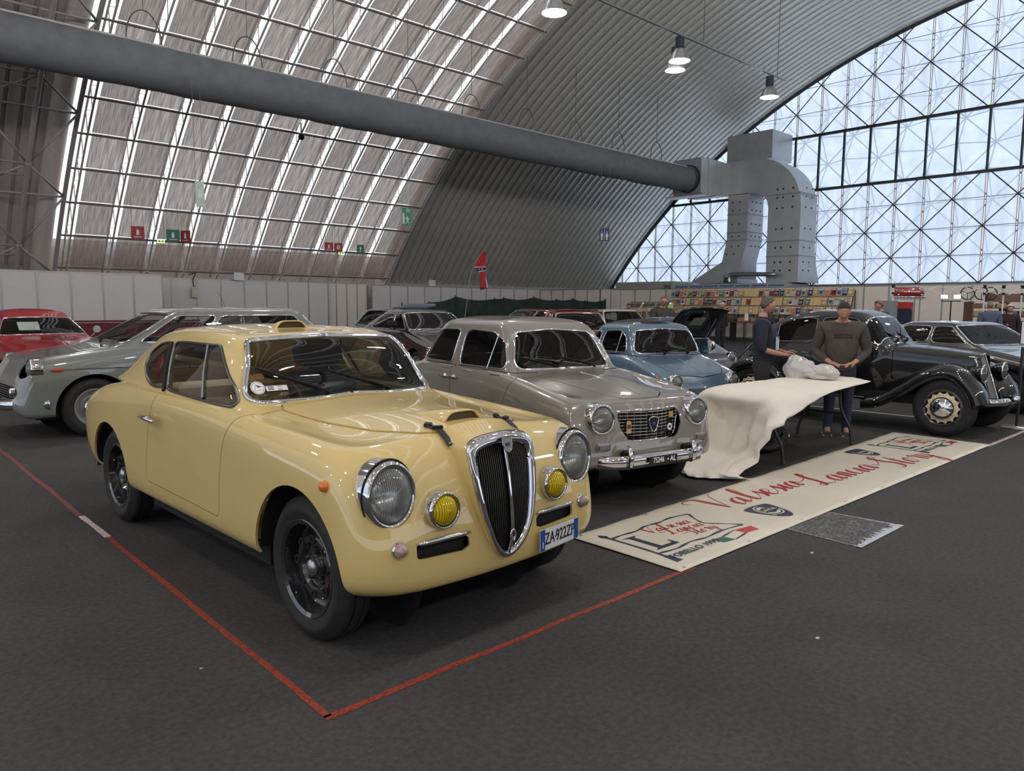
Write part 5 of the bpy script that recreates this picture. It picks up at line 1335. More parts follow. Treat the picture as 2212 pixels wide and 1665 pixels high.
bumper(o, s, .40, -.04, .80, .05, CHROME, -.72)
o, s = back_car('burgundy_car', 'burgundy hardtop with a pale raked windscreen behind the slate saloon', (7.75, 14.4), 30, cp((104, 22, 34), 'burgundy_paint'), zr=1.42, zt=1.36, zb=1.0, cowl=1.0, crest=CR(.72, .98, .5, .94), glass=glass('silver_glass', (190, 186, 182), ior=2.0))
MB().tube([(-.5, 1.9, 1.36), (-.52, 2.1, 1.75)], .004, 5).build('aerial', DARK, o)
o, s = back_car('black_hatchback', 'black square backed car with open tailgate behind the maroon coupe', (10.7, 17.2), -60, cp((16, 16, 18), 'soot_black_paint'), zr=1.40, zt=1.36, zb=.98, rft=2.6, rwb=2.9, crest=CR(.72, .96, .5, .94))
MB().box((0, 2.95, 1.44), (1.1, .75, .03), Matrix.Rotation(math.radians(6), 3, 'X'), bev=.012).box((0, 3.32, 1.50), (1.1, .06, .10)).build('tailgate', cp((16, 16, 18), 'soot_black_paint'), o)
o, s = back_car('red_hatchback', 'red car with black roof and raised glazed tailgate by the green netting', (12.6, 11.2), -40, RED, zr=1.40, zt=1.34, zb=.98, crest=CR(.70, .96, .5, .94))
MB().box((0, 1.6, 1.405), (1.0, 1.1, .03), bev=.012).build('black_roof', BLACK, o)
tg = MB().tube(catmull([(-.5, 2.9, 1.0), (-.45, 3.15, 1.35), (.45, 3.15, 1.35), (.5, 2.9, 1.0)], 5, True), .035, 8, closed=True).build('tailgate_frame', RED, o, smooth=True)
MB().add([(-.47, 2.92, 1.02), (.47, 2.92, 1.02), (.43, 3.13, 1.33), (-.43, 3.13, 1.33)], [(0, 1, 2, 3)]).build('tailgate_glass', glass('silver_glass', (190, 186, 182)), tg)
o, s = back_car('red_estate', 'red low roofed car in front of the green netting', (16.6, 18.2), -90, RED, zr=1.40, zt=1.36, zb=1.05)
o, s = back_car('white_hatchback', 'white hatchback with a man leaning over it beside the netting', (16.9, 13.2), -30, cp((196, 188, 178), 'white_car_paint'), zr=1.43, zt=1.37, zb=1.0, rft=2.5, rwb=2.8, crest=CR(.76, .98, .4, .98))
o, s = back_car('navy_minicar', 'small navy car with its black bonnet lid raised behind the blue minicar', (11.5, 7.5), -20, cp((34, 52, 70), 'navy_paint'), hw=.64, yF=-.5, yR=2.4, wb=1.85, tyre=.26, ra=.30, zr=1.32, zt=1.2, zb=.90, wsb=.35, wst=.55, rft=1.3, rwb=1.7, hb=.56, ht=.48, crest=CR(.62, .86, .3, .80), lamp=(.46, .62, .085, .01, .05))
Rm = Matrix.Rotation(math.radians(38), 3, 'X')
g = []
for i in range(9):
    v = i/8; r = []
    for k in range(9):
        x = -.50 + k/8; c = Vector((x, .40 - .62*v, .92 + .56*v + .05*math.sin(PI*v) - .10*abs(x)**2*2)); r.append(c)
    g.append(r)
lid = MB().grid(g).build('raised_lid', BLK, o, smooth=True); md = lid.modifiers.new('t', 'SOLIDIFY'); md.thickness = .03
MB().box((0, .02, 1.235), (.26, .20, .006), Matrix.Rotation(math.radians(-42), 3, 'X')).build('lid_label', mat('lid_label', (150, 146, 130), .6, noise=.6, scale=40), lid)
MB().tube([(.35, .25, .92), (.35, -.05, 1.30)], .01, 6).build('lid_stay', STEEL, lid)
# ================================================================ on the floor in front
def tape_mat(name, cols):
    m = bpy.data.materials.new(name); m.use_nodes = True; n = m.node_tree; b = n.nodes['Principled BSDF']; b.inputs['Roughness'].default_value = .7
    co = n.nodes.new('ShaderNodeTexCoord'); t = n.nodes.new('ShaderNodeTexNoise'); t.inputs['Scale'].default_value = 60; t.inputs['Detail'].default_value = 4
    n.links.new(co.outputs['Object'], t.inputs[0]); r = n.nodes.new('ShaderNodeValToRGB')
    r.color_ramp.elements[0].color = lin(cols[0]); r.color_ramp.elements[1].color = lin(cols[1]); r.color_ramp.elements[0].position = .35; r.color_ramp.elements[1].position = .6
    n.links.new(t.outputs[0], r.inputs[0]); n.links.new(r.outputs[0], b.inputs['Base Color']); return m
T1 = tape_mat('orange_tape', ((94, 36, 24), (148, 56, 32))); T2 = tape_mat('worn_red_tape', ((78, 60, 60), (124, 44, 42))); T3 = tape_mat('white_tape', ((150, 130, 130), (214, 196, 196)))
def strip(name, pts, wd, m, lab):
    V = []; F = []; P = [Vector((a, b, .0025)) for a, b in pts]
    for i, q in enumerate(P):
        a, b = P[max(0, i-1)], P[min(len(P)-1, i+1)]; t = (b-a).normalized(); n = Vector((-t.y, t.x, 0))*wd/2*random.uniform(.85, 1.1); V += [q+n, q-n]
    F = [(2*i, 2*i+1, 2*i+3, 2*i+2) for i in range(len(P)-1)]
    o = obj(name, V, F, m); md = o.modifiers.new('t', 'SOLIDIFY'); md.thickness = .002; md.offset = -1
    return tag(o, lab, 'floor tape')
ys = np.linspace(2.324, 5.15, 30)
strip('floor_tape', [(1.258+.002*math.sin(y*5), y) for y in ys], .032, T1, 'bright orange tape along the driver side of the yellow coupe')
strip('floor_tape', [(1.254+.004*math.sin(y*5), y) for y in np.linspace(5.16, 5.80, 8)], .040, T3, 'short white piece in the tape line by the rear wheel')
strip('floor_tape', [(1.252+.005*math.sin(y*4), y) for y in np.linspace(5.81, 13, 30)], .036, T2, 'worn dark red tape running back past the slate saloon')
strip('floor_tape', [(x, 2.324+.004*math.sin(x*8)) for x in np.linspace(1.242, 3.6, 26)], .034, T1, 'orange tape crossing in front of the yellow coupe to the banner')
strip('floor_tape', [(x, 2.33) for x in np.linspace(9.25, 12.5, 14)], .045, tape_mat('pale_pink_tape', ((140, 110, 112), (196, 180, 184))), 'pale pink tape running on from the far end of the banner')
strip('floor_tape', [(11.02, y) for y in np.linspace(3.2, 9, 14)], .07, tape_mat('floor_white', ((150, 150, 152), (190, 190, 192))), 'white line on the floor beneath the black prewar saloon')

# banner ------------------------------------------------------------------
BAN = mat('banner_vinyl', (206, 198, 182), .45, noise=.05, scale=1.4, bump=.03, bscale=6)
def ban_pt(u, v):
    """u 0..1 along, v 0..1 across (0 = edge nearest the aisle)"""
    x = 3.46+u*5.88; y0 = 2.318; y1 = 3.16+u*.195
    return Vector((x + (u*.04-.0)*v, y0+(y1-y0)*v, .006 + .003*abs(math.sin(u*31+v*2))*math.sin(PI*v)**.5 + .0015*math.sin(u*83)*(.3+v)))
def zban(x, y): 
    u = (x-3.46)/5.88; return ban_pt(u, min(1, max(0, (y-2.318)/(.842+u*.195)))).z + .005
ban = MB().grid([[ban_pt(u, v) for v in np.linspace(0, 1, 17)] for u in np.linspace(0, 1, 181)]).build('banner', BAN, smooth=True)
md = ban.modifiers.new('t', 'SOLIDIFY'); md.thickness = .003; md.offset = -1
tag(ban, 'long cream vinyl banner with red script lettering lying on the grey carpet', 'banner')
hem = MB()
for v in (.025, .975):
    P = [ban_pt(u, v)+Vector((0, 0, .0015)) for u in np.linspace(0, 1, 120)]
    hem.tube(P, .0025, 4)
for u in (.006, .994): hem.tube([ban_pt(u, v)+Vector((0, 0, .0015)) for v in np.linspace(0, 1, 14)], .0025, 4)
hem.build('banner_hem', BAN, ban)
for i in range(9):
    for v in (.03, .97):
        MB().lathe([(.012, 0), (.010, .003), (.006, .003), (.005, 0)], 10, Matrix.Translation(ban_pt(.012+i*.122, v)+Vector((0, 0, .002)))).build('eyelet', STEEL, ban)
GL = {'a': ([[(.38, .38), (.25, .45), (.08, .33), (.03, .15), (.12, 0), (.26, .08), (.38, .36)], [(.40, .44), (.36, .15), (.42, 0), (.55, .12)]], .52),
 'l': ([[(0, .1), (.18, .45), (.30, .85), (.26, 1), (.17, .85), (.12, .35), (.16, .02), (.26, 0), (.38, .15)]], .36),
 's': ([[(0, .08), (.15, .32), (.22, .48), (.27, .30), (.30, .14), (.20, 0), (.08, .04)]], .36), 'e': ([[(0, .12), (.2, .22), (.33, .34), (.24, .47), (.10, .38), (.06, .15), (.17, 0), (.32, .04), (.42, .16)]], .40),
 'i': ([[(0, .15), (.12, .44), (.09, .12), (.15, 0), (.27, .13)], [(.15, .60), (.18, .64)]], .27), 'n': ([[(0, .25), (.08, .42), (.10, .2), (.08, 0)], [(.09, .2), (.2, .42), (.30, .40), (.30, .12), (.36, 0), (.48, .13)]], .47),
 'c': ([[(.34, .38), (.22, .46), (.07, .3), (.06, .1), (.17, 0), (.32, .06), (.4, .16)]], .40),
 'V': ([[(-.30, .70), (-.45, .88), (-.25, 1), (.02, .90), (.14, .5), (.28, 0)], [(.28, 0), (.45, .55), (.60, .90), (.80, 1)]], .66),
 'L': ([[(-.45, .78), (-.36, .58), (-.05, .62), (.3, .8), (.42, .95), (.32, 1.02), (.22, .8), (.16, .35), (.08, .08), (-.05, 0), (-.12, .1), (0, .16), (.2, .05), (.45, 0), (.6, .12)]], .60),
 'S': ([[(-.42, .62), (-.25, .5), (.15, .72), (.42, .93), (.36, 1.04), (.22, .92), (.24, .6), (.34, .3), (.24, .02), (0, -.03), (-.12, .1)]], .44),
 't': ([[(0, .15), (.14, .45), (.22, .8)], [(.22, .8), (.14, .3), (.16, .02), (.26, 0), (.36, .14)], [(.05, .52), (.36, .54)]], .36), 'o': ([[(.2, .45), (.06, .3), (.06, .1), (.18, 0), (.30, .14), (.29, .36), (.2, .45), (.30, .36), (.44, .38)]], .42),
 'r': ([[(0, .15), (.10, .45), (.17, .5), (.22, .40), (.30, .40), (.27, .15), (.32, 0), (.44, .13)]], .42), 'y': ([[(0, .2), (.08, .44), (.08, .15), (.16, .02), (.28, .15), (.36, .44)], [(.36, .44), (.30, -.1), (.16, -.45), (.02, -.42), (.1, -.2), (.4, .05), (.5, .14)]], .46)}
REDI = mat('banner_red', (158, 36, 38), .5, noise=.08); NAVY = mat('banner_navy', (36, 46, 66), .5, noise=.06); GRN = mat('banner_green', (30, 92, 60), .5)
def script(word, x, y, em, dx, dy, par, wmax=.055, name='script_lettering'):
    mb = MB(); cx_ = x; cy_ = y
    for ch in word:
        strokes, adv = GL[ch]
        for st in strokes:
            P = catmull([(a, b, 0) for a, b in st], 7); V = []; n = len(P)
            for i, q in enumerate(P):
                a, b = P[max(0, i-1)], P[min(n-1, i+1)]; t = (b-a).normalized() if (b-a).length > 1e-6 else Vector((1, 0, 0))
                w_ = em*(.012 + wmax*max(0, -t.y)**1.3)*min(1, .25+6*min(i, n-1-i)/n); nn = Vector((-t.y, t.x, 0))
                px_, py_ = cx_ + (q.x+q.y*.18)*em, cy_ + q.y*em
                for sg in (1, -1):
                    X_, Y_ = px_+nn.x*w_*sg, py_+nn.y*w_*sg; V.append((X_, Y_, zban(X_, Y_)))
            mb.add(V, [(2*i, 2*i+1, 2*i+3, 2*i+2) for i in range(n-1)])
        cx_ += adv*em*1.07; cy_ += dy*adv*em
    return mb.build(name, REDI, par)
script('Valsesia', 4.78, 2.845, .335, 0, -.03, ban); script('Lancia', 6.12, 2.685, .36, 0, -.03, ban); script('Story', 7.36, 2.53, .385, 0, -.04, ban)
def flat(name, poly, m, par, lift=.0): return obj(name, [(x, y, zban(x, y)+lift) for x, y in poly], [tuple(range(len(poly)))], m, par)
def band(name, P, w0, m, par, wv=.35):
    V = []; P = catmull([(a, b, 0) for a, b in P], 6); n = len(P)
    for i, q in enumerate(P):
        a, b = P[max(0, i-1)], P[min(n-1, i+1)]; t = (b-a).normalized(); nn = Vector((-t.y, t.x, 0))*w0*(1+wv*math.sin(i*.9))/2
        for sg in (1, -1): V.append((q.x+nn.x*sg, q.y+nn.y*sg, zban(q.x, q.y)))
    return obj(name, V, [(2*i, 2*i+1, 2*i+3, 2*i+2) for i in range(n-1)], m, par)
def logo(ox, oy):
    L = lambda pts: [(a+ox, b+oy) for a, b in pts]
    band('flag_pole', L([(3.61, 2.98), (3.61, 2.80), (3.605, 2.6), (3.6, 2.52)]), .022, NAVY, ban, .1); flat('pole_foot', L([(3.585, 2.53), (3.62, 2.53), (3.635, 2.42), (3.57, 2.42)]), NAVY, ban)
    flat('pole_tip', L([(3.60, 3.06), (3.64, 3.01), (3.61, 2.96), (3.575, 3.01)]), NAVY, ban)
    band('flag_edge', L([(3.62, 2.95), (3.75, 2.965), (3.88, 2.955), (4.0, 2.975), (4.15, 2.97), (4.3, 2.99), (4.48, 2.955)]), .016, NAVY, ban); band('flag_edge', L([(4.48, 2.955), (4.40, 2.83), (4.38, 2.75), (4.46, 2.66), (4.55, 2.56)]), .014, NAVY, ban); band('flag_edge', L([(3.62, 2.58), (3.78, 2.565), (3.95, 2.585), (4.1, 2.565), (4.3, 2.58), (4.54, 2.56)]), .016, NAVY, ban)
    flat('initial_letter', L([(3.66, 2.90), (3.80, 2.90), (3.755, 2.875), (3.75, 2.66), (3.86, 2.66), (3.885, 2.72), (3.895, 2.625), (3.655, 2.625), (3.70, 2.65), (3.705, 2.875)]), NAVY, ban)
    script('Valsesia', 3.90+ox, 2.845+oy, .118, 0, -.05, ban); script('Lancia', 4.0+ox, 2.745+oy, .118, 0, -.05, ban); script('Story', 4.10+ox, 2.645+oy, .118, 0, -.05, ban)
    t = text('caption_lettering', 'FOBELLO 1995', .075, NAVY, Matrix.Translation((3.86+ox, 2.485+oy, zban(3.86+ox, 2.485+oy)+.004)), ban, depth=.0006, bold=.0012, spacing=1.05)
    g = L([(4.09, 2.515), (4.20, 2.505), (4.215, 2.42), (4.10, 2.435)]); w_ = L([(4.20, 2.505), (4.38, 2.53), (4.39, 2.445), (4.215, 2.42)]); r_ = L([(4.38, 2.53), (4.56, 2.51), (4.53, 2.43), (4.39, 2.445)])
    flat('green_panel', g, GRN, ban); flat('red_panel', r_, mat('tricolour_red', (176, 36, 44), .5), ban); band('panel_edge', w_[:2], .012, NAVY, ban); band('panel_edge', w_[2:], .012, NAVY, ban)
logo(0, 0); logo(4.70, .18)
def emblem(cx_, cy_, s_):
    sh = catmull([(0, .16, 0), (.10, .150, 0), (.165, .125, 0), (.15, .02, 0), (.09, -.11, 0), (0, -.165, 0), (-.09, -.11, 0), (-.15, .02, 0), (-.165, .125, 0), (-.10, .150, 0)], 4, True)
    P = lambda pts, k=1: [(cx_+a*s_*k, cy_+b*s_*k) for a, b in pts]
    flat('emblem_shield', P([(q.x, q.y) for q in sh]), NAVY, ban)
    for r0, r1, m, l in ((.118, .105, BAN, .0012), (.092, .062, BAN, .0012)):
        N = 32; V = [(cx_+rr*s_*math.cos(2*PI*k/N), cy_+.02*s_+rr*s_*math.sin(2*PI*k/N)*.95) for rr in (r0, r1) for k in range(N)]
        obj('emblem_ring', [(x, y, zban(x, y)+l) for x, y in V], [(k, (k+1) % N, N+(k+1) % N, N+k) for k in range(N)], m, ban)
    flat('emblem_flag', P([(-.085, .06), (.085, .055), (.085, -.02), (-.085, -.015)]), NAVY, ban, .0020)
    text('emblem_lettering', 'LANCIA', .05*s_, BAN, Matrix.Translation((cx_, cy_+.02*s_, zban(cx_, cy_)+.004)), ban, depth=.0004, bold=.0008)
    band('emblem_pole', P([(-.088, .075), (-.085, -.09)]), .008*s_, BAN, ban, 0)
emblem(5.01, 2.60, .98); emblem(7.79, 3.06, .98)

# worn steel grate let into the carpet ------------------------------------
gr = thing('floor_grate', 'scuffed square access cover with a pale frayed edge in front of the banner', 'floor cover', (5.03, 2.09, 0))
M_ = basis((.66/.661, -.035, 0), (.0, 1, 0), (0, 0, 1))
def worn():
    m = bpy.data.materials.new('worn_cover'); m.use_nodes = True; n = m.node_tree; b = n.nodes['Principled BSDF']; b.inputs['Roughness'].default_value = .6
    co = n.nodes.new('ShaderNodeTexCoord'); v = n.nodes.new('ShaderNodeTexVoronoi'); v.inputs['Scale'].default_value = 42; t = n.nodes.new('ShaderNodeTexNoise'); t.inputs['Scale'].default_value = 9
    n.links.new(co.outputs['Object'], v.inputs[0]); n.links.new(co.outputs['Object'], t.inputs[0])
    mx = n.nodes.new('ShaderNodeMath'); mx.operation = 'MULTIPLY'; n.links.new(v.outputs['Distance'], mx.inputs[0]); n.links.new(t.outputs[0], mx.inputs[1])
    r = n.nodes.new('ShaderNodeValToRGB'); r.color_ramp.elements[0].color = lin((46, 45, 46)); r.color_ramp.elements[1].color = lin((96, 95, 95)); r.color_ramp.elements[0].position = .12; r.color_ramp.elements[1].position = .42
    n.links.new(mx.outputs[0], r.inputs[0]); n.links.new(r.outputs[0], b.inputs['Base Color']); bp = n.nodes.new('ShaderNodeBump'); bp.inputs['Strength'].default_value = .8; bp.inputs['Distance'].default_value = .01; n.links.new(v.outputs['Distance'], bp.inputs['Height']); n.links.new(bp.outputs[0], b.inputs['Normal']); return m
MB().prism([(-.33, .27), (-.36, -.25), (.34, -.26), (.29, .25)], .004).build('cover_plate', worn(), gr)
fr = MB()
for k in range(70):
    t = k/69; x = -.36+.70*t; wv = random.uniform(.02, .05)*(1.6 if t > .0 else 1)
    fr.add([(x, -.275, .0045), (x+.011, -.275, .0045), (x+.011, -.275+wv, .0055), (x, -.275+wv*.9, .0055)], [(0, 1, 2, 3)])
for k in range(44):
    t = k/43; y = -.26+.51*t; wv = random.uniform(.006, .022)*(1.5-t)
    fr.add([(.34-.05*t-wv, y, .0050), (.345-.05*t, y, .0045), (.345-.05*t, y+.009, .0045), (.34-.05*t-wv, y+.009, .0050)], [(0, 1, 2, 3)])
for k in range(40):
    t = k/39; y = -.25+.5*t; wv = random.uniform(.002, .012)
    fr.add([(-.36+.03*t, y, .0045), (-.36+.03*t+wv, y, .0052), (-.36+.03*t+wv, y+.008, .0052), (-.36+.03*t, y+.008, .0045)], [(0, 1, 2, 3)])
fr.build('frayed_edge', mat('frayed_tape', (176, 182, 190), .6, noise=.2, scale=40), gr, kind='stuff')
# scraps of paper on the carpet
for i, (x, y, s_, lb) in enumerate(((3.22, 1.42, .014, 'tiny white paper scrap on the carpet right of the orange corner'), (1.05, 3.0, .008, 'tiny white speck on the carpet left of the orange tape'), (4.35, 1.98, .016, 'grey scrap on the carpet near the aisle side of the banner'))):
    tag(MB().prism([(-s_, -s_*.5), (s_, -s_*.3), (s_*.7, s_*.6), (-s_*.6, s_*.5)], .003, Matrix.Translation((x, y, 0))).build('paper_scrap', mat('scrap_white', (170, 172, 176), .7), None), lb, 'scrap')

# folding table, cover, bag -------------------------------------------------
tb = thing('folding_table', 'long folding table with bent black tube legs under a creased white cover', 'table', (7.5, 3.67, 0))
MB().box((-.04, 0, .680), (1.92, .68, .03), bev=.01).build('table_top', mat('table_top_grey', (150, 148, 142), .6), tb)
TL = mat('black_tube', (34, 34, 37), .45, noise=.1)
for sx_ in (-.84, .70):
    for sy in (-1, 1):
        MB().tube(catmull([(sx_, sy*.16, .67), (sx_, sy*.17, .46), (sx_, sy*.20, .34), (sx_, sy*.285, .18), (sx_, sy*.315, .0)], 6), .0155, 8).lathe([(.02, .0), (.02, .03), (.0155, .035)], 10, Matrix.Translation((sx_, sy*.315, 0))).build('leg', TL, tb, smooth=True)
    MB().tube([(sx_, -.20, .335), (sx_, .20, .335)], .013, 8).tube([(sx_, -.30, .665), (sx_, .30, .665)], .015, 8).build('leg_brace', TL, tb)
    MB().tube([(sx_, 0, .66), (sx_, 0, .60), (sx_-math.copysign(.45, sx_), 0, .665)], .012, 8).build('folding_stay', TL, tb)
MB().box((0, -.30, .66), (1.6, .03, .03)).box((0, .30, .66), (1.6, .03, .03)).build('top_rail', TL, tb)
K = [[(8.74, 4.16, .64), (8.72, 4.02, .700), (8.64, 3.72, .708), (8.47, 3.42, .706), (8.34, 3.245, .698)],
     [(8.25, 4.18, .61), (8.25, 4.06, .703), (8.25, 3.70, .708), (8.25, 3.34, .707), (8.20, 3.235, .692)],
     [(7.7, 4.18, .58), (7.7, 4.06, .703), (7.7, 3.7, .707), (7.7, 3.32, .706), (7.68, 3.22, .678)],
     [(7.2, 4.19, .55), (7.2, 4.06, .703), (7.2, 3.7, .707), (7.2, 3.31, .706), (7.18, 3.19, .655)],
     [(6.85, 4.2, .50), (6.85, 4.06, .703), (6.85, 3.7, .707), (6.83, 3.30, .706), (6.80, 3.15, .61)],
     [(6.52, 4.2, .48), (6.52, 4.06, .700), (6.50, 3.7, .706), (6.49, 3.31, .705), (6.42, 3.13, .53)],
     [(6.38, 4.2, .46), (6.33, 4.08, .625), (6.30, 3.7, .62), (6.31, 3.36, .62), (6.20, 3.15, .46)],
     [(6.36, 4.2, .34), (6.38, 4.0, .47), (6.44, 3.72, .50), (6.36, 3.46, .47), (6.10, 3.20, .38)],
     [(6.25, 4.16, .18), (6.32, 4.0, .28), (6.46, 3.74, .32), (6.34, 3.50, .28), (6.02, 3.24, .22)],
     [(6.05, 4.1, .05), (6.12, 3.95, .12), (6.30, 3.74, .13), (6.20, 3.50, .13), (5.92, 3.28, .10)],
     [(5.84, 4.0, .03), (5.82, 3.86, .05), (5.80, 3.68, .035), (5.78, 3.50, .05), (5.70, 3.30, .035)],
     [(5.66, 3.9, .03), (5.60, 3.75, .06), (5.56, 3.6, .03), (5.62, 3.40, .06), (5.72, 3.22, .03)],
     [(5.56, 3.75, .02), (5.48, 3.62, .02), (5.50, 3.50, .02), (5.60, 3.34, .02), (5.78, 3.16, .02)]]
Kn = np.array(K); W1, _ = bmat(13, 8); W2, _ = bmat(5, 9)
Kc = bspline_ctrl(bspline_ctrl(Kn, 1, .8), 0, .8)
Sg = np.einsum('ra,abk,cb->rck', W1, np.stack([ext(r, False) for r in np.concatenate([(2*Kc[0]-Kc[1])[None], Kc, (2*Kc[-1]-Kc[-2])[None]])]), W2)
rr_ = np.random.RandomState(3)
for (fx, fy, ph, am) in [(rr_.uniform(2, 9), rr_.uniform(-9, 9), rr_.uniform(0, 6), rr_.uniform(.3, 1)) for _ in range(14)]:
    a = np.abs(np.sin(Sg[:, :, 0]*fx + Sg[:, :, 1]*fy + Sg[:, :, 2]*5 + ph)); drape = np.clip((.70-Sg[:, :, 2])/.2, .06, 1)
    Sg[:, :, 1] += .012*am*(a-.6)*drape; Sg[:, :, 0] += .013*am*(a-.6)*drape; Sg[:, :, 2] += .0022*am*(a-.6)
tri = lambda q: np.abs((q % 1)-.5)*4-1
ii, jj = np.meshgrid(np.linspace(0, 1, Sg.shape[0]), np.linspace(0, 1, Sg.shape[1]), indexing='ij'); dr = np.clip((.69-Sg[:, :, 2])/.25, 0, 1)*np.clip(Sg[:, :, 2]/.06, 0, 1)
Sg[:, :, 0] += .034*dr*tri(jj*5.5+ii*2.2)*(.4+jj); Sg[:, :, 1] += .020*dr*tri(jj*4.1-ii*3.1); Sg[:, :, 1] += .022*np.clip((.66-Sg[:, :, 2])/.2, 0, 1)*tri(ii*9)*(jj > .7)
Sg[:, :, 2] += .0016*np.clip(tri(ii*14+jj*3)+tri(jj*9-ii*5), -1, 1)*(1-dr)
Sg[:, :, 2] = np.maximum(Sg[:, :, 2], .012)
CLO = mat('cream_table_cover', (222, 215, 202), .75, noise=.03, scale=4, bump=.35, bscale=55)
cl = MB().grid([[tuple(q) for q in r] for r in Sg]).build('table_cover', CLO, smooth=True)
tag(cl, 'creased cream paper cover slipping off the folding table to the floor', 'tablecloth')
md = cl.modifiers.new('t', 'SOLIDIFY'); md.thickness = .004; md.offset = 0
# plastic bag: two soft lumps
def blob(c, r, seed, n=22, amp=.30):
    rs = np.random.RandomState(seed); ks = [(rs.normal(size=3)*1.9, rs.uniform(0, 6)) for _ in range(9)]; V = []; F = []
    for i in range(n+1):
        th = PI*i/n
        for k in range(2*n):
            ph = 2*PI*k/(2*n); d = np.array([math.sin(th)*math.cos(ph), math.sin(th)*math.sin(ph), math.cos(th)])
            f = 1 + amp*sum(abs(math.sin(d@q+s_))-.6 for q, s_ in ks)/3.2
            pz = d*np.array(r)*f; V.append((c[0]+pz[0], c[1]+pz[1], max(c[2]+pz[2], c[2]-r[2]*.62)))
    for i in range(n):
        for k in range(2*n): l = (k+1) % (2*n); F.append((i*2*n+k, i*2*n+l, (i+1)*2*n+l, (i+1)*2*n+k))
    return V, F
bg_ = MB(); bg_.add(*blob((8.00, 3.90, .800), (.13, .15, .165), 5)); bg_.add(*blob((8.05, 3.66, .775), (.13, .19, .095), 8)); bg_.add(*blob((8.02, 3.78, .775), (.12, .16, .08), 11))
b = auto(bg_.build('plastic_bag', mat('white_plastic', (188, 184, 180), .25, coat=.5, noise=.08, scale=9, bump=.1, bscale=14)), 22); tag(b, 'crumpled white plastic bag on the covered folding table', 'bag')
# black holdall below
hb = thing('holdall', 'black soft holdall with a side pocket under the folding table', 'bag', (7.22, 3.86, 0), .25)
m = MB(); m.add(*blob((0, 0, .062), (.30, .20, .085), 21, 16, .10)); m.build('bag_body', mat('black_nylon', (24, 24, 28), .7, noise=.2, bump=.2), hb, smooth=True)
MB().add(*blob((.33, -.06, .09), (.20, .10, .12), 4, 14, .06)).build('end_pocket', mat('black_nylon', (24, 24, 28), .7), hb, smooth=True)
MB().box((.44, -.155, .10), (.04, .006, .03)).build('pocket_label', WHITE, hb); MB().tube(catmull([(-.2, -.12, .12), (-.1, -.16, .2), (.1, -.16, .19), (.2, -.12, .11)], 6), .012, 6).build('carry_strap', DARK, hb)
# sign on a stand at the right edge
sg = thing('sign_stand', 'black post with round steel base holding a white printed sheet', 'sign stand', (11.02, 2.47, 0))
MB().lathe([(0, 0), (.19, 0), (.19, .008), (.17, .014), (.02, .018), (.02, .02)], 36).build('base', STEEL, sg, smooth=True)
MB().tube([(0, 0, .01), (0, 0, 1.02)], .018, 10).build('pole', TL, sg)
Ms = face_to((-.95, -.3, 0), (0.02, -.10, 1.20))
pn = MB().prism([(-.135, -.14), (.135, -.14), (.135, .14), (-.135, .14)], .008, Ms).build('sheet_holder', WHITE, sg)
MB().tube([Ms @ Vector(q) for q in ((-.135, -.14, .004), (-.135, .14, .004), (.135, .14, .004), (.135, -.14, .004))], .008, 6, closed=True).build('holder_frame', DARK, pn)
for k in range(7): MB().prism([(-.10, .09-k*.028), (.06+.04*((k*7) % 3)/2, .09-k*.028), (.06+.04*((k*7) % 3)/2, .084-k*.028), (-.10, .084-k*.028)], .0006, Ms @ Matrix.Translation((0, 0, .0082))).build('print_line', mat('print_grey', (110, 110, 116), .7), pn)
# ================================================================ ducts, lamps, signs under the vault
FAB = mat('duct_fabric', (104, 106, 110), .75, noise=.12, scale=3, bump=.25, bscale=30, stretch=(1, 1, 1))
DU = thing('fabric_duct', 'long grey fabric air duct slung across the hall on wire hoops', 'air duct', (0, 22.0, 7.85))
g = []
for i in range(171):
    x = -6 + 38.15*i/170; r = []; wob = .012*math.sin(x*2.1)+.008*math.sin(x*5.3)
    for k in range(33):
        a = 2*PI*k/32; R_ = .60 + wob*math.cos(a+x*.6) + (.028*math.sin(x*13+2*math.sin(a)) if x > 24.5 and math.sin(a) < .55 else .004*math.sin(x*17))
        z = R_*math.sin(a); z = z if z < .50 else .50 + (z-.50)*.35
        r.append((x, R_*math.cos(a), z))
    g.append(r)
MB().grid(g).build('duct_sleeve', FAB, DU, smooth=True)
MB().tube([(-6, -.12, .58), (32.1, -.12, .58)], .035, 8).build('carrier_rail', mat('duct_rail', (190, 190, 188), .4, .3), DU)
for k in range(10):
    x = 4.0 + 2.84*k
    MB().tube([(x-.45*math.cos(PI*j/18), -.10, .56+.85*math.sin(PI*j/18)) for j in range(19)], .018, 6).build('hoop', mat('hoop_wire', (96, 92, 90), .4, .4), DU)
    zt = VZ + math.sqrt((VR+.4)**2 - (22-VY)**2) - 7.85
    MB().tube([(x, -.10, 1.41), (x, -.10, zt)], .010, 5).build('hanger_cable', mat('hoop_wire', (96, 92, 90)), DU)
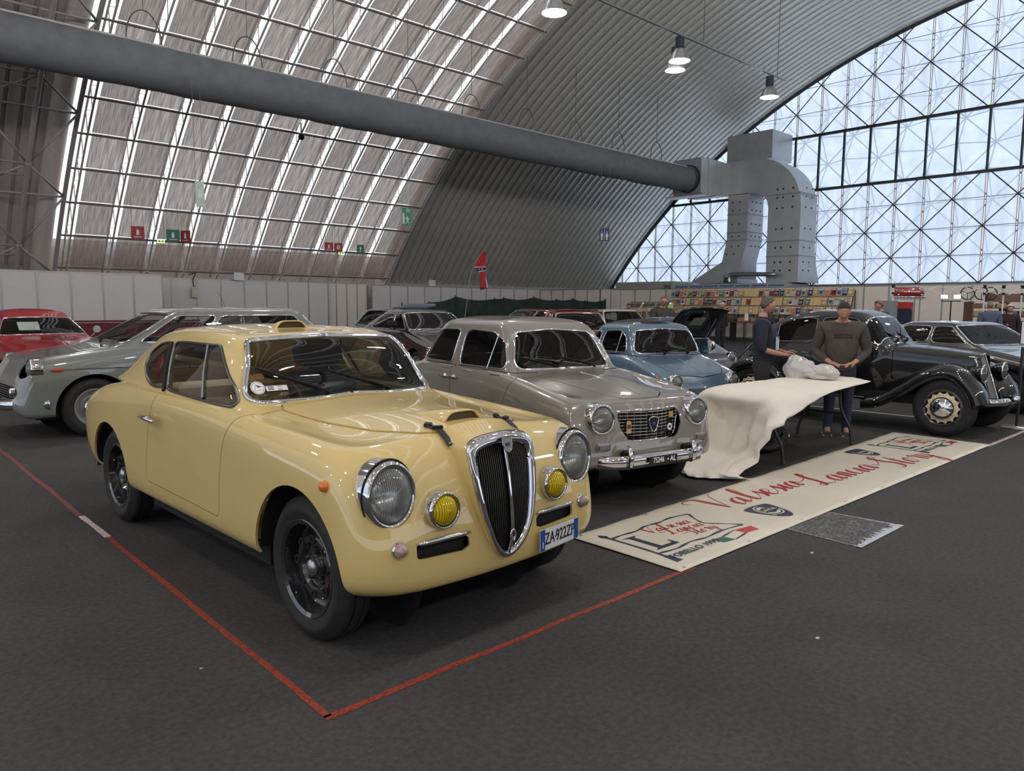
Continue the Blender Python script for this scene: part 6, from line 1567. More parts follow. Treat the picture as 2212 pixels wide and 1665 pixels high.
# sheet-metal air tower
GV = mat('galvanised_sheet', (176, 178, 180), .38, .55, noise=.08, scale=2)
AT = thing('air_tower', 'galvanised sheet metal air ducts bending down to the unit by the end wall', 'air duct', (34.5, 19, 0))
X0, Y0 = 34.5, 19.0
def bx(x0, x1, y0, y1, z0, z1): return ((x0+x1)/2-X0, (y0+y1)/2-Y0, (z0+z1)/2), (x1-x0, y1-y0, z1-z0)
c, d = bx(36.4, 38.5, 19.7, 22.3, 9.15, 10.6); MB().box(c, d, bev=.02).build('roof_box', GV, AT)
c, d = bx(32.45, 34.6, 21.3, 22.95, 7.15, 8.89); b = MB().box(c, d, bev=.02); 
for xx in (33.1, 33.85): c, d = bx(xx-.02, xx+.02, 21.27, 22.98, 7.12, 8.92); b.box(c, d)
b.build('transition_box', GV, AT)
c, d = bx(32.2, 33.0, 21.0, 23.2, 7.02, 7.08); MB().box(c, d).build('transition_tray', GV, AT)
MB().lathe([(.64, .02), (.68, .02), (.68, .10), (.64, .10)], 32, basis((0, 1, 0), (0, 0, 1), (1, 0, 0), (32.30-X0, 22.0-Y0, 7.88))).build('duct_collar', DARK, AT, smooth=True)
# the big elbow: a bent box in the y-z plane
def bent(path, x0, x1, hw, nm):
    V = []; F = []; n = len(path)
    for i, (y, z, ny, nz) in enumerate(path):
        for x in (x0, x1):
            for s_ in (-1, 1): V.append((x-X0, y+ny*hw*s_-Y0, z+nz*hw*s_))
    for i in range(n-1):
        a, b = i*4, i*4+4
        for (p, q) in ((0, 1), (1, 3), (3, 2), (2, 0)): F.append((a+p, a+q, b+q, b+p))
    F += [(0, 2, 3, 1), ((n-1)*4, (n-1)*4+1, (n-1)*4+3, (n-1)*4+2)]
    o = MB().add(V, F).build(nm, GV, AT); return auto(o, 30)
hw = .83; P = [(21.35, 8.0, 0, 1), (19.6, 8.0, 0, 1)]
for k in range(1, 13):
    a = PI/2*k/12; P.append((19.6-1.68*math.sin(a), 8.0-1.68*(1-math.cos(a)), -math.sin(a), math.cos(a)))
P += [(17.92, 4.0, -1, 0)]
bent(P, 34.5, 36.2, hw, 'elbow_duct')
# flared right leg
def frust(x0, x1, y0, y1, z0, X1_, X2_, Y1, Y2, z1, nm):
    V = [(x0-X0, y0-Y0, z0), (x1-X0, y0-Y0, z0), (x1-X0, y1-Y0, z0), (x0-X0, y1-Y0, z0), (X1_-X0, Y1-Y0, z1), (X2_-X0, Y1-Y0, z1), (X2_-X0, Y2-Y0, z1), (X1_-X0, Y2-Y0, z1)]
    return MB().add(V, [(3, 2, 1, 0), (4, 5, 6, 7), (0, 1, 5, 4), (1, 2, 6, 5), (2, 3, 7, 6), (3, 0, 4, 7)]).build(nm, GV, AT)
frust(34.5, 36.75, 17.08, 18.72, 2.72, 34.5, 36.2, 17.09, 18.75, 4.0, 'flared_foot')
# left leg with a kink and a wide foot
frust(34.5, 36.0, 19.84, 20.98, 4.9, 34.5, 36.0, 19.84, 20.98, 7.2, 'return_leg'); frust(34.5, 36.0, 20.10, 21.22, 3.83, 34.5, 36.0, 19.84, 20.98, 4.9, 'return_kink'); frust(34.5, 36.4, 20.3, 22.85, 2.95, 34.5, 36.0, 20.10, 21.22, 3.83, 'return_foot')
frust(34.45, 36.45, 20.25, 22.9, 2.74, 34.45, 36.45, 20.25, 22.9, 2.95, 'foot_flange')
SM = mat('duct_seam', (150, 148, 146), .4, .5)
for z in (6.95, 4.72, 4.0): MB().box((-.012, 17.92-Y0, z), (.03, 1.69, .05)).box((.85, 17.08-Y0, z), (1.7, .03, .05)).build('seam_band', SM, AT)
for z in (6.2, 5.3, 4.9): MB().box((-.012, 20.41-Y0, z), (.03, 1.16, .05)).box((.75, 19.83-Y0, z), (1.5, .03, .05)).build('seam_band', SM, AT)
rv = MB()
for z in (3.3, 3.7, 4.4, 5.3, 6.3, 6.8, 7.2):
    for y in (17.5, 18.0, 18.3): rv.lathe([(.05, 0), (.035, .025), (0, .03)], 8, face_to((-1, 0, 0), (-.005, y-Y0, z)))
    for x in (35.0, 35.6): rv.lathe([(.045, 0), (.03, .02), (0, .025)], 8, face_to((0, -1, 0), (x-X0, 17.085-Y0, z)))
for z in (4.2, 4.6, 5.1, 5.7, 6.4, 6.8):
    for y in (20.3, 20.7): rv.lathe([(.04, 0), (.03, .02), (0, .025)], 8, face_to((-1, 0, 0), (-.005, y-Y0+(.25 if z < 4.5 else 0), z)))
    for x in (34.9, 35.3, 35.7): rv.lathe([(.04, 0), (.03, .02), (0, .025)], 8, face_to((0, -1, 0), (x-X0, 19.835-Y0+(.26 if z < 4.3 else 0), z)))
rv.build('rivet_heads', DARK, AT, kind='stuff')
MB().tube(catmull([(-.4, 20.5-Y0, 2.75), (-.4, 20.5-Y0, 3.08), (-.4, 20.1-Y0, 3.16), (-.4, 18.0-Y0, 3.10)], 6), .11, 10).tube([(-.4, 20.75-Y0, 2.75), (-.4, 20.75-Y0, 3.05), (-.4, 20.5-Y0, 3.12)], .09, 10).build('return_pipe', STEEL, AT, smooth=True)
# air-handling unit on the floor behind the stalls
ah = thing('air_unit', 'long grey air handling unit below the metal ducts', 'ventilation unit', (35.2, 21, 0))
MB().box((0, -.3, 1.35), (2.4, 6.6, 2.7), bev=.03).build('unit_casing', mat('unit_grey', (166, 168, 168), .5), ah)
MB().box((0, 5.0, 1.45), (2.0, 4.0, 2.9), bev=.05).build('side_casing', mat('unit_beige', (160, 156, 146), .5), ah)
for k in range(7): MB().box((-1.205, -3.1+k*.9, 2.58), (.02, .8, .10)).build('blue_panel', mat('unit_blue', (84, 108, 140), .5), ah)
for k in range(6): MB().box((-1.02, 3.1+k*.09, 2.55), (.05, .04, .34)).build('fin', ALU, ah)

# pendant lamps and their rail
RL = thing('lamp_rail', 'thin steel rail hung below the corrugated roof carrying bell lamps', 'rail', (0, 12, 8.62))
MB().tube([(8, 0, 0), (22.8, 0, 0)], .035, 6).build('rail_tube', ALU, RL)
for x in (13.5, 18.2, 22.3):
    zt = VZ + math.sqrt((VR+.5)**2 - (12-VY)**2) - 8.62; MB().tube([(x, 0, 0), (x, .0, zt)], .01, 5).build('hanger_cable', mat('hoop_wire', (96, 92, 90)), RL)
LB = mat('lamp_body', (44, 48, 54), .4, .3)
def bell(x, y, z, label, tilt=0):
    L = thing('pendant_lamp', label, 'lamp', (x, y, z), 0, 'bell shaped hall lamps')
    MB().lathe([(0, .62), (.10, .62), (.12, .60), (.12, .34), (.10, .32)], 18).build('ballast', LB, L, smooth='auto')
    MB().tube([(0, 0, .62), (0, 0, .632)], .02, 6).build('hook', LB, L)
    s_ = MB().lathe([(.10, .33), (.13, .30), (.19, .22), (.24, .10), (.27, .02), (.28, .0)], 28).build('shade', mat('alu_shade', (168, 170, 172), .25, .8), L, smooth=True)
    MB().lathe([(.0, .02), (.15, .015), (.265, .01)], 24).build('diffuser', mat('lit_diffuser', (255, 246, 214), .5, emit=5.0), L, smooth=True)
    return L
bell(17.1, 12.0, 7.95, 'bell lamp with dark ballast, left of the front pair on the rail'); bell(17.55, 12.45, 7.90, 'silver bell lamp just right of its twin on the rail'); bell(21.86, 12.0, 7.92, 'single bell lamp at the far end of the rail'); bell(12.34, 12.0, 7.93, 'bell lamp cut by the top edge of the picture')

# hanging signs
def sign(name, label, x, y, z, w_, h, m, marks, d=(-.35, -.94, 0), cat='sign', cable=0, group=None):
    S_ = thing(name, label, cat, (x, y, z), 0, group); Mx = face_to(d)
    o = MB().prism([(-w_/2, -h/2), (w_/2, -h/2), (w_/2, h/2), (-w_/2, h/2)], .02, Mx).build('sign_board', m, S_)
    for nm, poly, mm in marks: MB().prism([(a*w_, b*h) for a, b in poly], .003, Mx @ Matrix.Translation((0, 0, .021))).build(nm, mm, o)
    for sx_ in (-.42, .42):
        p = Mx @ Vector((sx_*w_, h/2, .01)); MB().tube([p, p+Vector((0, 0, cable or 1.0))], .006, 4).build('hanger_cable', mat('hoop_wire', (96, 92, 90)), S_)
    return S_
SR = mat('sign_red', (150, 30, 46), .5); SGN = mat('sign_green', (22, 98, 84), .5); SW = mat('sign_white', (214, 214, 210), .5)
bottle = [('pictogram', [(-.10, -.18), (.10, -.18), (.10, .16), (.04, .22), (.04, .30), (-.04, .30), (-.04, .22), (-.10, .16)], SW), ('pictogram', [(-.30, -.36), (.30, -.36), (.30, -.30), (-.30, -.30)], SW)]
reel = [('pictogram', [(.22*math.cos(a), .02+.24*math.sin(a)) for a in np.linspace(0, 2*PI, 18)[:-1]], SW), ('pictogram_centre', [(.15*math.cos(a), .02+.17*math.sin(a)) for a in np.linspace(0, 2*PI, 16)[:-1]], SR)]
sign('fire_sign', 'red extinguisher sign hanging over the left white panels', 8.67, 29.4, 4.06, .44, .46, SR, bottle); sign('first_aid_sign', 'green first aid sign hanging right of a red extinguisher sign', 9.90, 29.4, 4.04, .46, .44, SGN, bottle)
sign('fire_sign', 'narrow red sign turned edge-on beside the green first aid sign', 10.36, 29.4, 4.04, .46, .44, SR, bottle, (-.9, -.44, 0)); sign('fire_sign', 'red extinguisher sign, left of the joined red pair', 16.39, 29.4, 4.0, .36, .38, SR, bottle); sign('fire_sign', 'red hose reel sign, right of the joined red pair', 16.85, 29.4, 4.0, .36, .38, SR, reel); sign('first_aid_sign', 'green first aid sign hanging near the cream roof tube', 17.96, 29.4, 4.0, .32, .36, SGN, bottle)
SL_ = mat('exit_lit', (206, 226, 150), .5, emit=.6)
arrow = [('exit_mark', [(-.32, -.2), (-.1, -.2), (-.1, .25), (-.32, .25)], SGN), ('exit_mark', [(.0, -.1), (.2, -.1), (.2, -.3), (.4, .02), (.2, .3), (.2, .12), (.0, .12)], SGN)]
sign('exit_lamp', 'small lit exit sign below the green sign on the left', 9.46, 29.4, 3.80, .26, .13, SL_, arrow); sign('exit_lamp', 'small lit exit sign below the joined red pair', 17.0, 29.4, 3.77, .26, .13, SL_, arrow)
sign('exit_sign', 'tall green running man exit board in front of the cream tube', 18.8, 27.0, 5.29, .42, .74, mat('exit_green', (52, 148, 112), .5), [('door_mark', [(-.44, -.42), (-.22, -.42), (-.22, .22), (-.44, .22)], SW), ('runner_head', [(.10+.05*math.cos(a), .03+.035*math.sin(a)) for a in np.linspace(0, 2*PI, 12)[:-1]], SW), ('runner_body', [(.0, -.02), (.12, -.02), (.20, -.12), (.32, -.12), (.32, -.08), (.24, -.08), (.16, -.22), (.30, -.38), (.22, -.40), (.08, -.26), (-.02, -.42), (-.08, -.38), (.02, -.20), (-.05, -.12), (-.14, -.16), (-.14, -.10)], SW), ('lettering_line', [(-.05, .36), (.40, .36), (.40, .42), (-.05, .42)], SW), ('lettering_line', [(-.05, .26), (.40, .26), (.40, .31), (-.05, .31)], SW)], cable=3.0)
sign('faded_sign', 'bleached pale green sign hanging askew in front of the skylight', 7.45, 20.0, 4.33, .22, .66, mat('faded_green', (168, 186, 176), .6, noise=.12), [('faded_mark', [(-.3, -.1), (.2, -.2), (.3, .1), (-.1, .2)], mat('faded_mark', (190, 200, 194), .6))], (-.1, -.9, .1), cable=3.4)
sign('toilet_sign', 'violet toilet sign with white man and woman figures', 24.0, 20.3, 4.449, .41, .54, mat('sign_violet', (56, 52, 104), .5), [('man_figure', [(-.36, .10), (-.16, .10), (-.16, -.12), (-.20, -.12), (-.20, -.40), (-.32, -.40), (-.32, -.12), (-.36, -.12)], SW), ('man_head', [(-.26+.05*math.cos(a), .20+.05*math.sin(a)) for a in np.linspace(0, 2*PI, 12)[:-1]], SW), ('divider', [(-.02, -.42), (.02, -.42), (.02, .40), (-.02, .40)], SW), ('woman_figure', [(.20, .10), (.34, .10), (.42, -.18), (.34, -.18), (.34, -.40), (.20, -.40), (.20, -.18), (.12, -.18)], SW), ('woman_head', [(.27+.05*math.cos(a), .20+.05*math.sin(a)) for a in np.linspace(0, 2*PI, 12)[:-1]], SW)], (-.85, -.5, 0), cable=4.0)
cmx = thing('camera_ball', 'small dark spherical surveillance camera under the skylight', 'camera', (13.4, 25.9, 7.62))
MB().lathe([(0, -.12), (.09, -.08), (.12, 0), (.09, .08), (0, .12)], 16).build('camera_housing', DARK, cmx, smooth=True); MB().tube([(0, 0, .1), (0, 0, .5)], .03, 6).build('camera_arm', TRUSS, cmx)
# ================================================================ white exhibition panels round the hall
WP = mat('white_panel', (200, 195, 193), .45, noise=.03, scale=1.5)
WP2 = mat('warm_panel', (214, 204, 192), .5, noise=.03, scale=1.5)
def panels(name, a, b, n, h=2.52, m=WP, skip=()):
    r = bpy.data.objects.new(name, None); C.objects.link(r); r['kind'] = 'structure'
    a, b = Vector((*a, 0)), Vector((*b, 0)); d = (b-a)/n; ang = math.atan2(d.y, d.x); L = d.length
    pm = MB().box((0, 0, h/2+.03), (L-.05, .02, h-.10)); me = bpy.data.meshes.new('wall_panel'); me.from_pydata(pm.v, [], pm.f); me.materials.append(m)
    qm = MB().box((0, 0, h/2), (.05, .05, h)); mq = bpy.data.meshes.new('wall_post'); mq.from_pydata(qm.v, [], qm.f); mq.materials.append(ALU)
    rm = MB().box((0, 0, h-.02), (L, .045, .04)).box((0, 0, .03), (L, .045, .05)); mr_ = bpy.data.meshes.new('wall_rail'); mr_.from_pydata(rm.v, [], rm.f); mr_.materials.append(ALU)
    for i in range(n+1):
        for me_, nm, t in ((mq, 'wall_post', i), (me, 'wall_panel', i+.5), (mr_, 'wall_rail', i+.5)):
            if nm != 'wall_post' and (i == n or i in skip): continue
            o = bpy.data.objects.new(nm, me_); C.objects.link(o); o.parent = r; o.location = a + d*t; o.rotation_euler.z = ang
    return r
panels('wall_left', (-.6, 27.7), (8.9, 27.7), 10); panels('wall_left_return', (8.9, 27.7), (8.9, 30.6), 3)
panels('wall_back_left', (9.2, 30.65), (17.0, 30.65), 8); panels('wall_back_door', (17.0, 30.9), (19.2, 30.9), 4, m=WP2)
panels('wall_back', (19.25, 30.55), (30.5, 30.55), 11, h=2.46); panels('wall_corner', (30.5, 30.5), (30.5, 26.0), 5, h=2.44, m=WP2)
panels('wall_corner_return', (30.5, 26.0), (32.2, 26.0), 2, h=2.44); panels('wall_stalls', (32.2, 26.0), (32.2, 5.0), 21, h=2.44, m=WP2)
bxx = thing('fuse_box', 'small beige fuse box with trailing cable on the white wall post', 'electric box', (11.0, 30.5, 1.95))
MB().box((0, 0, 0), (.22, .12, .42), bev=.02).build('box_case', mat('box_beige', (186, 178, 160), .5), bxx); MB().tube(catmull([(0, .02, .21), (-.03, .03, .5), (.08, .04, .75), (-.2, .04, .70)], 6), .02, 6).build('trailing_cable', DARK, bxx)
for x, z in ((22.7, 2.62), (12.8, 2.64)):
    tag(MB().box((x, 30.42, z), (.42, .01, .30)).build('paper_notice', mat('notice_paper', (214, 216, 218), .6)), 'white paper notice above the back panels ' + ('near the flag' if x > 20 else 'under the skylight'), 'notice')
# velvet covered counter
vt = thing('velvet_counter', 'long counter draped in dark red velvet before the left panels', 'counter', (8.6, 26.6, 0))
g = []
for i in range(121):
    x = -3.1+6.2*i/120; y = -.4 + .03*math.sin(i*1.7)
    g.append([(x, y-.02, .0), (x, y, .45), (x, y+.01, .82), (x, -.37, .85)])
VEL = mat('red_velvet', (92, 16, 32), .8, sheen=.5, noise=.2, scale=12)
MB().grid(g).build('velvet_skirt', VEL, vt, smooth=True); MB().box((0, 0, .865), (6.2, .8, .03), bev=.01).box((-.9, .1, .93), (4.0, .5, .06), bev=.01).build('counter_top', VEL, vt)
# green shade netting
nf = thing('netting_fence', 'sagging dark green shade netting strung between thin posts', 'netting', (16.5, 24.0, 0))
NET = sheer('green_net', .10, (50, 62, 58), .3, (150, 165, 158), noise=.25, scale=2)
tops = [(0, 1.55), (1.3, 1.62), (2.62, 1.87), (4.77, 1.80), (5.3, 1.84), (7.13, 1.89), (8.6, 1.80), (9.7, 1.86), (10.6, 1.76), (12.1, 1.84)]
g = []
for i in range(161):
    x = 12.1*i/160
    z = np.interp(x, [a for a, _ in tops], [b for _, b in tops]); k = max(j for j in range(len(tops)-1) if tops[j][0] <= x+1e-6); t = (x-tops[k][0])/(tops[k+1][0]-tops[k][0]); z -= .10*math.sin(PI*t)*(tops[k+1][0]-tops[k][0])/2
    g.append([(x, .05*math.sin(x*3+q*.7)*q/4, z-(z-.02)*q/6+.03*math.sin(x*5+q)*(0 < q < 6)) for q in range(7)])
MB().grid(g).build('net_cloth', NET, nf, smooth=True)
for x, z in tops: MB().tube([(x, .06, 0), (x, .06, z+.05)], .022, 6).build('net_post', DARK, nf)
# flag on a leaning pole
fl = thing('flag', 'red flag with a dark blue starred cross hanging from a leaning pole', 'flag', (19.25, 23.6, 0))
pole = catmull([(0, 0, 1.0), (.15, 0, 1.8), (.30, 0, 2.7), (.60, 0, 3.3), (1.05, 0, 3.82)], 6)
MB().tube(pole, .012, 6).tube([(0, 0, 0), (0, 0, 1.0)], .015, 6).build('flag_pole', mat('pole_grey', (150, 150, 148), .4), fl)
def flag_mat():
    m = mat('flag_red', (178, 34, 46), .7, noise=.1, scale=5); return m
A = [(1.02, 3.78), (.86, 3.55), (.62, 3.24), (.47, 3.08), (.70, 2.86), (.82, 2.7), (.86, 2.45), (.86, 2.15)]; B_ = [(1.05, 3.80), (1.08, 3.55), (1.10, 3.35), (1.13, 3.12), (1.16, 2.95), (1.17, 2.7), (1.20, 2.45), (1.21, 2.20)]
g = []
for i in range(36):
    t = i/35*7; k = min(6, int(t)); u = t-k; a = [A[k][j]*(1-u)+A[k+1][j]*u for j in (0, 1)]; b = [B_[k][j]*(1-u)+B_[k+1][j]*u for j in (0, 1)]
    g.append([(a[0]+(b[0]-a[0])*q/10, .06*math.sin(q*.9+i*.22), a[1]+(b[1]-a[1])*q/10) for q in range(11)])
MB().grid(g).build('flag_cloth', flag_mat(), fl, smooth=True)
def patch(nm, i0, i1, q0, q1, m, off):
    V = [[(p[0], p[1]-off, p[2]) for p in r[q0:q1+1]] for r in g[i0:i1+1]]; return MB().grid(V).build(nm, m, fl, smooth=True)
patch('cross_band', 15, 20, 0, 10, mat('flag_white', (206, 200, 202), .7), .006); patch('cross_band', 16, 19, 0, 10, mat('flag_blue', (34, 36, 70), .7), .012); patch('white_hem', 15, 34, 9, 10, mat('flag_white', (206, 200, 202), .7), .018); patch('dark_corner', 33, 35, 0, 3, mat('flag_blue', (34, 36, 70), .7), .018)
for q, i in ((3, 17), (6, 17)):
    p = g[i][q]; st = [((.05 if k % 2 == 0 else .02)*math.cos(PI/2+PI*k/5), (.05 if k % 2 == 0 else .02)*math.sin(PI/2+PI*k/5)) for k in range(10)]
    MB().prism(st, .004, face_to((-.3, -1, 0), (p[0], p[1]-.03, p[2]-.02))).build('star', mat('flag_white', (206, 200, 202), .7), fl)

# ================================================================ book stall: wooden racks with magazines
PINE = mat('pine_board', (206, 176, 128), .6, noise=.12, scale=3, stretch=(1, 6, 1))
cols = [('red', (158, 40, 44)), ('dark blue', (44, 54, 84)), ('white', (204, 200, 194)), ('black', (36, 34, 36)), ('green', (70, 112, 84)), ('grey', (128, 126, 128)), ('pale blue', (120, 152, 186)), ('ochre', (176, 142, 84)), ('pink', (196, 112, 116)), ('brown', (104, 74, 58)), ('cream', (204, 190, 160)), ('silver', (170, 172, 176))]
ords = ['first', 'second', 'third', 'fourth', 'fifth', 'sixth', 'seventh', 'eighth', 'ninth']
rk = np.random.RandomState(11)
mag_me = {}
for r in range(9):
    y0 = 21.9 - r*1.02
    R_ = thing('book_rack', 'sloping pine book rack, %s from the left along the stall' % ords[r], 'rack', (31.2, y0, 0), 0, 'pine racks of the book stall')
    for t, (xo, z) in enumerate(((.62, 2.02), (.40, 1.62), (.18, 1.22))):
        MB().box((xo, 0, z+.16), (.02, .98, .36), Matrix.Rotation(math.radians(16), 3, 'Y')).build('rack_board', PINE, R_)
        MB().box((xo-.09, 0, z-.015), (.06, .98, .02)).build('rack_ledge', PINE, R_)
    for sy in (-.49, .49): MB().tube([(.02, sy, .8), (.72, sy, 2.25)], .014, 6).tube([(.74, sy, 0), (.74, sy, 2.25)], .014, 6).build('rack_upright', DARK, R_)
    for t, tn in enumerate(('top', 'middle', 'bottom')):
        xo, z = ((.62, 2.02), (.40, 1.62), (.18, 1.22))[t]
        k = (4 if t == 0 else rk.randint(2, 5) if t == 1 else 4) if r not in (4,) else rk.randint(1, 3)
        pick = list(rk.choice(len(cols), k, replace=False)); slots = sorted(rk.choice(4, k, replace=False))
        for c_, sl in zip(pick, slots):
            cn, cc = cols[c_]; hh = rk.uniform(.29, .345); ww = rk.uniform(.19, .225)
            M_ = bpy.data.objects.new('magazine', None)
            bmx = MB().box((0, 0, hh/2), (.012, ww, hh))
            o = bmx.build('magazine', mat('cover_'+cn.replace(' ', '_'), cc, .35, noise=.25, scale=14)); o.location = (31.2+xo-.078, y0+.36-sl*.24, z+.0); o.rotation_euler = (0, math.radians(16), 0)
            MB().box((-.008, rk.uniform(-.02, .02), hh*rk.uniform(.35, .5)), (.003, ww*rk.uniform(.5, .8), hh*rk.uniform(.3, .45))).build('cover_picture', mat('cover_'+cols[(c_*5+3) % 12][0].replace(' ', '_'), cols[(c_*5+3) % 12][1], .35), o)
            MB().box((-.008, 0, hh*.86), (.003, ww*.8, hh*.12)).build('cover_title', WHITE if cn not in ('white', 'cream', 'silver') else mat('cover_red', cols[0][1], .35), o)
            tag(o, '%s magazine on the %s ledge of the %s pine rack from the left' % (cn, tn, ords[r]), 'magazine', 'magazines on the pine racks')
# table in front of the racks with cartons
bt = thing('stall_table', 'long low stall table stacked with cartons below the pine racks', 'table', (30.4, 18, 0)); MB().box((0, 0, .84), (.8, 8.6, .04)).build('table_top', mat('table_dark', (60, 58, 58), .6), bt)
for yy in (-4, 0, 4): MB().box((0, yy, .41), (.5, .05, .82)).build('leg', TL, bt)
for i in range(12):
    tag(MB().box((30.3, 22.0-i*.66, .95), (.36, .50, .18), bev=.008).build('carton', mat('carton_tan', (170, 124, 96), .7, noise=.2) if i % 3 else mat('carton_dark', (70, 60, 54), .7)), 'shallow book carton on the stall table, number %s from the left end' % (ords+['tenth', 'eleventh', 'twelfth'])[i], 'carton', 'cartons on the stall table')
# lit glass show cases
for i, (y0, lb) in enumerate(((20.85, 'lit glass show case with red boxes, leftmost of three'), (20.1, 'lit glass show case with empty shelves, middle of three'), (19.4, 'lit glass show case with greenish light, rightmost of three'))):
    S_ = thing('show_case', lb, 'show case', (27.0, y0, 0), 0, 'lit glass show cases'); LT = mat('case_light_%d' % i, [(255, 214, 150), (240, 240, 214), (216, 232, 170)][i], .5, emit=1.1)
    MB().box((.25, 0, .85), (.02, .66, 1.68)).build('back_panel', mat('case_back_%d' % i, [(206, 176, 128), (200, 198, 178), (178, 190, 140)][i], .6), S_); MB().box((0, 0, .25), (.5, .66, .5)).build('base', WHITE, S_)
    for z in (.55, .95, 1.3): MB().box((0, 0, z), (.46, .64, .015)).build('shelf', mat('case_shelf', (214, 214, 208), .3), S_)
    for sy in (-.33, .33): MB().tube([(-.25, sy, .5), (-.25, sy, 1.45), (.0, sy, 1.72), (.25, sy, 1.72), (.25, sy, .5)], .014, 6).build('case_frame', ALU, S_)
    for sy in (-.31, 0, .31): MB().tube([(-.25, sy, .5), (-.25, sy, 1.45), (.0, sy, 1.72)], .010, 6).build('glazing_bar', ALU, S_)
    MB().add([(-.25, -.33, .5), (-.25, .33, .5), (-.25, .33, 1.45), (-.25, -.33, 1.45), (0, -.33, 1.72), (0, .33, 1.72)], [(0, 1, 2, 3), (3, 2, 5, 4)]).build('case_glass', CLEAR, S_)
    MB().box((.1, 0, 1.66), (.12, .58, .03)).build('light_strip', LT, S_)
    if i == 0:
        for yy, z, cc, nm, lab in ((.12, .965, (170, 34, 34), 'toy_box', 'small red box on the upper shelf of the left show case'), (-.15, .965, (196, 60, 34), 'toy_box', 'orange red box beside the small red box in the show case'), (.1, .565, (40, 36, 36), 'toy_box', 'dark box on the lower shelf of the left show case')):
            tag(MB().box((26.95, y0+yy, z+.10), (.14, .18, .20)).build(nm, mat('toy_%d_%d' % (cc[0], int(z*10)), cc, .4)), lab, 'box')

# ================================================================ spare parts stall on the right
pf = thing('car_front_panel', 'red minicar front panel with chrome bumper displayed on the parts stall', 'car part', (21.55, 7.52, 1.77))
PX = basis((.73, -.68, 0), (-.68*-1*-1, -.73, 0), (0, 0, 1))
PX = Matrix(((.733, .68, 0, 0), (-.68, .733, 0, 0), (0, 0, 1, 0), (0, 0, 0, 1)))   # local -y looks to the camera
g = []
for i in range(17):
    x = -.40+.8*i/16; r = []
    for k in range(9):
        z = .04+.24*k/8; y = -.10*(1-(abs(x)/.42)**3) - .05*math.sin(PI*k/8)+.06; r.append(PX @ Vector((x*(1-.05*k/8), y, z)))
    g.append(r)
o = MB().grid(g).build('panel_skin', RED, pf, smooth=True); md = o.modifiers.new('t', 'SOLIDIFY'); md.thickness = .02
MB().tube([PX @ Vector((x, -.14+.10*(abs(x)/.42)**3, .03)) for x in np.linspace(-.43, .43, 11)], .022, 8).build('bumper', CHROME, pf, smooth=True)
for sx_ in (-.33, .33):
    Mx = face_to(PX @ Vector((0, -1, 0)), PX @ Vector((sx_, -.06, .20))); l_ = MB().lathe([(.055, -.01), (.058, .005), (.048, .012)], 18, Mx).build('headlight', CHROME, pf, smooth=True); MB().lathe([(.048, .008), (.03, .02), (0, .024)], 16, Mx).build('lens', lens_mat('ribbed_lens', (214, 216, 214), .16), l_)
    MB().lathe([(.022, 0), (.02, .012), (0, .016)], 12, face_to(PX @ Vector((0, -1, 0)), PX @ Vector((sx_*.95, -.07, .09)))).build('parking_lamp', WHITE, pf, smooth=True)
MB().lathe([(.04, 0), (.03, .012), (0, .016)], 14, face_to(PX @ Vector((0, -1, 0)), PX @ Vector((.02, -.12, .17)))).tube([PX @ Vector((-.2, -.11, .17)), PX @ Vector((.24, -.11, .175))], .008, 6).build('nose_badge', CHROME, pf)
# stand that carries it
st_ = thing('display_stand', 'grey display cabinet and rails under the red front panel', 'stand', (21.6, 7.6, 0))
MB().box((-.40, .36, .85), (.5, .42, 1.7), bev=.01).build('cabinet', mat('cabinet_grey', (126, 128, 130), .5), st_)
for sx_ in (-.42, .38): MB().tube([PX @ Vector((sx_, 0, 0)), PX @ Vector((sx_, 0, 1.80))], .018, 6).build('post', ALU, st_)
MB().box((.0, -.08, 1.755), (.75, .10, .03), PX.to_3x3()).build('shelf', ALU, st_)
jc = thing('shop_counter', 'white boxed counter with red shop lettering in front of the parts stall', 'counter', (20.85, 6.72, 0)); CX = PX
MB().box((0, 0, .57), (.66, .40, 1.14), CX.to_3x3(), bev=.01).build('counter_box', mat('counter_white', (206, 200, 196), .5), jc)
text('counter_lettering', 'JULCAR 500', .10, mat('sign_red2', (176, 34, 44), .5), Matrix.Translation((-.0, 0, .98)) @ CX @ Matrix.Translation((-.02, -.206, 0)) @ Matrix.Rotation(PI/2, 4, 'X'), jc, bold=.002)
for k in range(12): MB().box(CX @ Vector((-.3+.055*k, -.205, 1.09)), (.008, .006, .05), CX.to_3x3()).build('counter_notch', DARK, jc)
MB().box(CX @ Vector((0, -.205, .70)), (.66, .008, .10), CX.to_3x3()).build('red_band', mat('sign_red2', (176, 34, 44), .5), jc)
# gazebo frame with scissor bars
gz = thing('gazebo_frame', 'white folding gazebo frame with crossed bars over the parts stall', 'frame', (23.5, 7.0, 0))
GW = mat('gazebo_white', (206, 208, 212), .4); P0, P1, P2 = Vector((-1.2, 1.2, 0)), Vector((.68, -.56, 0)), Vector((1.45, -1.28, 0))
for P in (P0, P1, P2, P1+Vector((.42, -.36, 0))): MB().tube([P, P+Vector((0, 0, 2.12))], .022, 6).build('post', GW, gz); MB().box(P+Vector((0, 0, 2.12)), (.07, .07, .09)).box(P+Vector((0, 0, 1.92)), (.06, .06, .06)).build('joint', DARK, gz)
def scis(a, b, n):
    d = (b-a)/n
    for i in range(n):
        p, q = a+d*i, a+d*(i+1); hi, lo = Vector((0, 0, 2.14)), Vector((0, 0, 1.90))
        MB().tube([p+hi, q+lo], .012, 5).build('scissor_bar', GW, gz); MB().tube([p+lo, q+hi], .012, 5).build('scissor_bar', GW, gz)
scis(P0, P1, 4); scis(P1, P2, 3)
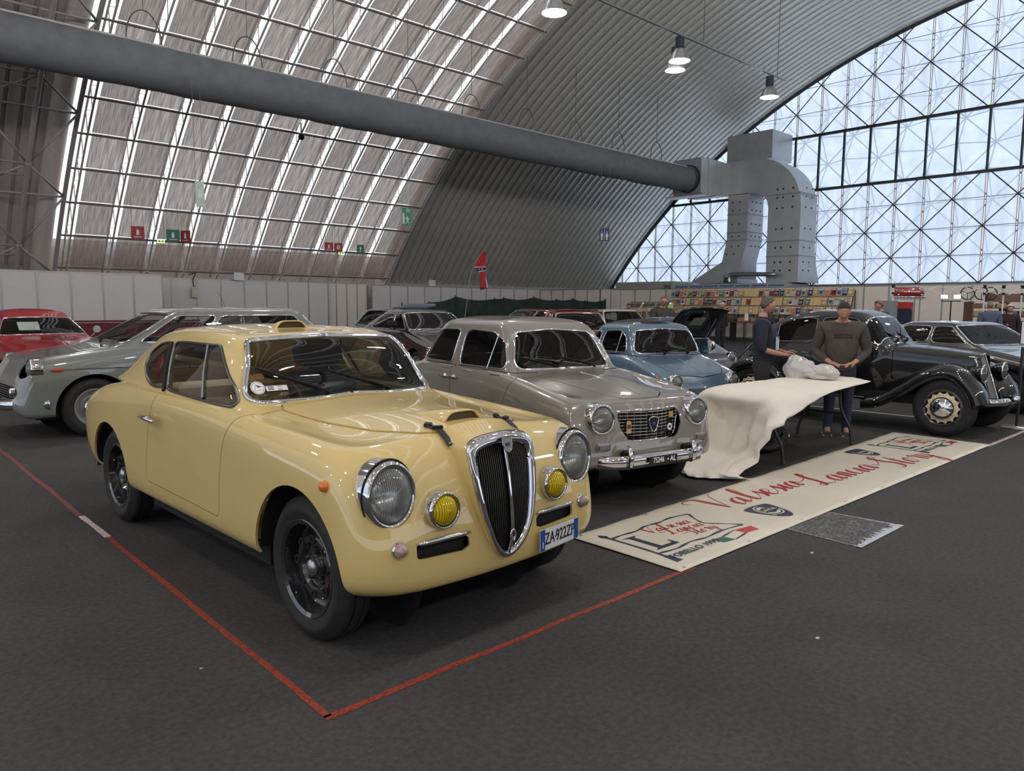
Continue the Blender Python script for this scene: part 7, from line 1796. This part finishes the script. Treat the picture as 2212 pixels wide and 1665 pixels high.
for i, (dx, lb) in enumerate(((0, 'black steering wheel hanging on the right stall, left of the pair'), (.31, 'black steering wheel hanging right of its twin on the stall wall'), (.51, 'black steering wheel at the right end of the hanging row'))):
    c = Vector((26.1+dx, 7.41-dx*.95, 1.97)); Mx = face_to((-.8, -.55, .1), c); b = MB(); b.tube([Mx @ Vector((.19*math.cos(2*PI*k/26), .19*math.sin(2*PI*k/26), 0)) for k in range(26)], .016, 6, closed=True)
    for q in (.4, PI-.4, 1.5*PI): b.tube([Mx @ Vector((0, 0, 0)), Mx @ Vector((.19*math.cos(q), .19*math.sin(q), 0))], .01, 5)
    tag(b.build('steering_wheel', DARK, smooth=True), lb, 'steering wheel', 'hanging steering wheels')
ft = thing('floodlights', 'pair of glaring floodlights on a black stand in the parts stall', 'lamp', (24.6, 7.40, 0))
MB().tube([(0, 0, 0), (0, 0, 1.72)], .018, 6).tube([(-.2, .2, 1.72), (.2, -.2, 1.72)], .014, 6).build('stand', DARK, ft)
for s_ in (-1, 1):
    Mx = face_to((-.95, -.3, 0), (-.06+.135*s_, .0-.13*s_, 1.85)); h = MB().prism([(-.10, -.07), (.10, -.07), (.10, .07), (-.10, .07)], -.08, Mx).build('lamp_head', DARK, ft); MB().prism([(-.085, -.055), (.085, -.055), (.085, .055), (-.085, .055)], .006, Mx).build('lit_glass', mat('flood_lit', (255, 240, 190), .4, emit=9.0), h)
sh = thing('parts_shelving', 'brown metal shelving crowded with car spares on the right stall', 'shelf', (26.9, 6.6, 0)); BR = mat('shelf_brown', (112, 84, 68), .6)
SX = Matrix(((.733, .68, 0, 0), (-.68, .733, 0, 0), (0, 0, 1, 0), (0, 0, 0, 1)))
for z in (.55, .95, 1.25, 1.52): MB().box((0, 0, z), (2.2, .45, .03), SX.to_3x3()).build('shelf_board', BR, sh)
for sx_ in (-1.1, 0, 1.1): MB().box(SX @ Vector((sx_, 0, .86)), (.04, .45, 1.72), SX.to_3x3()).build('upright', BR, sh)
MB().box(SX @ Vector((.15, .15, 1.84)), (1.3, .10, .26), SX.to_3x3()).build('header_board', BR, sh)
nm = ['grey', 'dark', 'tan', 'white', 'brown', 'blue grey']; cc = [(118, 116, 116), (52, 50, 54), (158, 134, 108), (196, 194, 192), (110, 84, 68), (86, 92, 106)]
for t, (z, tn) in enumerate(((.968, 'lower'), (1.268, 'middle'), (1.538, 'upper'))):
    for i in range(6):
        if t == 2 and i > 2: continue
        k = (i*5+t*2) % 6; hb_ = .12+.05*((i*3+t) % 3) if t < 2 else .13; P = SX @ Vector((-.93+.36*i, -.05, z+hb_/2)); tag(MB().box(Vector((26.9, 6.6, 0))+P, (.28, .3, hb_), SX.to_3x3(), bev=.01).build('parts_box', mat('parts_'+nm[k].replace(' ', '_'), cc[k], .6, noise=.2)), '%s parts box on the %s shelf of the right stall, %s along' % (nm[k], tn, ords[i]), 'box', 'boxes on the parts shelving')
tt = thing('stall_counter', 'dark cloth covered trestle in front of the parts shelving', 'counter', (24.9, 6.5, 0))
MB().box((0, 0, .55), (2.6, .6, 1.1), SX.to_3x3(), bev=.03).build('counter_cloth', mat('dark_cloth', (34, 36, 46), .8, noise=.2), tt)
jn = thing('clothes_rail', 'rail of dark folded trousers beside the white shop counter', 'clothes rail', (22.2, 7.9, 0)); MB().box((0, 0, 1.05), (.5, .12, .9), SX.to_3x3(), bev=.03).build('hanging_clothes', mat('navy_cloth', (36, 36, 58), .8, noise=.2, scale=14), jn)
for s_ in (-.3, .3): MB().tube([SX @ Vector((s_, 0, 0)), SX @ Vector((s_, 0, 1.65))], .014, 6).build('post', ALU, jn)
MB().box(SX @ Vector((0, -.07, 1.58)), (.52, .01, .18), SX.to_3x3()).build('rail_sign', mat('sign_red2', (176, 34, 44), .5), jn)
pn = thing('price_sign', 'small white price board on a pole before the book stall', 'sign', (24.0, 13.7, 0)); MB().tube([(0, 0, 0), (0, 0, 1.0)], .014, 6).build('pole', TL, pn); MB().box((0, 0, 1.16), (.03, .13, .24), Matrix.Rotation(.5, 3, 'Z')).build('board', mat('pink_white', (220, 202, 204), .5), pn)
# ================================================================ people
def skin_mesh(name, verts, edges, radii, m, parent, root=0, sub=2):
    me = bpy.data.meshes.new(name); me.from_pydata([tuple(v) for v in verts], edges, []); o = bpy.data.objects.new(name, me); C.objects.link(o)
    sk = o.modifiers.new('s', 'SKIN'); sk.use_smooth_shade = True
    for i, r in enumerate(radii):
        d = me.skin_vertices[0].data[i]; d.radius = r if hasattr(r, '__len__') else (r, r); d.use_root = (i == root)
    sb = o.modifiers.new('u', 'SUBSURF'); sb.levels = sub; sb.render_levels = sub
    dg = bpy.context.evaluated_depsgraph_get(); m2 = bpy.data.meshes.new_from_object(o.evaluated_get(dg)); bpy.data.objects.remove(o)
    m2.materials.clear(); m2.materials.append(m); m2.shade_smooth(); m2.name = name
    o = bpy.data.objects.new(name, m2); C.objects.link(o)
    if parent is not None: o.parent = parent
    return o
def head_mesh(n=26):
    """unit head: height 1 (chin 0, crown 1), face to -y"""
    V = []; F = []; NU = 2*n
    for i in range(n+1):
        th = PI*i/n; cz = math.cos(th); sz = math.sin(th)
        for k in range(NU):
            ph = 2*PI*k/NU; x = sz*math.sin(ph); y = -sz*math.cos(ph); z = cz
            w_ = .335; dpt = .41
            if z < 0: w_ *= 1-.26*(-z)**1.4; dpt *= 1-.16*(-z)**1.5
            X_, Y_, Z_ = x*w_, y*dpt, .5+.5*z
            if z < -.1 and y > 0: Y_ *= 1-.38*min(1, (-z-.1)/.6); Z_ += .10*min(1, (-z-.1)/.6)*y
            f = max(0, -y)
            nose = math.exp(-((x/.14)**2)-((z+.10)/.20)**2)*f; Y_ -= .085*nose*(1 if z < .05 else max(0, 1-(z-.05)*4))
            eye = (math.exp(-(((abs(x)-.36)/.16)**2)-((z-.06)/.10)**2))*f; Y_ += .045*eye
            brow = math.exp(-((abs(x)-.3)/.3)**2-((z-.22)/.08)**2)*f; Y_ -= .018*brow
            lip = math.exp(-(x/.24)**2-((z+.44)/.06)**2)*f; Y_ -= .020*lip; gap = math.exp(-(x/.26)**2-((z+.50)/.025)**2)*f; Y_ += .014*gap
            chin = math.exp(-(x/.25)**2-((z+.82)/.14)**2)*f; Y_ -= .045*chin
            V.append(Vector((X_, Y_, Z_)))
    for i in range(n):
        for k in range(NU): l = (k+1) % NU; F.append((i*NU+k, i*NU+l, (i+1)*NU+l, (i+1)*NU+k)[::-1])
    return V, F
HV, HF = head_mesh()
SK = mat('skin', (176, 128, 108), .55, noise=.08, scale=20)
EYE = mat('eye_dark', (40, 30, 26), .2)
def person(label, loc, rz, h, top, legs, hair=None, arms=None, nod=0.0, turn=0.0, lean=0.0, stout=1.0, sleeve='long', shoe=None, skin=SK, beard=None, fingers=True, glasses=False, jacket=False, belly=0.0):
    """arms: dict R/L -> (elbow, wrist, finger direction) in units of body height; x>0 is the person's left, face to -y"""
    T = thing('person', label, 'person', loc, rz)
    S_ = lambda p: Vector((p[0]*h, p[1]*h, p[2]*h))
    ar = {'R': ((-.150, .02, .63), (-.150, -.03, .49), (0, -.1, -1)), 'L': ((.150, .02, .63), (.150, -.03, .49), (0, -.1, -1))}
    if arms: ar.update(arms)
    k = stout; lx = lambda z: -lean*max(0, z-.52)
    V, E, R_ = [], [], []
    def v(p, r): V.append(S_((p[0], p[1]+lx(p[2]), p[2]))); R_.append((r[0]*h, r[1]*h) if hasattr(r, '__len__') else r*h); return len(V)-1
    def e(a, b): E.append((a, b)); return b
    pel = v((0, .004, .525), (.066*k, .046*k)); ab = e(pel, v((0, .0, .60), (.060*k, .044*k))); ch = e(ab, v((0, .004, .70), (.074*k, .046*k))); ns = e(ch, v((0, .012, .79), (.062*k, .042*k))); nk = e(ns, v((0, .008, .845), .034)); e(nk, v((0, -.004, .89), .034))
    hands = {}
    for s_, sx_ in (('R', -1), ('L', 1)):
        hp = e(pel, v((sx_*.050, .0, .49), .042*k)); kn = e(hp, v((sx_*.058, -.012, .285), .036)); an = e(kn, v((sx_*.062, .008, .055), .024)); e(an, v((sx_*.066, -.075, .022), .020))
        sh = e(ns, v((sx_*.112*(.6+.4*k), .012, .795), .036)); el, wr, fd = ar[s_]; a = e(sh, v(el, .026)); wv = e(a, v(wr, .018)); hands[s_] = (wv, Vector(wr), Vector(fd).normalized(), Vector(el))
    if fingers:
        for s_, (wv, wr, fd, el) in hands.items():
            sx_ = -1 if s_ == 'R' else 1
            up = Vector((0, 0, 1)) if abs(fd.z) < .8 else Vector((0, -1, 0)); sd_ = fd.cross(up).normalized(); nr = sd_.cross(fd).normalized()
            pm = e(wv, v(wr+fd*.030, (.017, .012)))
            for j, (off, ln) in enumerate(((-.013, .040), (-.0045, .046), (.004, .043), (.012, .034))):
                q = wr+fd*.050+sd_*off; a = e(pm, v(q, .0062)); q2 = q+fd*ln*.45-nr*.004; a = e(a, v(q2, .0056)); q3 = q2+(fd*.6-nr*.75).normalized()*ln*.5; e(a, v(q3, .0048))
            q = wr+fd*.022-sd_*.016*sx_*-1*-1; a = e(wv, v(q, .0075)); q2 = q+(fd*.7-sd_*.5-nr*.3).normalized()*.026; a = e(a, v(q2, .0065)); e(a, v(q2+(fd*.8-nr*.5).normalized()*.020, .0055))
    b = skin_mesh('body', V, E, R_, skin, T)
    # head joined to the body mesh
    hh = .132*h; Mh = Matrix.Translation(S_((0, -.002+lx(.87), .868))) @ Matrix.Rotation(turn, 4, 'Z') @ Matrix.Rotation(nod, 4, 'X') @ Matrix.Translation((0, -.012*h, 0)) @ Matrix.Scale(hh, 4)
    bm = bmesh.new(); bm.from_mesh(b.data); vs = [bm.verts.new(Mh @ q) for q in HV]
    for f in HF:
        try: bm.faces.new([vs[i] for i in f]).smooth = True
        except ValueError: pass
    for sx_ in (-1, 1):
        em = MB().lathe([(0, -.02), (.06, -.015), (.085, .0), (.07, .02), (.03, .015), (0, .01)], 10, Mh @ Matrix.Translation((sx_*.33, .03, .50)) @ Matrix.Rotation(sx_*PI/2, 4, 'Y') @ Matrix.Diagonal((1.35, .75, 1, 1)))
        ev = [bm.verts.new(q) for q in em.v]
        for f in em.f:
            try: bm.faces.new([ev[i] for i in f]).smooth = True
            except ValueError: pass
    bm.to_mesh(b.data); bm.free()
    for sx_ in (-1, 1): MB().lathe([(.035, 0), (.028, .012), (0, .018)], 10, Mh @ Matrix.Translation((sx_*.125, -.335, .525)) @ Matrix.Rotation(PI/2, 4, 'X')).build('eye', EYE, b, smooth=True)
    MB().box((0, -.378, .262), (.19, .02, .014), None).build('mouth', mat('lip', (140, 84, 76), .5), b).matrix_local = Mh
    if hair:
        hm, style = hair; hv = []; sel = lambda q: (q.z > np.interp(q.y, [-.42, -.30, -.14, .02, .12, .32], [.97, .91, .76, .60, .46, .24])) 
        mb = MB(); kk = 1.045 if style == 'short' else 1.0
        def hp_(q):
            c = Vector((0, .02, .5)); d = q-c
            if style == 'curly': return c + d*(1.32+.06*math.sin(q.x*40)*math.sin(q.z*37+q.y*31))
            return c + d*1.03
        ix = {}; fs = []
        for f in HF:
            qs = [HV[i] for i in f]; cen = sum(qs, Vector())/4
            if sel(cen):
                for i in f:
                    if i not in ix: ix[i] = len(hv); hv.append(Mh @ hp_(HV[i]))
                fs.append(tuple(ix[i] for i in f))
        o = mb.add(hv, fs).build('hair', hm, b, smooth=True); md = o.modifiers.new('t', 'SOLIDIFY'); md.thickness = .003*h; md.offset = 0
    if beard:
        hv = []; ix = {}; fs = []
        for f in HF:
            qs = [HV[i] for i in f]; cen = sum(qs, Vector())/4
            if cen.z < .34 and cen.y < .12 and not (abs(cen.x) < .1 and .2 < cen.z < .30 and cen.y < -.3):
                for i in f:
                    if i not in ix: ix[i] = len(hv); hv.append(Mh @ (Vector((0, 0, .5)) + (HV[i]-Vector((0, 0, .5)))*1.02))
                fs.append(tuple(ix[i] for i in f))
        MB().add(hv, fs).build('beard', beard, b, smooth=True)
    if glasses:
        g = MB()
        for sx_ in (-1, 1): g.tube([Mh @ Vector((sx_*.13+.085*math.cos(a), -.41, .52+.065*math.sin(a))) for a in np.linspace(0, 2*PI, 16)[:-1]], .0022*h, 4, closed=True); g.tube([Mh @ Vector((sx_*.21, -.40, .53)), Mh @ Vector((sx_*.34, .02, .54))], .0022*h, 4)
        g.tube([Mh @ Vector((-.05, -.42, .53)), Mh @ Vector((.05, -.42, .53))], .0022*h, 4); g.build('glasses', DARK, b)
    # clothes over the body
    V, E, R_ = [], [], []
    th = .012 if not jacket else .022
    hem = v((0, .0, .475 if not jacket else .455), (.092*k+th*.4, .072*k+th*.3)); p0 = e(hem, v((0, -.004-belly*.6, .545), (.090*k+th*.5, .070*k+th*.4+belly*.35))); p1 = e(p0, v((0, -.010-belly, .62), (.085*k+th, .068*k+th+belly*.5))); p2 = e(p1, v((0, -.003, .71), (.094*k+th, .068*k+th))); p3 = e(p2, v((0, .012, .79), (.078*k+th, .052*k+th*.6))); p4 = e(p3, v((0, .012, .838), .044)); e(p4, v((0, .010, .856), .040))
    for s_, sx_ in (('R', -1), ('L', 1)):
        el, wr, fd = ar[s_]; sh = e(p3, v((sx_*.116*(.6+.4*k), .012, .792), .040+th)); el = Vector(el); wr = Vector(wr); up_ = Vector((sx_*.118, .012, .79))
        if sleeve == 'long': a = e(sh, v(el, .030+th*.6)); e(a, v(wr+(el-wr)*.10, .023+th*.4))
        elif sleeve == 'half': a = e(sh, v(el, .031+th*.5)); e(a, v(el+(wr-el)*.22, .028+th*.4))
        else: e(sh, v(up_+(el-up_)*.62, .034+th*.4))
    sh_ = skin_mesh('jacket' if jacket else 'shirt', V, E, R_, top, b)
    V, E, R_ = [], [], []
    pv0 = v((0, .0, .60), (.078*k, .060*k)); pv = e(pv0, v((0, .0, .53), (.088*k, .068*k)))
    for s_, sx_ in (('R', -1), ('L', 1)):
        hp = e(pv, v((sx_*.052, .002, .47), .060*k)); kn = e(hp, v((sx_*.060, -.012, .285), .043)); an = e(kn, v((sx_*.064, .006, .06), .034)); e(an, v((sx_*.064, .0, -.004), .036))
    skin_mesh('trousers', V, E, R_, legs, b)
    for sx_ in (-1, 1):
        Q = MB(); c = S_((sx_*.066, -.030, .022)); Vb, Fb = [], []
        for i in range(9):
            t = i/8; y = .042-.150*t; wd = (.026+.008*math.sin(PI*t))*(1 if t < .9 else .75); ht = .050-.022*sm(.25, .8, t)
            Vb.append([S_((sx_*.066+wd*math.cos(a)*(1), y, max(.002, .004+ht*max(0, math.sin(a))))) for a in np.linspace(-.3, PI+.3, 11)])
        Q.grid(Vb); Q.add([Vb[-1][j] for j in range(11)], [tuple(range(11))]); Q.add([Vb[0][j] for j in range(11)], [tuple(range(11))[::-1]]); Q.build('shoe', shoe or DARK, b, smooth=True)
        MB().box(S_((sx_*.066, -.030, .005)), S_((.068, .156, .010)), bev=.006).build('shoe_sole', mat('sole_pale', (170, 164, 156), .7) if shoe else DARK, b)
    return T, b, Mh, S_
R_ = math.radians
GREYH = mat('grey_hair', (92, 80, 72), .8, noise=.3, scale=60, bump=.5); DKH = mat('dark_hair', (44, 38, 38), .8, noise=.3, scale=60, bump=.5); WHH = mat('white_hair', (206, 196, 180), .8, noise=.15, scale=30, bump=.6); BRH = mat('brown_hair', (84, 52, 44), .8, noise=.3, scale=60)
STB = mat('grey_stubble', (150, 122, 108), .8, noise=.25, scale=90); NVY = mat('navy_shirt', (28, 34, 46), .85, noise=.12, scale=20, bump=.3, bscale=25); BRN = mat('brown_jumper', (72, 64, 58), .9, noise=.14, scale=30, bump=.4, bscale=40); JNS = mat('dark_jeans', (40, 48, 66), .85, noise=.2, scale=18, bump=.3, bscale=30)
# man in the navy polo shirt, turned to the right, looking down at a card
T, b, Mh, S_ = person('man in navy polo shirt with white name badge standing behind the covered table', (8.36, 4.54, 0), R_(28), 1.63, NVY, mat('charcoal_trousers', (40, 38, 40), .85, noise=.1), (GREYH, 'short'), {'R': ((-.165, .005, .615), (-.095, -.135, .575), (.45, -1, .06)), 'L': ((.165, .005, .62), (.05, -.150, .585), (-.35, -1, .0))}, nod=R_(10), turn=R_(22), stout=1.12, sleeve='half', beard=STB, belly=.012)
MB().box((0, 0, 0), (.012, .075, .115), Matrix.Rotation(.2, 3, 'Z')).build('name_badge', mat('badge_card', (200, 206, 214), .4, noise=.12, scale=30), b).matrix_local = Matrix.Translation(S_((-.035, -.102, .655))) @ Matrix.Rotation(R_(62), 4, 'Z') @ Matrix.Diagonal((1, 1.15, 1.35, 1))
MB().tube(catmull([S_((-.045, -.005, .845)), S_((-.055, -.075, .77)), S_((-.040, -.108, .70)), S_((-.01, -.10, .70)), S_((.04, -.07, .78)), S_((.045, 0, .845))], 6), .004, 5).build('lanyard', mat('lanyard_blue', (60, 82, 120), .6), b)
MB().tube([S_((-.045, .03, .842)), S_((-.055, -.035, .835)), S_((0, -.062, .800)), S_((.055, -.035, .835)), S_((.045, .03, .842))], [.012, .018, .014, .018, .012], 6).build('collar', NVY, b, smooth=True)
cd = MB().box((0, 0, 0), (.10, .06, .004), bev=.001).build('paper_card', mat('pale_card', (206, 190, 176), .5)); cd.matrix_world = Matrix.Translation(Vector((8.36, 4.54, 0))+Matrix.Rotation(R_(28), 3, 'Z') @ S_((-.015, -.212, .598))) @ Matrix.Rotation(R_(15), 4, 'Y'); tag(cd, 'small pale card held by the man in the navy polo', 'card')
# man in the brown jumper tying a piece of string
T, b, Mh, S_ = person('man in brown jumper and dark jeans bending over a string at the table end', (8.74, 3.76, 0), R_(-62), 1.60, BRN, JNS, (DKH, 'short'), {'R': ((-.178, .0, .62), (-.085, -.135, .545), (.75, -.55, -.12)), 'L': ((.178, .0, .62), (.085, -.140, .545), (-.75, -.55, -.12))}, nod=R_(38), lean=.20, stout=1.24, beard=STB, shoe=mat('canvas_shoe', (70, 62, 60), .7, noise=.2), belly=.022)
MB().box(S_((0, -.128, .735)), (.20, .010, .045), Matrix.Rotation(R_(0), 3, 'X'), bev=.002).build('faded_print', mat('print_dark', (52, 44, 42), .9, noise=.35, scale=50), b)
sgv = MB().tube([(0, 0, 0), (.03, 0, -.006), (.065, 0, .0)], .004, 5).build('string', mat('string_white', (206, 200, 190), .7)); sgv.location = Vector((8.74, 3.76, 0)) + Matrix.Rotation(R_(-62), 3, 'Z') @ S_((-.022, -.208, .535)); sgv.rotation_euler.z = R_(-62); tag(sgv, 'short white string between the hands of the man in the brown jumper', 'string')
PUF = mat('olive_puffer', (52, 50, 42), .7, noise=.2, scale=8, bump=.5, bscale=6); BKJ = mat('black_jacket', (30, 31, 36), .8, noise=.15, bump=.3, bscale=12); BGE = mat('beige_trousers', (158, 146, 130), .85, noise=.1)
T, b, Mh, S_ = person('man with glasses in a dark olive puffer jacket beyond the blue minicar', (13.9, 10.0, 0), R_(-25), 1.74, PUF, BKJ, (mat('greybrown_hair', (92, 84, 78), .8, noise=.3, scale=60), 'short'), {'R': ((-.16, -.02, .62), (-.09, -.15, .575), (.3, -1, 0)), 'L': ((.165, -.03, .63), (.13, -.17, .60), (-.1, -1, -.1))}, nod=R_(14), turn=R_(-20), stout=1.18, glasses=True, jacket=True, fingers=False)
MB().tube(catmull([S_((-.06, .03, .84)), S_((-.075, .075, .835)), S_((0, .11, .83)), S_((.075, .075, .835)), S_((.06, .03, .84))], 5), .045, 8).build('hood', PUF, b, smooth=True)
kw = dict(fingers=False)
person('bald man in black jacket and beige trousers walking by the book stall', (23.2, 15.3, 0), R_(-30), 1.70, BKJ, BGE, None, None, nod=R_(8), beard=WHH, glasses=True, jacket=True, **kw)
person('man with reddish brown hair in black bending behind the white hatchback', (21.9, 17.3, 0), R_(-50), 1.66, BKJ, BKJ, (BRH, 'short'), {'R': ((-.16, -.03, .63), (-.06, -.17, .60), (.2, -1, -.2))}, nod=R_(35), lean=.2, **kw)
person('grey haired person browsing the book stall behind the raised black lid', (22.0, 13.5, 0), R_(-20), 1.68, BKJ, BKJ, (WHH, 'short'), None, nod=R_(20), **kw)
person('short haired man in dark jacket turned away beside the grey display cabinet', (24.6, 9.3, 0), R_(150), 1.66, BKJ, JNS, (mat('cropped_hair', (108, 82, 72), .8), 'short'), None, **kw)
T, b, Mh, S_ = person('person in dark top with a striped sweater slung over the shoulders', (20.3, 7.75, 0), R_(-120), 1.68, mat('dark_grey_top', (64, 64, 66), .85), JNS, (mat('tawny_hair', (128, 100, 78), .8, noise=.3, scale=50), 'curly'), None, nod=R_(14), **kw)
for k in range(5): MB().box(S_((-.06+.03*k, .088, .70)), (.022, .02, .30)).build('sweater_stripe', WHITE if k % 2 == 0 else DARK, b)
person('grey haired man in a slate blue shirt seen from behind at the stall', (22.95, 5.95, 0), R_(120), 1.70, mat('slate_shirt', (78, 88, 106), .85, noise=.1), JNS, (mat('grey_crop', (120, 114, 106), .8, noise=.3, scale=50), 'short'), None, stout=1.15, **kw)
person('woman with white curly hair facing the slate shirted man', (24.0, 5.75, 0), R_(-70), 1.62, mat('plum_top', (52, 30, 40), .85), BKJ, (WHH, 'curly'), {'R': ((-.15, -.04, .64), (-.02, -.14, .66), (.6, -.5, .1))}, nod=R_(18), **kw)
